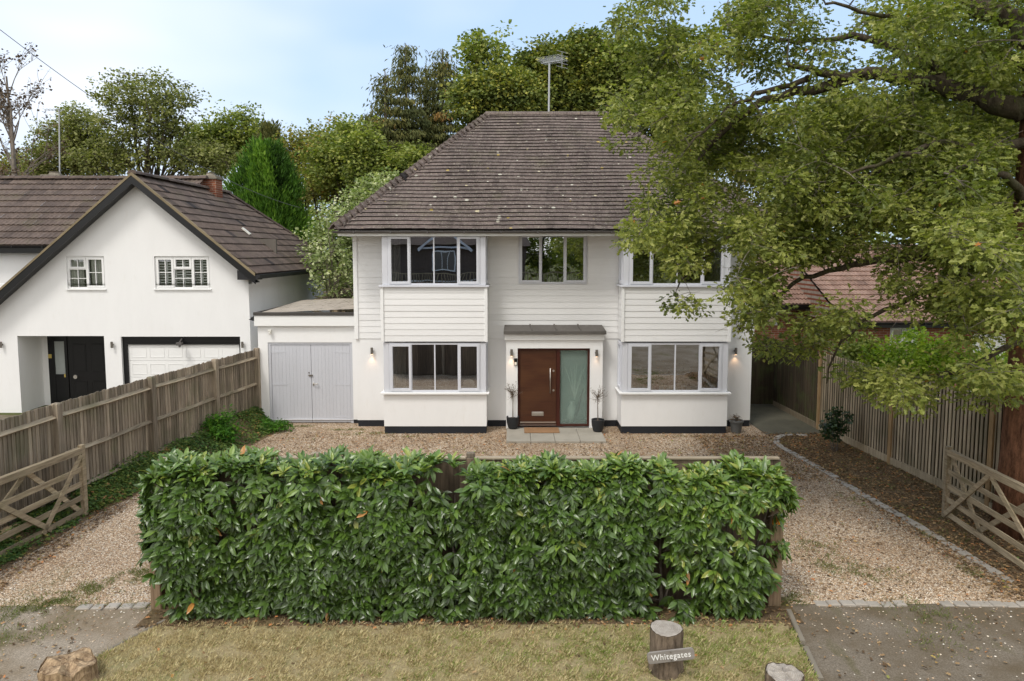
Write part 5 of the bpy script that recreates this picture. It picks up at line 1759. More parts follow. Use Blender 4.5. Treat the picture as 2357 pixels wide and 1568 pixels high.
mb.build('wing_wall', 'render_white', nb)
mb = MB(); mb.tint = 0.5
mb.box(-26, xlim(0) + 0.4, Yw - 0.36, Yw - 0.32, ew - 0.24, ew - 0.03)
gutter(mb, -26, xlim(0) + 0.3, Yw - 0.42, ew - 0.02)
mb.build('gutter', 'black', nb)
mb = MB(); mb.tint = 0.5
cx_, cy_ = P(127, 400, 25.6)[0], 25.6
mb.box(cx_ - 0.36, cx_ + 0.36, cy_ - 0.3, cy_ + 0.3, rzw - 0.6, rzw + 0.10)
ch = mb.build('chimney', 'brick', nb)
mb = MB(); mb.tint = 0.5
mb.bbox(cx_ - 0.42, cx_ + 0.42, cy_ - 0.36, cy_ + 0.36, rzw + 0.101, rzw + 0.17)
mb.bbox(cx_ - 0.34, cx_ + 0.34, cy_ - 0.3, cy_ + 0.3, rzw + 0.171, rzw + 0.24)
mb.lathe((cx_, cy_, rzw + 0.241), [(0.22, 0), (0.17, 0.08), (0.19, 0.12)], 12)
mb.build('chimney_cap', 'kerb_concrete', ch)
mb = MB(); mb.tint = 0.5
mt = P(136, 252, 25.6)
mb.tube([(cx_ + 0.15, cy_, rzw + 0.1), (mt[0], cy_, mt[2])], 0.024, 6)
am = mb.build('aerial_mast', 'alu', nb)
mb = MB(); mb.tint = 0.5
mb.tube([(mt[0] - 0.5, cy_, mt[2] - 0.02), (mt[0] + 0.1, cy_, mt[2] - 0.02)], 0.012, 5)
for k in range(5):
    mb.tube([(mt[0] - 0.45 + 0.12 * k, cy_ - 0.2, mt[2] - 0.01), (mt[0] - 0.45 + 0.12 * k, cy_ + 0.2, mt[2] - 0.01)], 0.006, 4)
mb.build('antenna', 'alu', am)

# ------------------------------------------------------------------ brick bungalow on the right
YRr = 24.0
rb = thing('brick_bungalow', (12, YRr, 0), 'red brick bungalow with brown pantile roof behind the right fence', 'house')
bx0 = P(1735, 720, YRr)[0]
hw0 = P(1767, 705, YRr); hw1 = P(1791, 742, YRr)
mb = MB(); mb.T = Tf(YRr)
wn1 = (hw0[0], hw1[0], hw1[2] - 0.1, hw0[2])
wall(mb, bx0 - 2.2, 12.6, 0, P(1700, 698, YRr)[2], 0.25, [wn1])
mb.build('wall', 'brick', rb)
window(rb, Tf(YRr + 0.05), wn1[0], wn1[1], wn1[2], wn1[3], [(1, True, 0.4)], 'trim_white', 'glass_far', 0.05)
Yr2 = 21.5                                          # nearer wing to the right
xw = 10.2
wv = (P(2052, 700, Yr2)[0], P(2118, 700, Yr2)[0], 1.15, 2.35)
dv = (P(2238, 800, Yr2)[0], P(2318, 800, Yr2)[0], 0.0, 2.12)
ez2 = 2.5
mb = MB(); mb.T = Tf(Yr2)
wall(mb, xw, 24, 0, ez2, 0.25, [wv, (dv[0], dv[1], 0.001, dv[3])])
mb.T = None
mb.box(xw, xw + 0.25, Yr2 + 0.252, YRr - 0.002, 0, ez2, 0.5)
mb.build('wall', 'brick', rb)
window(rb, Tf(Yr2 + 0.05), wv[0], wv[1], wv[2], wv[3], [(1, True, 0.35), (1, True, 0.35)], 'trim_white', 'glass_far', 0.06)
mb = MB(); mb.T = Tf(Yr2 + 0.06); mb.tint = 0.5
mb.bbox(dv[0] + 0.004, dv[1] - 0.004, 0, 0.06, 0.01, dv[3] - 0.004)
for a, b in ((0.12, 0.125), (0.5, 0.505), (0.88, 0.885)):
    mb.box(dv[0] + (dv[1] - dv[0]) * a, dv[0] + (dv[1] - dv[0]) * b, -0.006, -0.001, 0.05, dv[3] - 0.05)
bd = mb.build('front_door', 'trim_white', rb)
mb = MB(); mb.tint = 0.5
xc, zc_ = (dv[0] + dv[1]) / 2 - 0.1, 1.62
mb.prism([(xc - 0.13, zc_), (xc, zc_ + 0.13), (xc + 0.13, zc_), (xc, zc_ - 0.13)], Yr2 + 0.045, Yr2 + 0.058)
mb.build('pane', 'black', bd)
mb = MB(); mb.tint = 0.5
mb.bbox(dv[0] + 0.45, dv[0] + 0.70, Yr2 + 0.042, Yr2 + 0.058, 0.85, 0.90)
mb.build('letterbox', 'black', bd)
for (ya, za, yb, zb, xa, xb) in ((YRr - 0.4, 2.86, 27.6, 4.7, bx0 - 2.4, 13), (Yr2 - 0.4, 2.52, 26.0, 4.75, xw - 0.35, 24.2)):
    s_ = math.hypot(yb - ya, zb - za)
    u_ = Vector((0, (yb - ya) / s_, (zb - za) / s_)); n_ = Vector((0, -(zb - za) / s_, (yb - ya) / s_))
    mb = MB()
    n = int(s_ / 0.32)
    rolltiles(mb, (0, ya, za), (1, 0, 0), u_, n_, n, s_ / n, lambda s: xa, lambda s: xb, 0.24, 0.03, 0.035)
    mb.build('roof_slope', 'tile_red', rb)
    mb = MB(); mb.tint = 0.5
    mb.box(xa, xb, ya - 0.02, ya + 0.02, za - 0.18, za - 0.03)
    gutter(mb, xa, xb, ya - 0.07, za - 0.02)
    mb.build('gutter', 'black', rb)
    mb = MB()
    ridge(mb, (xa, yb, zb + 0.03), (xb, yb, zb + 0.03), 0.13)
    mb.build('ridge_tiles', 'tile_red', rb)
mb = MB(); mb.tint = 0.3
mb.add([(xw - 0.34, Yr2 - 0.38, 2.46), (xw - 0.34, 26.0, 4.7), (xw - 0.34, 26.2, 2.46)], [(0, 1, 2)])
mb.build('gable_wall', 'brick', rb)

# ------------------------------------------------------------------ fences
def fence_run(parent, pts, z0, z1, bw, mats, posts=True, rails=(0.25, 0.75), side=1, gap=0.0, post_mat=None, post_w=0.1, post_top=0.02, overlap=0.012, posts_front=0.06, arris=True, railmat='fence_rail'):
    """closeboard fence: boards part per bay, each post and rail its own part; side = which side posts and rails show"""
    for (p, q) in zip(pts[:-1], pts[1:]):
        p, q = Vector((*p, 0)), Vector((*q, 0))
        d = q - p; n = max(2, int(d.length / bw)); dn = d.normalized(); sd = Vector((dn.y, -dn.x, 0)) * side
        mb = MB()
        for i in range(n):
            a = p + d * (i / n); b = p + d * ((i + 1) / n) + dn * overlap - dn * gap
            h = z1 + rnd.uniform(-0.012, 0.012); l = z0 + rnd.uniform(-0.01, 0.01)
            o1 = 0.004 + rnd.uniform(0, 0.003); o2 = 0.018 + rnd.uniform(0, 0.004)
            lean_ = dn * rnd.uniform(-0.004, 0.004)
            pts_ = [a + sd * o1, b + sd * o2, b - sd * (0.008 - o2 + 0.004), a - sd * (0.008)]
            lo_ = [(c.x, c.y, l) for c in pts_]; hi_ = [((c + lean_).x, (c + lean_).y, h) for c in pts_]
            mb.add(lo_ + hi_, [(0, 1, 5, 4), (1, 2, 6, 5), (2, 3, 7, 6), (3, 0, 4, 7), (4, 5, 6, 7)], rnd.random())
        mb.build('fence_panel', mats, parent)
        if arris:
            for r in rails:
                mb = MB()
                z = z0 + (z1 - z0) * r
                s0 = p + sd * 0.06 + dn * 0.03; s1 = q + sd * 0.06 - dn * 0.03
                m_ = (s0 + s1) / 2
                w_ = 0.045
                for (u0, u1) in ((s0, m_), (m_, s1)):
                    za = z + (0 if u0 is s0 else -0.012); zb = z + (0 if u1 is s1 else -0.012)
                    pp = []
                    for c, zz in ((u0, za), (u1, zb)):
                        pp += [(c.x - sd.x * w_, c.y - sd.y * w_, zz + w_), (c.x + sd.x * w_ * 0.9, c.y + sd.y * w_ * 0.9, zz), (c.x - sd.x * w_, c.y - sd.y * w_, zz - w_)]
                    mb.add(pp, [(0, 1, 4, 3), (1, 2, 5, 4), (2, 0, 3, 5)], rnd.random())
                mb.build('rail', railmat, parent)
    if posts:
        for i, p in enumerate(pts):
            d = Vector((*pts[min(i + 1, len(pts) - 1)], 0)) - Vector((*pts[max(0, i - 1)], 0)); d.normalize()
            sd = Vector((d.y, -d.x, 0)) * side
            c = Vector((*p, 0)) + sd * posts_front
            mb = MB()
            h = z1 + post_top + rnd.uniform(-0.01, 0.015)
            w = post_w / 2
            cs = [c + d * a * w + sd * b * w for a, b in ((-1, -1), (1, -1), (1, 1), (-1, 1))]
            tp = [(k.x, k.y, h - 0.02) for k in cs] + [((c + (k - c) * 0.8).x, (c + (k - c) * 0.8).y, h) for k in cs]
            mb.add([(k.x, k.y, -0.1) for k in cs] + tp, [(0, 1, 5, 4), (1, 2, 6, 5), (2, 3, 7, 6), (3, 0, 4, 7), (4, 5, 9, 8), (5, 6, 10, 9), (6, 7, 11, 10), (7, 4, 8, 11), (8, 9, 10, 11)], rnd.random())
            mb.build('post', post_mat or mats, parent)
lf = thing('closeboard_fence', (-7.5, 14, 0), 'weathered grey closeboard fence with rails and posts along the left drive', 'fence')
lfp = [(-6.83, 18.87), (-7.15, 16.95), (-7.50, 14.60), (-7.80, 12.0), (-8.05, 9.2), (-8.3, 6.4)]
fence_run(lf, lfp, 0.30, 2.0, 0.085, 'fence', rails=(0.07, 0.46, 0.87), side=-1, post_w=0.12, post_mat='fence', post_top=0.03)
rf = thing('closeboard_fence', (8.2, 14, 0), 'brown featherboard fence with tan posts along the right drive', 'fence')
rfp = [(7.93, 18.2), (8.2, 15.2), (8.48, 12.4), (8.75, 9.6), (9.0, 6.8)]
fence_run(rf, rfp, 0.16, 2.02, 0.10, 'fence_right', rails=(), side=1, post_w=0.1, post_mat='post_tan', arris=False, gap=0.022, overlap=0, posts_front=-0.0, post_top=0.0)
mb = MB()
for p, q in zip(rfp[:-1], rfp[1:]):
    mb.beam((p[0] - 0.02, p[1] - 0.05, 0.08), (q[0] - 0.02, q[1] + 0.05, 0.08), 0.035, 0.17)
    # cover strips between the boards stand proud of a dark backing
mb.build('gravel_board', 'fence_right', rf)
mb = MB(); mb.tint = 0.2
for p, q in zip(rfp[:-1], rfp[1:]):
    mb.beam((p[0] + 0.035, p[1], 1.07), (q[0] + 0.035, q[1], 1.07), 0.02, 1.84)
mb.build('backing', 'fence_dark', rf)
ff_ = thing('panel_fence', (7.85, 20, 0), 'smooth dark brown board fence beside the passage at the house corner', 'fence')
fence_run(ff_, [(7.78, 22.0), (7.92, 18.35)], 0.16, 2.0, 0.14, 'fence_dark', posts=False, arris=False, side=1)
mb = MB()
mb.beam((7.80, 22, 0.08), (7.90, 18.35, 0.08), 0.04, 0.18)
mb.build('gravel_board', 'fence_right', ff_)
sg = thing('side_gate', (7.1, 21.0, 0), 'dark boarded side gate between the white house and the right fence', 'gate')
mb = MB()
n = 11
for i in range(n):
    a = XR + 0.03 + (7.76 - XR - 0.03) * i / n
    b = XR + 0.03 + (7.76 - XR - 0.03) * (i + 1) / n
    mb.bbox(a + 0.003, b - 0.003, 21.0, 21.025, 0.07, 1.93, 0.004)
mb.build('gate_leaf', 'fence_dark', sg)
pieces('ledge', 'fence_dark', sg, [(XR + 0.02, 7.77, 21.03, 21.07, 1.80, 1.90), (XR + 0.02, 7.77, 21.03, 21.07, 0.3, 0.4)])

hf = thing('front_fence', (-0.5, 9.12, 0), 'closeboard fence with a pale capping rail half hidden behind the laurel hedge', 'fence')
fpts = [(-4.60 + i * 8.12 / 4, 9.1) for i in range(5)]
fence_run(hf, fpts, 0.02, 1.90, 0.15, 'fence_front', posts=False, arris=False, side=1)
mb = MB()
for (a, b) in zip(fpts[:-1], fpts[1:]):
    mb.bbox(a[0] + 0.06, b[0] - 0.06, 9.055, 9.135, 1.905, 1.935, 0.006, rnd.random())
mb.build('capping_rail', 'fence_cap', hf)
for i, p in enumerate(fpts[1:-1]):
    mb = MB()
    mb.bbox(p[0] - 0.055, p[0] + 0.055, 9.13, 9.22, 0, 1.97, 0.01)
    mb.build('post', 'fence', hf)
for x0, x1, yy, lb in ((*[P(u_, 1380, 8.84)[0] for u_ in (346, 371)], 8.92, 'pale timber gate post at the left end of the laurel hedge'),
                       (*[P(u_, 1300, 8.92)[0] for u_ in (1771, 1801)], 9.0, 'reddish timber gate post at the right end of the hedge with an orange reflector')):
    t = thing('gate_post', ((x0 + x1) / 2, yy, 0), lb, 'post')
    mb = MB(); mb.tint = 0.6
    mb.bbox(x0, x1, yy - 0.08, yy + 0.08, -0.02, 1.72, 0.012)
    mb.build('shaft', 'gatepost', t)
    mb = MB(); mb.tint = 0.6
    mb.add([(x0 + 0.01, yy - 0.07, 1.721), (x1 - 0.01, yy - 0.07, 1.721), (x1 - 0.01, yy + 0.07, 1.721), (x0 + 0.01, yy + 0.07, 1.721), ((x0 + x1) / 2, yy, 1.77)],
           [(0, 1, 4), (1, 2, 4), (2, 3, 4), (3, 0, 4)])
    mb.build('cap', 'gatepost', t)
    if x0 > 0:
        mb = MB(); mb.tint = 0.5
        q = P(1787, 1201.5, yy - 0.09)
        mb.bbox(q[0] - 0.05, q[0] + 0.055, yy - 0.10, yy - 0.081, q[2] - 0.035, q[2] + 0.03, 0.006)
        mb.tube([(q[0] + 0.01, yy - 0.10, q[2]), (q[0] + 0.01, yy - 0.104, q[2])], 0.007, 8)
        mb.build('reflector', 'orange', t)

# ------------------------------------------------------------------ five bar gates
def field_gate(label, hinge, free, toprail_round=False, h=1.16, z0=0.08):
    """gate from free end to hinge end; braces and bars each a part"""
    a, b = Vector((*free, 0)), Vector((*hinge, 0))
    t = thing('field_gate', (a.x, a.y, 0), label, 'gate', 'timber five bar gates standing open beside the drives')
    d = b - a; Lg = d.length; dn = d.normalized()
    sd = Vector((dn.y, -dn.x, 0))
    at = lambda s, z, o=0.0: (a.x + dn.x * s + sd.x * o, a.y + dn.y * s + sd.y * o, z)
    mb = MB(); mb.beam(at(0.04, z0 - 0.03), at(0.04, z0 + h + 0.04), 0.075, 0.085, dn); mb.build('stile', 'gatewood', t)
    mb = MB(); mb.beam(at(Lg - 0.05, z0 - 0.05), at(Lg - 0.05, z0 + h + 0.15), 0.08, 0.10, dn); mb.build('stile', 'gatewood', t)
    mb = MB()
    mb.beam(at(0.085, z0 + h - 0.05), at(Lg - 0.1, z0 + h + 0.0), 0.085, 0.10)
    mb.build('top_rail', 'gatewood', t)
    for k, zz in enumerate((0.05, 0.29, 0.53, 0.78)):
        mb = MB(); mb.beam(at(0.085, z0 + zz), at(Lg - 0.1, z0 + zz + 0.01), 0.026, 0.085); mb.build('bar', 'gatewood', t)
    for s0, z0_, s1, z1_, o in ((Lg * 0.42, h - 0.08, 0.09, 0.03, 1), (Lg * 0.44, h - 0.08, Lg - 0.12, 0.03, 1), (Lg * 0.36, 0.03, 0.10, h - 0.12, -1), (Lg * 0.30, 0.03, Lg * 0.75, h - 0.1, -1)):
        mb = MB(); mb.beam(at(s0, z0 + z0_, o * 0.03), at(s1, z0 + z1_, o * 0.03), 0.024, 0.08); mb.build('brace', 'gatewood', t)
    return t
g1 = G(199, 1181, 0.06); 
field_gate('weathered five bar gate leaning open along the left fence', (-7.62, 9.15), (g1[0], g1[1]))
g2 = G(2172, 1186, 0.06)
field_gate('mossy five bar gate standing open along the right fence', (7.2, 8.95), (g2[0], g2[1]))

# ------------------------------------------------------------------ logs and the name board
def log(name, x, y, r, h, label, cat, ring=28, jag=0.0, mat='bark_log', top='endgrain', lean=(0, 0)):
    t = thing(name, (x, y, 0), label, cat)
    mb = MB(); mb.tint = 0.5
    nz_ = 9
    V_, F_ = [], []
    rr = [r * (1 + 0.05 * math.sin(3 * k * 2 * math.pi / ring + 1) + 0.035 * rnd.uniform(-1, 1)) for k in range(ring)]
    hs = [h * (1 - jag * (0.5 + 0.5 * mnoise.noise(Vector((math.cos(2 * math.pi * k / ring) * 1.6, math.sin(2 * math.pi * k / ring) * 1.6, x))) * 1.6)) for k in range(ring)]
    for j in range(nz_ + 1):
        for k in range(ring):
            an = 2 * math.pi * k / ring
            f_ = j / nz_
            q = rr[k] * (1.10 - 0.10 * min(1, f_ * 3)) * (1 + rnd.uniform(-0.018, 0.018) * (j < nz_))
            V_.append((x + q * math.cos(an) + lean[0] * f_, y + q * math.sin(an) + lean[1] * f_, -0.02 + (hs[k] + 0.02) * f_))
    for j in range(nz_):
        for k in range(ring):
            k2 = (k + 1) % ring
            F_.append((j * ring + k, j * ring + k2, (j + 1) * ring + k2, (j + 1) * ring + k))
    mb.add(V_, F_)
    mb.build('bark', mat, t, smooth=jag == 0)
    mb = MB(); mb.tint = 0.5
    V_, F_ = [], []
    for j, s in enumerate((0.965, 0.9, 0.6, 0.3)):
        for k in range(ring):
            an = 2 * math.pi * k / ring
            hh = h * (1 - jag * 0.4) if s < 0.5 else hs[k]
            V_.append((x + lean[0] + rr[k] * s * math.cos(an), y + lean[1] + rr[k] * s * math.sin(an), hh * (1 if jag == 0 else rnd.uniform(0.9, 1.04)) + (0.008 if j else 0)))
    V_.append((x + lean[0], y + lean[1], h * (1 - jag * 0.5) + 0.01))
    for j in range(3):
        for k in range(ring):
            k2 = (k + 1) % ring
            F_.append((j * ring + k, j * ring + k2, (j + 1) * ring + k2, (j + 1) * ring + k))
    for k in range(ring):
        F_.append((3 * ring + k, 3 * ring + (k + 1) % ring, 4 * ring))
    mb.add(V_, F_)
    mb.build('cut_top', top, t)
    return t
sp = G(1543, 1563)
rl_ = 0.175
sp = (sp[0], sp[1] + rl_ * 0.9)
sh = CH - 0.0
# height of the log from the photographed top ellipse
lh = P(1530, 1446, sp[1])[2]
log('log_post', sp[0] - 0.02, sp[1], rl_, lh, 'upright cut log standing on the grass verge with a name board on it', 'log', ring=36)
# name board
bw0, bw1 = P(1491, 1520, sp[1] - 0.24), P(1600, 1505, sp[1] - 0.24)
bxc, byc, bzc = (bw0[0] + bw1[0]) / 2, sp[1] - rl_ - 0.035, P(1545, 1510.5, sp[1] - 0.22)[2]
bwid = (bw1[0] - bw0[0]) * 1.0
sn = thing('name_board', (bxc, byc, bzc), 'small grey wooden name board reading Whitegates fixed to the upright log', 'sign')
tilt = math.radians(7)
hb_ = 0.062
ol = []
for cx_s, cz_s, a0 in ((1, 1, 0), (-1, 1, 90), (-1, -1, 180), (1, -1, 270)):
    for k in range(5):
        an = math.radians(a0 + 22.5 * k)
        ol.append((cx_s * (bwid / 2 - 0.035) + 0.035 * math.cos(an), cz_s * (hb_ - 0.035) + 0.035 * math.sin(an)))
rot = lambda x, z: (x * math.cos(tilt) - z * math.sin(tilt), x * math.sin(tilt) + z * math.cos(tilt))
mb = MB(); mb.tint = 0.5
mb.prism([(bxc + rot(*p)[0], bzc + rot(*p)[1]) for p in ol], byc - 0.012, byc + 0.012)
mb.build('board', 'sign', sn)
tcv = bpy.data.curves.new('lettering', 'FONT')
tcv.body = 'Whitegates'
tcv.align_x = 'CENTER'; tcv.align_y = 'CENTER'
tcv.size = 0.088
tcv.extrude = 0.0015
tcv.space_character = 1.08
tmp = bpy.data.objects.new('lettering', tcv)
C.objects.link(tmp)
bpy.context.view_layer.update()
dg = bpy.context.evaluated_depsgraph_get()
tme = bpy.data.meshes.new_from_object(tmp.evaluated_get(dg))
bpy.data.objects.remove(tmp)
wdt = max(v.co.x for v in tme.vertices) - min(v.co.x for v in tme.vertices)
k_ = bwid * 0.84 / wdt
lt_ = bpy.data.objects.new('lettering', tme)
tme.materials.append(M['letter'])
C.objects.link(lt_)
lt_.parent = sn
lt_.location = (0, -0.0145, 0)
lt_.scale = (k_, k_ * 1.08, 1)
lt_.rotation_euler = (math.pi / 2, -tilt, 0)
for zo in (0.045, -0.045):
    mb = MB(); mb.tint = 0.5
    rx, rz = rot(0, zo)
    mb.tube([(bxc + rx, byc - 0.012, bzc + rz), (bxc + rx, byc - 0.018, bzc + rz)], 0.008, 10)
    mb.build('screw', 'dark_steel', sn)
a = G(125, 1600)
log('tree_stump', a[0], 7.3, 0.27, 0.27, 'split and rotten orange brown tree stump in the lower left corner', 'stump', jag=0.45, mat='rotwood', top='rotwood')
a = G(1805, 1600)
log('cut_log', a[0] + 0.02, 7.12, 0.19, 0.22, 'pale topped short log beside the edging at the right end of the verge', 'log', jag=0.15, ring=30)

# ------------------------------------------------------------------ laurel hedge
hd = thing('laurel_hedge', (-0.5, 8.8, 0), 'clipped glossy laurel hedge across the front between the two drive entrances', 'hedge')
hx0, hx1 = -4.44, 3.32
def hedge_top(x):
    base = np.interp(x, [-4.6, -4.2, -1.6, -0.9, -0.2, 1.0, 1.9, 2.2, 3.0, 3.5], [1.86, 1.97, 1.97, 1.93, 1.86, 1.90, 1.90, 1.78, 1.90, 1.80])
    return base - 0.03 + 0.05 * math.sin(x * 5.1) + 0.03 * math.sin(x * 13.7 + 1)
def gap(x, z):
    """thin places where the boards show"""
    g = mnoise.noise(Vector((x * 1.1 + 3, z * 0.7, 0.5)))
    s = 0.0
    if g > 0.22: s = 0.3
    if g > 0.36: s = 0.6
    if 1.72 < x < 1.98 and z < 1.25: s = 0.97
    if 1.98 <= x < 2.25 and z < 0.5: s = 0.85
    if 3.22 < x and z < 1.2: s = 0.8
    if x < -4.2 and z < 0.75: s = 0.85
    if z > 1.6 and (-0.95 < x < -0.55 or 0.28 < x < 0.42 or 1.55 < x < 1.85 or 2.6 < x < 2.75): s = 0.9
    if 2.95 < x and 0.88 < z < 1.50: s = 1.0
    if 3.1 < x and z < 1.18: s = 0.9
    if z < 0.12: s = 0.75
    return s
shoots = []
def face_off(x, z):
    return 8.55 + 0.17 * mnoise.noise(Vector((x * 1.3, z * 1.3, 2))) + 0.10 * mnoise.noise(Vector((x * 4, z * 4, 7))) + 0.10 * max(0, (0.7 - z)) + (0.25 * max(0, z - 1.7) / 0.2)
while len(shoots) < 2300:
    x = rnd.uniform(hx0, hx1); z = rnd.uniform(0.05, 1.9)
    if z > hedge_top(x) or rnd.random() < gap(x, z):
        continue
    y = face_off(x, z) + rnd.uniform(0, 0.10)
    shoots.append(((x, y, z), (rnd.gauss(0, 0.35), -1, rnd.gauss(-0.25, 0.35) + 0.9 * max(0, z - 1.5)), 0))
while len(shoots) < 3200:           # deeper layer
    x = rnd.uniform(hx0, hx1); z = rnd.uniform(0.15, 1.8)
    if z > hedge_top(x) - 0.05 or rnd.random() < min(1, gap(x, z) * 1.05):
        continue
    shoots.append(((x, face_off(x, z) + rnd.uniform(0.10, 0.28), z), (rnd.gauss(0, 0.5), -1, rnd.gauss(-0.1, 0.5)), 1))
while len(shoots) < 3950:           # top
    x = rnd.uniform(hx0, hx1)
    zt = hedge_top(x)
    if rnd.random() < gap(x, 1.7): continue
    y = rnd.uniform(8.62, 9.12 if x < -0.9 else 9.04)
    shoots.append(((x, y, zt - 0.07 + rnd.uniform(-0.06, 0.06) - 0.1 * max(0, 8.75 - y)), (rnd.gauss(0, 0.4), rnd.gauss(-0.45, 0.4), 1.0), 2))
for sx in (-1, 1):
    for _ in range(330):
        z = rnd.uniform(0.35, 1.8); y = rnd.uniform(8.6, 9.1)
        if (z < 0.8 if sx < 0 else z < 1.45) and rnd.random() < 0.93: continue
        x = (hx0 - 0.02 if sx < 0 else hx1 + 0.02) + 0.08 * mnoise.noise(Vector((y * 3, z * 3, sx))) * 2
        shoots.append(((x, y, z), (sx, rnd.gauss(-0.3, 0.3), rnd.gauss(0, 0.4)), 0))
pos, dr, nr, sz, ti = [], [], [], [], []
stem = MB(); stem.tint = 0.5
for (p, d, lay) in shoots:
    p = Vector(p); d = Vector(d).normalized()
    n = rnd.randint(6, 9)
    ax = d + Vector((0, 0, 0.15 if lay != 2 else 0.2))
    ax.normalize()
    ref = Vector((rnd.gauss(0, 1), rnd.gauss(0, 1), rnd.gauss(0, 1)))
    a = (ref - ax * ref.dot(ax)).normalized(); b = ax.cross(a)
    t0 = min(0.9, max(0.02, rnd.gauss(0.40 if p.x < 1.9 else 0.60, 0.17) + (0.30 if lay == 2 else 0.12 * (p.z - 1.0))))  # sky sheen painted in: top leaves tinted paler, lower ones darker
    for k in range(n):
        an = k * 2.4 + rnd.uniform(-.3, .3)
        sp_ = 0.45 + 0.55 * (k / n)
        dd = ax * (1.15 - 0.9 * sp_ * 0.8) + (a * math.cos(an) + b * math.sin(an)) * 0.95
        dd += Vector((0, 0, -0.85 if lay != 2 else -0.08))
        pos.append(p + ax * (0.05 * (1 - sp_)) + dd.normalized() * 0.01)
        dr.append(dd)
        nr.append(ax * 0.9 + Vector((0, -0.15, 0.55)) + Vector((rnd.gauss(0, .2), rnd.gauss(0, .2), rnd.gauss(0, .2))))
        sz.append(rnd.uniform(0.12, 0.19) if rnd.random() > .12 else rnd.uniform(0.07, 0.10))
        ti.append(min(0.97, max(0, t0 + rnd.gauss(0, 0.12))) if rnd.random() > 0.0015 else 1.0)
    if lay < 2 and rnd.random() < 0.35:
        stem.tube([p + ax * 0.03, p - d * 0.18 - Vector((0, 0, 0.12))], [0.003, 0.005], 4, False)
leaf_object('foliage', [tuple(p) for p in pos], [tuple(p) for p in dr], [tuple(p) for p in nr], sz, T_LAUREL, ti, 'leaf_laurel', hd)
x = hx0 + 0.25
while x < hx1 - 0.15:
    y = 8.88 + rnd.uniform(-0.06, 0.06)
    for k in range(3):
        q = (x + rnd.uniform(-.35, .35), y + rnd.uniform(-.2, .05), rnd.uniform(0.8, 1.6))
        stem.tube(bez((x + rnd.uniform(-.03, .03), y, -0.02), q, (rnd.uniform(-.1, .1), 0, 0), 4), [0.022, 0.018, 0.014, 0.010, 0.006], 5, False)
    x += rnd.uniform(0.4, 0.6)
stem.build('stem', 'bark_grey', hd)

# ------------------------------------------------------------------ grass, pebbles, litter, ivy
def in_poly(x, y, poly):
    c = False; j = len(poly) - 1
    c = np.zeros(len(x), bool)
    for i in range(len(poly)):
        xi, yi = poly[i]; xj, yj = poly[j]
        cond = ((yi > y) != (yj > y)) & (x < (xj - xi) * (y - yi) / (yj - yi + 1e-12) + xi)
        c ^= cond
        j = i
    return c
def nfield(x, y, s, seed):
    return np.array([mnoise.noise(Vector((a * s, b * s, seed))) for a, b in zip(x, y)])
def stuff_leaves(name, x, y, z, dirs, nr, sz, tmpl, ti, mat):
    v, f, c, t = leaf_arrays(np.stack([x, y, z], 1), dirs, nr, sz, tmpl, ti)
    o = np_mesh(name, v, f, c, t, mat, None, (0, 0, 0))
    o['kind'] = 'stuff'
    return o
verge_poly = [(-5.75, 5.0), (3.2, 5.0), (3.25, 7.2), (3.38, 8.0), (3.5, 8.75), (-4.2, 8.75), (-4.75, 7.65), (-5.2, 6.6)]
n = 300000
x = RN.uniform(-5.8, 3.6, n); y = RN.uniform(5.6, 8.75, n)
k = in_poly(x, y, verge_poly)
dn_ = nfield(x, y, 1.2, 1.0)
k &= RN.random(n) < np.clip((8.52 - y) * 2.2 + 0.12 + 0.5 * dn_, 0.04, 1) * np.clip(0.75 + 1.3 * nfield(x, y, 3.5, 17), 0.15, 1)
x, y, dn_ = x[k], y[k], dn_[k]
n = len(x)
gr = nfield(x, y, 0.55, 9.0) + 0.5 * nfield(x, y, 2.6, 3.0) + 0.22 * (x > 1.9) * (y > 7.3) + 0.08
ti = np.where(RN.random(n) < np.clip(0.05 + gr * 0.6, 0.02, 0.55), RN.uniform(0.74, 1, n), RN.uniform(0.05, 0.74, n))
an = RN.uniform(0, 2 * np.pi, n)
tl = RN.uniform(0.15, 1.1, n)
tl = tl * 0.8
dirs = np.stack([np.cos(an), np.sin(an), tl], 1)
nrr = np.stack([-np.cos(an) * tl, -np.sin(an) * tl, np.ones(n)], 1)
stuff_leaves('verge_grass', x, y, np.full(n, 0.004), dirs, nrr, RN.uniform(0.022, 0.058, n) * (1 + 0.9 * nfield(x, y, 7, 21)), T_BLADE, ti, 'grass_dry')
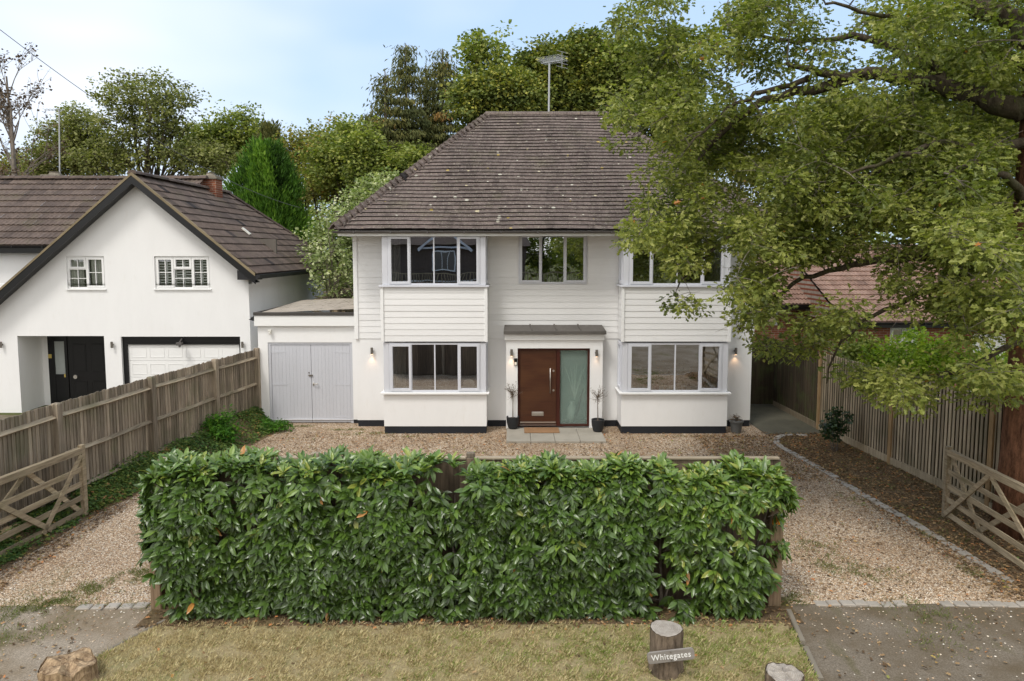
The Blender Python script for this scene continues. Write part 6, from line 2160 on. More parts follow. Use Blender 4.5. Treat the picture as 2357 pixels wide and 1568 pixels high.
# weedy strips in the gravel and the drives, and along the edging
def strip(cx, cy, rx, ry, n, rot=0):
    a = RN.normal(size=(n, 2)) * 0.5
    xx = cx + a[:, 0] * rx * math.cos(rot) - a[:, 1] * ry * math.sin(rot)
    yy = cy + a[:, 0] * rx * math.sin(rot) + a[:, 1] * ry * math.cos(rot)
    return xx, yy
S = []
for (u_, v_, rx, ry, n, rot) in ((330, 1318, 0.35, 0.2, 900, 0.3), (230, 1350, 0.7, 0.22, 2600, 0.45), (130, 1385, 0.7, 0.22, 2600, 0.45), (40, 1410, 0.8, 0.3, 2600, 0.45), (60, 1455, 0.5, 0.3, 1400, 0.4),
                           (1880, 1265, 0.4, 0.5, 1500, -0.6), (1930, 1310, 0.4, 0.35, 1500, -0.5), (2010, 1320, 0.4, 0.3, 1000, 0), (1830, 1380, 0.3, 0.2, 900, 0), (2100, 1400, 0.5, 0.3, 900, -0.6),
                           (2180, 1440, 0.4, 0.5, 900, -0.6), (2150, 1480, 0.3, 0.3, 500, 0), (1960, 1150, 0.2, 0.5, 500, 0.2), (2120, 1228, 0.2, 0.5, 600, 0.2), (2240, 1320, 0.2, 0.4, 600, 0.2), (2190, 1235, 0.2, 0.5, 600, 0.2), (2090, 1180, 0.2, 0.5, 500, 0.2),
                           (690, 982, 0.5, 0.08, 500, 0), (800, 990, 0.7, 0.10, 900, 0), (860, 998, 0.5, 0.12, 700, 0), (960, 1006, 1.0, 0.06, 500, 0), (1250, 1010, 0.1, .1, 0, 0), (1560, 1006, 1.0, 0.05, 300, 0), (680, 1010, 0.3, 0.12, 120, 0), (810, 1001, 0.5, 0.1, 300, 0),
                           (1440, 990, 0.3, 0.2, 250, 0), (2000, 1060, 0.5, 0.7, 500, 0.3), (250, 1395, 0.9, 0.08, 500, 0), (330, 1400, .2, .1, 200, 0)):
    g_ = G(u_, v_)
    xx, yy = strip(g_[0], g_[1], rx, ry, int(n * 0.6), rot)
    S.append(np.stack([xx, yy], 1))
S = np.concatenate(S); S = S[RN.random(len(S)) < np.clip(0.5 + 2.2 * nfield(S[:, 0], S[:, 1], 4.5, 31), 0.05, 1)]; n = len(S)
an = RN.uniform(0, 2 * np.pi, n); tl = RN.uniform(0.1, 1.0, n)
stuff_leaves('drive_weeds', S[:, 0], S[:, 1], np.full(n, 0.004), np.stack([np.cos(an), np.sin(an), tl], 1), np.stack([-np.cos(an) * tl, -np.sin(an) * tl, np.ones(n)], 1),
             RN.uniform(0.025, 0.065, n), T_BLADE, RN.beta(1.6, 1.6, n), 'grass_green')
# pebbles
OCT = (np.array([[0, 0, 0.0], [1, 0, 0.15], [0.3, 0.8, 0.1], [-0.8, 0.5, 0.12], [-0.7, -0.6, 0.1], [0.4, -0.8, 0.12], [0.1, 0.0, 0.55]]) * 0.5,
       [(1, 2, 6), (2, 3, 6), (3, 4, 6), (4, 5, 6), (5, 1, 6)])
gp_ = gl + [kerb_pts[2]] + kerb_pts[3:] + [(6.98, 9.0)]
n = 230000
y = 8.95 + 9.6 * RN.random(n) ** 1.5
x = RN.uniform(-7.3, 7.3, n)
k = in_poly(x, y, [(a, b) for a, b in gp_])
k &= ~((x > -4.6) & (x < 3.6) & (y < 9.25)) & ~((x > -4.3) & (x < 3.3) & (y > 9.2) & (y < 14.0))
k &= ~((x > bays[0][0]) & (x < bays[0][1]) & (y > YB)) & ~((x > bays[1][0]) & (x < bays[1][1]) & (y > YB)) & ~((x > sx0) & (x < sx1) & (y > sy0))
x, y = x[k], y[k]; n = len(x)
an = RN.uniform(0, 6.283, n)
pebt = np.clip(RN.beta(2, 2, n) + 0.25 * nfield(x, y, 0.8, 4.0), 0, 1)
stuff_leaves('gravel_pebbles', x, y, np.full(n, 0.001), np.stack([np.cos(an), np.sin(an), RN.normal(0, .15, n)], 1), np.stack([RN.normal(0, .2, n), RN.normal(0, .2, n), np.ones(n)], 1),
             RN.uniform(0.009, 0.025, n), OCT, pebt, 'pebble')
n = 1500                      # stray pebbles thrown onto the tarmac mouths
x = np.concatenate([RN.uniform(-8.5, -4.3, n // 2), RN.uniform(3.6, 8.5, n // 2)]); y = 8.95 - RN.exponential(0.9, len(x))
n = len(x); an = RN.uniform(0, 6.283, n)
stuff_leaves('stray_pebbles', x, y, np.full(n, 0.0), np.stack([np.cos(an), np.sin(an), np.zeros(n)], 1), np.stack([RN.normal(0, .2, n), RN.normal(0, .2, n), np.ones(n)], 1),
             RN.uniform(0.012, 0.03, n), OCT, RN.random(n), 'pebble')
# fallen leaves
X, Y_ = [], []
for (x0, x1, y0, y1, n) in ((6.5, 8.8, 9.0, 17.8, 15000), (-4.6, 3.6, 8.35, 9.0, 1800), (3.6, 7.0, 9, 15, 1600), (4.5, 7, 14, 17.6, 5000), (-5.5, 3.2, 5.8, 8.4, 260), (-8, -6.9, 9, 14, 2500), (3.5, 9, 6, 9, 450), (-9, -5, 6.5, 9, 350), (-6.4, 6.5, 15.2, 17.9, 5500)):
    X.append(RN.uniform(x0, x1, n)); Y_.append(RN.uniform(y0, y1, n))
X = np.concatenate(X); Y_ = np.concatenate(Y_); n = len(X); an = RN.uniform(0, 6.283, n)
stuff_leaves('leaf_litter', X, Y_, 0.014 + RN.random(n) * 0.012, np.stack([np.cos(an), np.sin(an), RN.normal(0, .25, n)], 1), np.stack([RN.normal(0, .35, n), RN.normal(0, .35, n), np.ones(n)], 1),
             RN.uniform(0.025, 0.07, n), T_OAK, RN.random(n), 'litter')
# ivy on the bank and at the garage corner
n = 30000
y = RN.uniform(8.5, 18.9, n); fx = fence_x(y)
dx = np.interp(y, [8, 12.4, 14.5, 16.6, 18, 19.2], [-7.48, -7.33, -6.85, -6.25, -6.05, -6.6]) + 0.1 * nfield(y, y, 2.0, 8)
t_ = RN.random(n) ** 0.8
x = dx + (fx - 0.02 - dx) * t_
z = np.array([bank_h(a, b) for a, b in zip(x, y)]) + 0.02 + RN.random(n) ** 2 * (0.05 + 0.16 * np.clip(nfield(x, y, 1.1, 6) + .3, 0, 1))
k = RN.random(n) < np.clip(0.55 + nfield(x, y, 1.7, 2.0) * 1.4, 0.12, 1)
x, y, z = x[k], y[k], z[k]; n = len(x); an = RN.uniform(0, 6.283, n)
iv = np.clip(RN.beta(2, 2, n) + 0.3 * nfield(x, y, 1.3, 11), 0, 1)
stuff_leaves('ivy', x, y, z, np.stack([np.cos(an), np.sin(an), RN.normal(-.1, .3, n)], 1), np.stack([RN.normal(.15, .4, n), RN.normal(-.2, .4, n), np.ones(n)], 1),
             RN.uniform(0.035, 0.09, n), T_OAK, iv, 'leaf_ivy')

# ------------------------------------------------------------------ shrubs
def shrub(name, base, label, blobs, ncl, rad, per, ls, lm, tm=T_RHOMB, stems=8, group=None, cat='shrub', up=0.7, flat=0.8, bm='bark_grey', r0=0.015):
    o = thing(name, base, label, cat, group)
    bl = np.array(blobs); vol = bl[:, 3] * bl[:, 4] * bl[:, 5]; vol /= vol.sum()
    pick = RN.choice(len(bl), ncl, p=vol)
    d = unit(ncl); r = RN.random(ncl) ** 0.4
    cl = bl[pick, :3] + d * r[:, None] * bl[pick, 3:6] + np.array(base)
    cl = cl[cl[:, 2] > base[2] + 0.04]
    mb = MB(); mb.tint = 0.5
    for i in RN.choice(len(cl), min(stems, len(cl)), replace=False):
        mb.tube(bez((base[0] + rnd.uniform(-.05, .05), base[1] + rnd.uniform(-.05, .05), base[2] - 0.03), tuple(cl[i]), (0, 0, 0.1), 4), [r0, r0 * .8, r0 * .6, r0 * .4, r0 * .2], 5, False)
    mb.build('stem', bm, o)
    p, dd, nn, sz, ti = clump_leaves(cl, rad, per, ls, flat, up)
    leaf_object('foliage', p, dd, nn, sz, tm, ti, lm, o)
    return o
a = G(505, 1020, 0.1)
shrub('leafy_shrub', (a[0], a[1], 0.1), 'bright green leafy shrub growing on the bank in front of the left fence', [(0.0, 0, 0.3, 0.5, 0.4, 0.25), (0.05, 0, 0.62, 0.25, 0.22, 0.22)], 70, 0.13, 22, 0.085, 'leaf_bright', T_OAK)
a = G(610, 985, 0.05)
shrub('low_shrub', (a[0] + 0.1, a[1] - 0.2, 0.03), 'low green ground shrub at the foot of the garage corner', [(0, 0, 0.12, 0.65, 0.3, 0.13)], 70, 0.1, 24, 0.07, 'leaf_bright', T_OAK)
a = G(1915, 1030, 0.0)
shrub('camellia', (a[0] - 0.05, a[1] - 0.3, 0.0), 'small dark evergreen bush standing in the bed against the right fence', [(-0.05, 0, 0.55, 0.28, 0.22, 0.30), (-0.1, 0, 0.85, 0.2, 0.15, 0.15), (0.25, 0.05, 0.8, 0.15, 0.1, 0.1)], 48, 0.1, 20, 0.075, 'leaf_camellia', T_RHOMB, 7)
shrub('golden_shrub', (10.4, 17.5, 0), 'yellow green leafy shrub behind the right fence in front of the bungalow', [(-0.2, 0, 1.8, 1.15, 0.8, 0.85), (1.0, -0.3, 1.55, 1.0, 0.7, 0.7), (-1.1, 0.4, 1.7, 0.6, 0.6, 0.6)], 300, 0.24, 34, 0.09, 'leaf_lime', T_RHOMB, 20, up=0.5)
shrub('dark_shrub', (8.9, 18.6, 0), 'dark green bush behind the right fence next to the passage', [(0, 0, 1.7, 0.8, 0.6, 0.8)], 120, 0.22, 30, 0.09, 'leaf_mid', T_RHOMB, 10)
shrub('lime_shrub', (10.6, 13.2, 0), 'bright green bush behind the right fence near the oak trunk', [(0, 0, 1.7, 0.6, 0.6, 0.65)], 110, 0.18, 30, 0.09, 'leaf_bright', T_RHOMB, 10)

# ------------------------------------------------------------------ overhead cable
cb = MB(); cb.tint = 0.5
c0, c1 = Vector(P(-60, 22, 13)), Vector(P(690, 478, 25))
cb.tube([c0 + (c1 - c0) * (i / 24) - Vector((0, 0, 0.5 * 4 * (i / 24) * (1 - i / 24))) for i in range(25)], 0.008, 4)
o = cb.build('overhead_cable', 'cable'); tag(o, 'thin overhead cable sagging down across the sky from the upper left', 'cable')
# timber pile behind the garage
tp = thing('timber_pile', (-5.0, 24.5, 0), 'heap of old planks and branches behind the garage roof', 'timber pile')
mb = MB()
for i in range(60):
    x0 = -6.1 + rnd.uniform(0, 2.0); y0 = 24.2 + rnd.uniform(-.6, .6); z0 = 1.9 + rnd.uniform(0, 1.4)
    an = rnd.uniform(-0.25, 0.25)
    mb.beam((x0 - 0.9, y0, z0 - an), (x0 + 0.9, y0 + rnd.uniform(-.4, .4), z0 + an), 0.05, rnd.uniform(0.03, 0.09))
mb.build('planks', 'fence_rail', tp)
mb = MB()
mb.box(-6.3, -3.9, 24.6, 25.0, 0, 1.95)
mb.build('stack', 'fence_dark', tp)

# ------------------------------------------------------------------ trees beyond the houses
def BL(base, u, v, Y, ru, rv, dy=None):
    q = P(u, v, Y); s = Y / F
    return (q[0] - base[0], Y - base[1], q[2] - base[2], ru * s, dy if dy else (ru + rv) * 0.5 * s, rv * s)
def btree(name, label, u, Y, top_v, blobs, **k):
    base = (P(u, 600, Y)[0], Y, 0.0)
    H = P(u, top_v, Y)[2]
    k['lsize'] *= 0.8; k['per'] = int(k['per'] * 1.25)
    bb = [BL(base, b[0], b[1], Y + (b[4] if len(b) > 4 else 0), b[2], b[3]) for b in blobs]
    return tree(name, label, base, H, bb, **k)
GB = 'trees behind the houses'
# big open oak behind the neighbour
btree('oak_tree', 'wide open crowned oak rising behind the left neighbour roof', 345, 40, 175,
      [(330, 215, 105, 48), (260, 265, 62, 40), (390, 255, 70, 55), (320, 200, 70, 30), (300, 330, 75, 40), (400, 350, 90, 50), (240, 375, 90, 40), (470, 370, 80, 60), (350, 300, 80, 40)],
      nclump=520, rad=0.5, per=26, lsize=0.20, lmat='leaf_oakfar', r0=0.30, limbs=60, twigs=0.95, trunks=3, fork=0.35, group=GB, shell=0.45, flat=0.5)
btree('oak_tree', 'lower green tree left of the open crowned oak, behind the thin aerial', 185, 42, 250,
      [(180, 300, 60, 45), (140, 350, 60, 55), (220, 360, 70, 50), (90, 390, 50, 30)], nclump=420, rad=0.55, per=42, lsize=0.18, lmat='leaf_oakfar', r0=0.25, limbs=30, twigs=0.9, group=GB)
btree('oak_tree', 'rounded green tree standing just left of the bright cypress', 545, 44, 250,
      [(548, 305, 48, 48), (510, 350, 50, 50), (470, 330, 50, 45), (590, 350, 40, 50)], nclump=300, rad=0.7, per=46, lsize=0.24, lmat='leaf_mid', r0=0.3, limbs=14, twigs=0.5, group=GB)
# bare trees far left
def bare(label, u, Y, top_v, n, spread):
    base = (P(u, 600, Y)[0], Y, 0.0)
    H = P(u, top_v, Y)[2]
    o = thing('bare_tree', base, label, 'tree', 'sparse bare trees at the far left')
    mb = MB(); mb.tint = 0.5
    B = Vector(base)
    ends = []
    tr = bez(B, B + Vector((rnd.uniform(-.5, .9), 0, H * 0.93)), (rnd.uniform(-.3, .3), 0, 0), 12)
    mb.tube(tr, [0.26 * (1 - 0.85 * i / 12) for i in range(13)], 7)
    def rec(p, d, L_, r, lv):
        q = p + d * L_
        m_ = bez(p, q, Vector((rnd.gauss(0, .08), rnd.gauss(0, .08), 0.05)) * L_, 4)
        mb.tube(m_, [r * (1 - 0.16 * i) for i in range(5)], 4, False)
        if lv == 0:
            ends.extend(m_[1:]); return
        for _ in range(3 if lv > 1 else 4):
            dd = (d + Vector((rnd.gauss(0, .5), rnd.gauss(0, .5), rnd.gauss(0.15, .3)))).normalized()
            rec(m_[rnd.choice((2, 3, 4))], dd, L_ * rnd.uniform(0.5, 0.75), max(0.012, r * 0.42), lv - 1)
    for i in range(n):
        k = rnd.uniform(0.42, 0.98)
        p = tr[int(k * 12)]
        d = Vector((rnd.choice((-1, 1)) * rnd.uniform(0.2, spread), rnd.gauss(0, .5), rnd.uniform(0.7, 1.3))).normalized()
        rec(p, d, H * rnd.uniform(0.12, 0.22) * (1.25 - 0.6 * k), 0.085 * (1.2 - 0.8 * k), 2)
    mb.build('trunk', 'bark_grey', o)
    e = np.array([tuple(p) for p in ends]); e = e[RN.random(len(e)) < 0.5]
    p, dd, nn, sz, ti = clump_leaves(e, 0.22, 3, 0.14, 1, 0.5)
    leaf_object('crown', p, dd, nn, sz, T_RHOMB, ti, 'leaf_dead', o)
bare('almost leafless tree at the far left edge behind the tiled wing', 28, 34, 190, 13, 0.7)
bare('tallest thin leafless tree at the far left with upright twigs', 62, 36, 128, 15, 0.45)
btree('thin_tree', 'thin pale green shrubby tree low behind the left roofs', 40, 45, 330, [(20, 390, 60, 30), (90, 400, 50, 24)], nclump=80, rad=0.8, per=40, lsize=0.24, lmat='leaf_yellow', r0=0.15, limbs=6, group=GB)

# bright cypress
def cypress(name, label, u, Y, top_v, hw, mat, nspray, group=None, peaks=3, ls=0.30):
    base = (P(u, 600, Y)[0], Y, 0.0); H = P(u, top_v, Y)[2] - 0.85; R = hw * Y / F
    o = thing(name, base, label, 'tree', group)
    mb = MB(); mb.tint = 0.5
    mb.tube([base, (base[0], base[1], H * 0.9)], [0.3, 0.05], 7)
    t = RN.random(nspray) ** 0.8
    an = RN.uniform(0, 2 * np.pi, nspray)
    prof = np.clip((1 - t) * 2.4, 0, 1) ** 0.62 * (0.78 + 0.22 * np.sin(an * 5 + t * 4) * np.cos(an * 2 + 1))
    zz = H * t
    pk = np.array([mnoise.noise(Vector((math.cos(a) * 1.6, math.sin(a) * 1.6, tt * 4 + u))) for a, tt in zip(an, t)])
    rr = R * prof * (0.74 + 0.85 * pk) * (0.55 + 0.45 * RN.random(nspray) ** 0.3)
    top_off = np.where(t > 0.78, 1, 0) * 0.35 * R * (1 - t) / 0.22
    px_ = base[0] + rr * np.cos(an) + top_off * np.sign(np.cos(an * peaks))
    cl = np.stack([px_, base[1] + rr * np.sin(an), zz], 1)
    per = 12
    idx = np.repeat(np.arange(nspray), per); n = len(idx)
    out = np.stack([np.cos(an), np.sin(an), np.full(nspray, 0.0)], 1)
    k = RN.random(n)
    d = out[idx] * 0.55 + np.array([0, 0, 1.0]) + RN.normal(0, .28, (n, 3))
    pos = cl[idx] + out[idx] * (k * 0.35)[:, None] + np.stack([RN.normal(0, .12, n), RN.normal(0, .12, n), k * 0.8 * RN.random(n)], 1)
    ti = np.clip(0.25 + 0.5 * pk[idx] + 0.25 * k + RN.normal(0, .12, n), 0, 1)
    leaf_object('crown', pos, d, out[idx] + RN.normal(0, .4, (n, 3)), ls * RN.uniform(.6, 1.2, n), T_NARROW, ti, mat, o)
    mb.build('trunk', 'bark_grey', o)
cypress('cypress_tree', 'bright green dense cypress between the two houses', 620, 31, 312, 84, 'leaf_cypress', 6500, ls=0.24)
cypress('conifer_tree', 'dark pointed conifer peeping up behind the bright cypress', 632, 42, 275, 45, 'leaf_spruce', 1800, ls=0.35)

# thin sunny trees between the houses
btree('thin_tree', 'thin yellow green trees right of the bright cypress', 690, 40, 300, [(680, 340, 45, 38), (730, 350, 50, 50), (700, 420, 60, 50)], nclump=230, rad=0.6, per=30, lsize=0.2, lmat='leaf_yellow', r0=0.14, limbs=16, trunks=3, group=GB, twigs=0.9)
btree('thin_tree', 'airy tree with yellowing leaves left of the tall spruces', 775, 38, 285, [(770, 330, 45, 42), (760, 400, 60, 60), (800, 460, 60, 50)], nclump=260, rad=0.6, per=30, lsize=0.2, lmat='leaf_yellow', r0=0.14, limbs=16, trunks=3, group=GB, twigs=0.9)
btree('pale_tree', 'pale grey green leafy tree close beside the roof hip', 860, 25.5, 400, [(880, 445, 55, 40), (820, 500, 70, 60), (770, 560, 60, 60), (800, 640, 60, 60)], nclump=330, rad=0.42, per=34, lsize=0.14, lmat='leaf_pale', r0=0.12, limbs=16, trunks=2, group=GB)
# small tree behind the garage roof
b_ = P(742, 696, 22.0)
tree('small_tree', 'slim pale leaved small tree rising behind the flat garage roof', (b_[0], 23.3, 0), 5.6,
     [(0.0, 0, 4.2, 0.75, 0.6, 1.0), (0.25, 0, 5.4, 0.6, 0.5, 0.6), (-0.25, 0, 3.9, 0.55, 0.4, 0.5), (0.5, 0, 3.9, 0.5, 0.4, 0.7), (-0.45, 0, 2.9, 0.15, 0.1, 0.05)], 120, 0.22, 16, 0.11, 'leaf_pale', 'bark_grey', 0.06, limbs=22, twigs=0.9, fork=0.45, flat=0.9)

# spruces
def spruce(label, u, Y, top_v, hw, dens=1.0, tip=0.0):
    base = (P(u, 600, Y)[0], Y, 0.0); H = P(u, top_v, Y)[2]; R = hw * Y / F
    o = thing('spruce_tree', base, label, 'tree', 'dark spruces behind the main roof')
    mb = MB(); mb.tint = 0.5
    mb.tube([base, (base[0], Y, H)], [0.3, 0.02], 7)
    pos, dr, nr, sz, ti = [], [], [], [], []
    z = 2.0
    while z < H - 0.2:
        f_ = 1 - z / H
        L_ = min(R, R * (f_ * 1.45) ** 1.05 + 0.12)
        nb_ = 9 if f_ > 0.25 else 6
        a0 = rnd.uniform(0, 6.28)
        for i in range(nb_):
            if rnd.random() < 0.1: continue
            an = a0 + 6.283 * i / nb_ + rnd.uniform(-.3, .3)
            l = L_ * rnd.uniform(0.65, 1.12)
            s = Vector((base[0], Y, z))
            upv = 0.35 if f_ < 0.15 else -0.12
            e = s + Vector((math.cos(an) * l, math.sin(an) * l, upv * l + rnd.uniform(-.1, .15)))
            b = bez(s, e, (0, 0, -0.10 * l if f_ > .15 else 0.0), 6)
            mb.tube(b, [max(0.012, 0.045 * l * 0.4 * (1 - .13 * j)) for j in range(7)], 4, False)
            t0 = rnd.gauss(0.45, 0.15)
            m = int(l * 230 * dens)
            for _ in range(m):
                k = rnd.random() ** 0.7 * 6
                j = min(5, int(k)); q = b[j].lerp(b[j + 1], k - j)
                hang = rnd.random()
                w = 0.16 + 0.22 * (1 - k / 6)
                q = q + Vector((rnd.gauss(0, w), rnd.gauss(0, w), -0.28 * hang + 0.08))
                pos.append(tuple(q)); dr.append((math.cos(an) * .5 + rnd.gauss(0, .4), math.sin(an) * .5 + rnd.gauss(0, .4), -0.55 - hang * 0.6))
                nr.append((rnd.gauss(0, .6), rnd.gauss(0, .6), 0.6)); sz.append(rnd.uniform(0.15, 0.28))
                ti.append(min(1, max(0, t0 + rnd.gauss(0, .15))))
        z += 0.42 + 0.2 * f_
    mb.build('trunk', 'bark_grey', o)
    leaf_object('crown', pos, dr, nr, sz, T_NARROW, ti, 'leaf_spruce', o)
spruce('tallest pointed spruce left of the main roof', 940, 33, 100, 105)
spruce('spruce with twin pointed tops behind the left hip of the roof', 1022, 34, 112, 105)
spruce('brownish drooping spruce leaning out to the left of the others', 893, 32, 165, 92, 0.9)
spruce('low spruce at the left end of the spruce group', 862, 33, 245, 80, 0.9)
spruce('narrow dark spruce between its taller neighbours', 985, 35, 150, 60)
btree('oak_tree', 'dense green tree at the foot of the spruces left of the roof', 840, 31, 290, [(835, 345, 38, 45), (860, 400, 55, 40), (930, 380, 55, 40)], nclump=220, rad=0.55, per=46, lsize=0.19, lmat='leaf_mid', r0=0.2, limbs=10, group=GB, twigs=0.3)
btree('thin_tree', 'airy leafed tree top rising above the spruces', 1095, 36, 72, [(1110, 110, 48, 38), (1080, 145, 42, 36), (1140, 150, 30, 32), (1100, 190, 50, 30)], nclump=115, rad=0.5, per=26, lsize=0.24, lmat='leaf_mid', r0=0.25, limbs=26, twigs=0.9, group=GB, fork=0.6)
btree('yew_tree', 'dark green broad tree directly behind the ridge on the left', 1140, 31, 190, [(1100, 235, 60, 45), (1160, 215, 55, 50), (1200, 240, 45, 50)], nclump=340, rad=0.5, per=58, lsize=0.19, lmat='leaf_dark', r0=0.25, limbs=14, twigs=0.3, group=GB)
btree('yew_tree', 'large dense dark green tree behind the aerial', 1290, 33, 105, [(1250, 175, 62, 52), (1310, 150, 70, 62), (1370, 175, 75, 80), (1230, 230, 70, 50), (1330, 230, 90, 50), (1210, 170, 30, 30)], nclump=800, rad=0.55, per=62, lsize=0.20, lmat='leaf_dark', r0=0.35, limbs=26, twigs=0.3, group=GB)
spruce('dark spruce top showing above the dense tree right of the aerial', 1420, 36, 58, 75)
btree('oak_tree', 'green oak behind the right side of the main roof', 1480, 32, 90, [(1450, 160, 60, 60), (1520, 230, 80, 80), (1440, 240, 60, 60), (1600, 330, 90, 70)], nclump=520, rad=0.6, per=50, lsize=0.2, lmat='leaf_mid', r0=0.3, limbs=18, twigs=0.4, group=GB)
btree('thin_tree', 'sparse sunlit trees seen under the oak branches right of the roof', 1740, 40, 300, [(1700, 380, 60, 50), (1790, 400, 60, 60), (1720, 450, 70, 50)], nclump=200, rad=0.6, per=28, lsize=0.2, lmat='leaf_yellow', r0=0.14, limbs=16, trunks=3, group=GB, twigs=0.9)
btree('oak_tree', 'green tree filling the view behind the brick bungalow', 1950, 38, 200, [(1900, 330, 120, 100), (2050, 380, 130, 110), (1850, 470, 110, 70)], nclump=480, rad=0.8, per=48, lsize=0.25, lmat='leaf_mid', r0=0.35, limbs=18, group=GB)
btree('oak_tree', 'green tree at the far right behind the brick bungalow', 2260, 36, 150, [(2200, 260, 140, 120), (2330, 400, 130, 130), (2150, 430, 130, 90)], nclump=480, rad=0.8, per=48, lsize=0.25, lmat='leaf_mid', r0=0.35, limbs=18, group=GB)
btree('oak_tree', 'full green tree filling the gap left of the spruces', 800, 36, 275, [(800, 330, 50, 45), (760, 380, 50, 45), (840, 330, 40, 50), (860, 400, 60, 50)], nclump=330, rad=0.6, per=44, lsize=0.2, lmat='leaf_mid', r0=0.2, limbs=16, group=GB, twigs=0.5)
# distant wood that reads as one mass
n = 1500
wx = RN.uniform(-75, 75, n); wy = RN.uniform(58, 66, n); wz = RN.random(n) ** 0.8 * (6.5 + 2.5 * np.sin(wx * 0.21) + 1.5 * np.sin(wx * 0.63 + 1))
cl = np.stack([wx, wy, wz], 1)
p, dd, nn, sz, ti = clump_leaves(cl, 1.5, 40, 0.5, 0.8, 0.6)
v, f, c, t = leaf_arrays(p, dd, nn, sz, T_RHOMB, ti)
o = np_mesh('distant_wood', v, f, c, t, 'leaf_mid', None, (0, 0, 0)); o['kind'] = 'stuff'

# ------------------------------------------------------------------ the big oak on the right
ox, oy = 8.28, 11.35
ok = thing('oak_tree', (ox, oy, 0), 'huge old oak at the right whose low branches reach across the front of the house', 'tree')
tk = MB(); tk.tint = 0.5
trk = [Vector((ox - 0.05, oy, -0.1)), Vector((ox, oy, 1.2)), Vector((ox + 0.02, oy, 3.0)), Vector((ox - 0.02, oy + 0.05, 5.0)), Vector((ox, oy + 0.05, 7.0)), Vector((ox + 0.05, oy, 9.5)), Vector((ox + 0.2, oy, 12.5))]
tk.tube(trk, [0.38, 0.33, 0.31, 0.31, 0.30, 0.26, 0.2], 16)
tk.build('trunk', 'bark_red', ok, smooth=True)
lines = []
br = MB(); br.tint = 0.5
def limb(pix, r0, r1, name='branch', sub=4):
    """limb through measured stations (u, v, depth), rounded with small kinks"""
    pts = [Vector(P(*p)) for p in pix]
    out = []
    for i in range(len(pts) - 1):
        a = pts[max(0, i - 1)]; b = pts[i]; c = pts[i + 1]; d = pts[min(len(pts) - 1, i + 2)]
        for k in range(sub):
            t = k / sub
            out.append(0.5 * ((2 * b) + (c - a) * t + (2 * a - 5 * b + 4 * c - d) * t * t + (3 * b - a - 3 * c + d) * t ** 3))
    out.append(pts[-1])
    out = [p + Vector((rnd.gauss(0, 1), rnd.gauss(0, 1), rnd.gauss(0, 1))) * 0.02 for p in out]
    n = len(out)
    rs = [(r0 + (r1 - r0) * (i / (n - 1)) ** 0.8) * rnd.uniform(0.93, 1.07) for i in range(n)]
    br.tube(out, rs, 8)
    lines.extend(zip(out, rs))
TY = oy
limb([(2365, 260, TY), (2290, 235, TY + 0.2), (2205, 214, TY + 0.6), (2100, 183, TY + 0.9), (2005, 170, TY + 1.0), (1865, 207, TY + 1.2), (1731, 250, TY + 1.3), (1640, 330, TY + 1.4), (1571, 424, TY + 1.5), (1530, 500, TY + 1.5)], 0.20, 0.02)
limb([(2205, 214, TY + 0.6), (2140, 160, TY + 0.9), (2080, 125, TY + 1.2), (1990, 85, TY + 1.5), (1890, 95, TY + 1.6), (1780, 90, TY + 1.8), (1640, 60, TY + 2.0)], 0.11, 0.02)
limb([(2005, 170, TY + 1.0), (1925, 175, TY + 1.0), (1850, 160, TY + 1.0), (1810, 145, TY + 0.9)], 0.10, 0.03)
limb([(1865, 180, TY + 1.2), (1800, 200, TY + 0.8), (1720, 225, TY + 0.5), (1640, 280, TY + 0.2), (1570, 350, TY)], 0.06, 0.012)
limb([(2160, 170, TY + 0.8), (2110, 80, TY + 0.6), (2080, 45, TY + 0.4), (2010, 30, TY + 0.2), (1900, 5, TY)], 0.07, 0.02)
limb([(2365, 90, TY - 0.6), (2340, 45, TY - 0.4), (2260, 15, TY - 0.2), (2200, -20, TY)], 0.17, 0.13)
limb([(2360, 740, TY), (2300, 560, TY + 0.1), (2200, 490, TY + 0.3), (2050, 405, TY + 0.5), (1950, 430, TY + 0.6), (1850, 470, TY + 0.6), (1720, 520, TY + 0.5), (1620, 590, TY + 0.4), (1560, 660, TY + 0.3)], 0.13, 0.012)
limb([(2365, 640, TY), (2290, 610, TY - 0.2), (2200, 595, TY - 0.4), (2080, 590, TY - 0.3), (1960, 610, TY), (1850, 640, TY + 0.2), (1760, 700, TY + 0.3), (1700, 760, TY + 0.2)], 0.11, 0.012)
limb([(2330, 620, TY - 0.1), (2200, 640, TY - 0.1), (2090, 690, TY), (1990, 740, TY + 0.2), (1930, 800, TY + 0.3), (1900, 880, TY + 0.3)], 0.07, 0.01)
limb([(2365, 770, TY - 0.3), (2310, 800, TY - 0.5), (2220, 850, TY - 0.5), (2120, 870, TY - 0.2), (2010, 880, TY + 0.1), (1930, 895, TY + 0.2)], 0.06, 0.01)
limb([(2365, 330, TY), (2270, 340, TY - 0.5), (2150, 330, TY - 0.9), (2050, 370, TY - 1.1), (1950, 400, TY - 1.2)], 0.09, 0.015)
limb([(2360, 480, TY - 0.3), (2330, 420, TY - 1.0), (2250, 380, TY - 1.5), (2170, 400, TY - 1.8)], 0.08, 0.02)
limb([(2365, 160, TY + 0.4), (2290, 120, TY + 1.2), (2180, 60, TY + 2.0), (2050, -20, TY + 2.5)], 0.12, 0.04)
br.build('branch', 'bark_oak', ok, smooth=True)
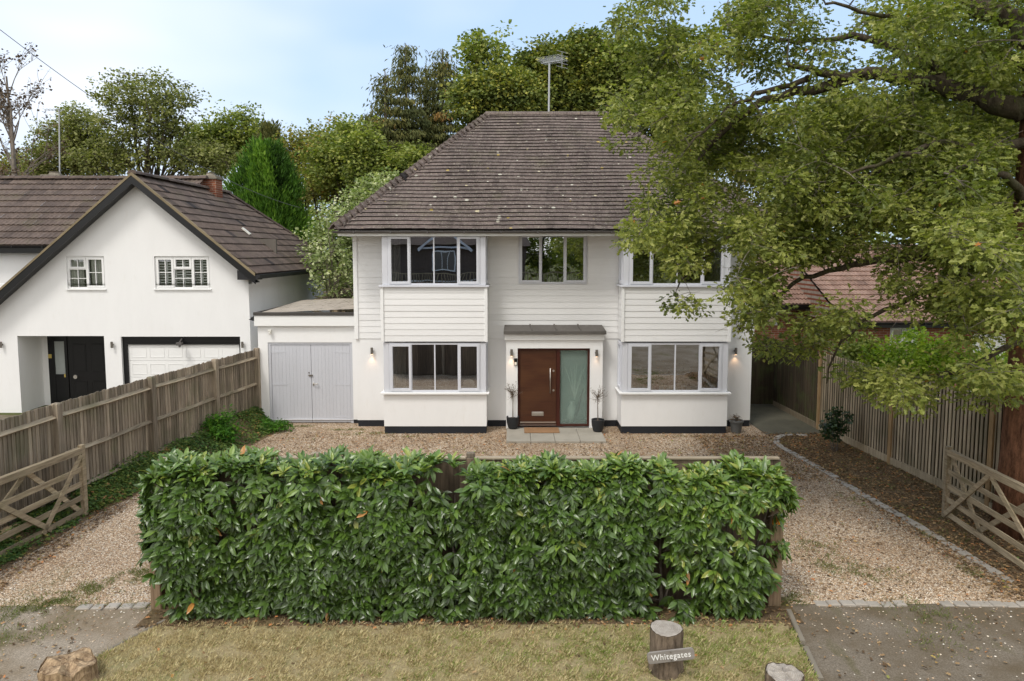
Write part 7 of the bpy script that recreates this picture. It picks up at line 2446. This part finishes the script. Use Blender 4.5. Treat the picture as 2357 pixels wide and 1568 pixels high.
# leaf pads: zones of the crown by station and depth (centre u, v, half sizes, depth, amount)
zones = [(1520, 60, 90, 80, 1.6, 46), (1500, 200, 95, 80, 1.4, 60), (1640, 120, 110, 110, 1.6, 80), (1620, 300, 120, 90, 1.2, 90), (1560, 440, 80, 90, 1.2, 52), (1530, 560, 55, 60, 1.0, 30),
         (1780, 40, 90, 60, 1.6, 48), (1760, 330, 120, 70, 1.3, 70), (1700, 430, 120, 60, 0.9, 66), (1690, 530, 110, 60, 0.8, 66), (1620, 610, 70, 40, 0.7, 28),
         (1760, 610, 90, 60, 0.5, 50), (1730, 700, 50, 55, 0.4, 22), (1950, 290, 140, 80, 0.8, 86), (1900, 410, 130, 70, 0.4, 86), (1930, 520, 150, 60, 0.4, 96), (1880, 580, 110, 22, 0.2, 22),
         (2080, 30, 110, 50, 1.6, 50), (2250, 60, 110, 90, 0.8, 70), (2180, 130, 100, 70, 1.0, 56), (2150, 300, 130, 80, 0.2, 86), (2300, 240, 80, 120, 0.2, 66), (2130, 430, 150, 80, -0.3, 104),
         (2300, 430, 90, 100, -0.8, 78), (2280, 560, 110, 80, -1.4, 90), (2130, 560, 90, 60, -0.2, 50), (2330, 650, 60, 90, -1.6, 52), (2210, 690, 90, 50, -1.0, 60), (2100, 700, 60, 20, -0.3, 9),
         (1950, 725, 50, 30, 0.2, 10), (1870, 775, 45, 35, 0.3, 14), (1855, 830, 36, 26, 0.3, 8), (2110, 885, 120, 36, -0.3, 36), (2290, 885, 90, 45, -1.0, 28), (1960, 870, 55, 22, 0.2, 11), (2200, 775, 60, 24, -0.9, 6), (2340, 780, 30, 50, -1.2, 8),
         (1790, 640, 50, 36, 0.3, 16), (2040, 640, 60, 24, 0.2, 12), (1775, 800, 24, 22, 0.3, 5), (1590, 700, 45, 14, 0.4, 6), (2060, 940, 60, 22, -0.2, 12), (2170, 960, 60, 20, -0.4, 12), (1455, 150, 40, 60, 1.5, 14), (1440, 290, 26, 40, 1.3, 8), (1470, 540, 26, 30, 1.1, 8)]
pads, prad = [], []
for (u_, v_, ru, rv, dy, n) in zones:
    for _ in range(int(n * 0.9)):
        a = rnd.uniform(0, 6.283); r = math.sqrt(rnd.random())
        uu, vv_ = u_ + ru * r * math.cos(a), v_ + rv * r * math.sin(a)
        # leave the open places where sky, roof and bungalow show through
        if mnoise.noise(Vector((uu * 0.013, vv_ * 0.016, 4.2))) > 0.13: continue
        if 1840 < uu < 2010 and 90 < vv_ < 225: continue
        if 1765 < uu < 2020 and 596 < vv_ < 715 and rnd.random() < 0.93: continue
        if 1690 < uu < 1790 and 400 < vv_ < 465: continue
        y_ = TY + dy + rnd.gauss(0, 0.75)
        limb_v = np.interp(uu, [1571, 1731, 1865, 2005, 2205, 2357], [424, 250, 205, 170, 214, 250])
        if uu > 1600 and abs(vv_ - limb_v) < 38 + 0.02 * (uu - 1600) and y_ < TY + 1.6: y_ = TY + 1.7 + abs(rnd.gauss(0, 0.6))
        if uu > 2290 and vv_ < 560 and y_ < TY + 0.3: y_ = TY + 0.6 + abs(rnd.gauss(0, .7))
        pads.append(P(uu, vv_, y_)); prad.append(rnd.uniform(0.20, 0.42))
# upper and rear crown that is outside or behind the picture
for _ in range(330):
    a = rnd.uniform(0, 6.283); r = rnd.random() ** 0.5 * 5.2
    z = rnd.uniform(6.5, 12.5)
    x_, y_ = ox + r * math.cos(a) * 0.9, oy + 1.0 + r * math.sin(a) * 0.8
    if y_ < 8 and z < 9: continue
    pads.append((x_, y_, z)); prad.append(rnd.uniform(0.4, 0.6))
pads = np.array(pads); prad = np.array(prad)
tw = MB(); tw.tint = 0.5
LP = np.array([tuple(a[0]) for a in lines] + [tuple(p) for p in trk[3:]])
LR = [a[1] for a in lines] + [0.2] * 4
order = np.argsort([((LP - p) ** 2).sum(1).min() for p in pads])
for i in order:
    p = pads[i]
    d2 = ((LP - p) ** 2).sum(1)
    k = int(np.argmin(d2)); dist = math.sqrt(d2[k])
    if rnd.random() < 0.85:
        b = bez(Vector(LP[k]), Vector(p), Vector((rnd.gauss(0, .1), rnd.gauss(0, .1), 0.12)) * dist, 4)
        rr = min(LR[k] * 0.6, 0.010 + 0.012 * dist)
        rr = max(rr, 0.006)
        tw.tube(b, [rr, rr * .85, rr * .7, rr * .5, rr * .3], 4, False)
        LP = np.vstack([LP, [tuple(q) for q in b[2:]]]); LR += [rr * .7, rr * .5, rr * .35]
        for _ in range(2):
            e = Vector(p) + Vector((rnd.gauss(0, .25), rnd.gauss(0, .25), rnd.gauss(0, .14)))
            tw.tube([b[3], (b[3] + e) / 2 + Vector((0, 0, .03)), e], [0.006, 0.004, 0.002], 3, False)
tw.build('twigs', 'bark_grey', ok)
per = np.maximum(16, (prad ** 2 * 720).astype(int))
far = pads[:, 2] > 8.6
per = np.where(far, 50, per)
p, dd, nn, sz, ti = clump_leaves(pads, prad, per, 0.098, 0.6, 0.75, 0.25)
ti = np.clip(ti + 0.12, 0, 1)
ti = np.where((ti > 0.95) & (RN.random(len(ti)) < 0.985), RN.uniform(0.5, 0.94, len(ti)), ti)
leaf_object('crown', p, dd, nn, sz, T_OAK, ti, 'leaf_oak', ok)

# ------------------------------------------------------------------ across the road, seen reflected in the windows
oh = thing('opposite_house', (-6, -16, 0), 'brown tile hung house across the road that only shows mirrored in the upper window panes', 'house')
mb = MB(); mb.tint = 0.4
mb.box(-13, 1.0, -24, -16, 0, 5.2)
mb.build('wall', 'tile_left', oh)
mb = MB(); mb.tint = 0.5
mb.add([(-13.4, -15.6, 5.1), (1.4, -15.6, 5.1), (1.4, -24.4, 5.1), (-13.4, -24.4, 5.1), (-11, -20, 9.2), (-1, -20, 9.2)], [(0, 1, 5, 4), (1, 2, 5), (2, 3, 4, 5), (3, 0, 4)])
mb.build('roof', 'tile_left', oh)
for x_ in (-9.5, -4.8, -1.2):
    mb = MB(); mb.tint = 0.5
    mb.box(x_ - 0.8, x_ + 0.8, -16.0, -15.9, 3.3, 4.5)
    w_ = mb.build('window_frame', 'trim_white', oh)
    mb = MB(); mb.tint = 0.5
    for k in range(3):
        mb.box(x_ - 0.72 + k * 0.5, x_ - 0.28 + k * 0.5, -15.89, -15.88, 3.4, 4.4)
    mb.build('pane', 'interior', w_)
mb = MB(); mb.tint = 0.5
mb.box(-13, 1, -15.2, -15.15, 2.4, 2.5)
mb.build('band', 'trim_white', oh)
for (x_, y_, h_, n_) in ((6, -14, 9, 'left'), (12, -18, 11, 'r'), (-17, -15, 10, 'x'), (2.6, -22, 10, 'y')):
    tree('roadside_tree', {'left': 'bushy green tree across the road mirrored in the middle upper window', 'r': 'tall green tree across the road opposite the right drive', 'x': 'green tree across the road opposite the left drive', 'y': 'green tree across the road just right of the tile hung house'}[n_],
         (x_, y_, 0), h_, [(0, 0, h_ * 0.6, h_ * 0.33, h_ * 0.33, h_ * 0.36)], 170, 0.6, 42, 0.24, 'leaf_mid', group='trees across the road')

mb = MB(); mb.tint = 0.5
mb.box(-12, 6, -14.9, -14.84, 3.05, 3.13); mb.box(-12, 6, -14.9, -14.84, 2.2, 2.26)
for k in range(90):
    mb.box(-12 + 0.2 * k, -11.95 + 0.2 * k, -14.9, -14.85, 2.26, 3.05)
mb.build('railing', 'gatewood', oh)
mb = MB(); mb.tint = 0.5
mb.box(-6.6, -3.0, -16.2, -15.7, 4.75, 4.9)
for s_ in (-1, 1):
    mb.beam((-4.8 + s_ * 2.0, -15.6, 4.7), (-4.8, -15.6, 6.4), 0.06, 0.22)
mb.build('barge_board', 'frame_grey', oh)
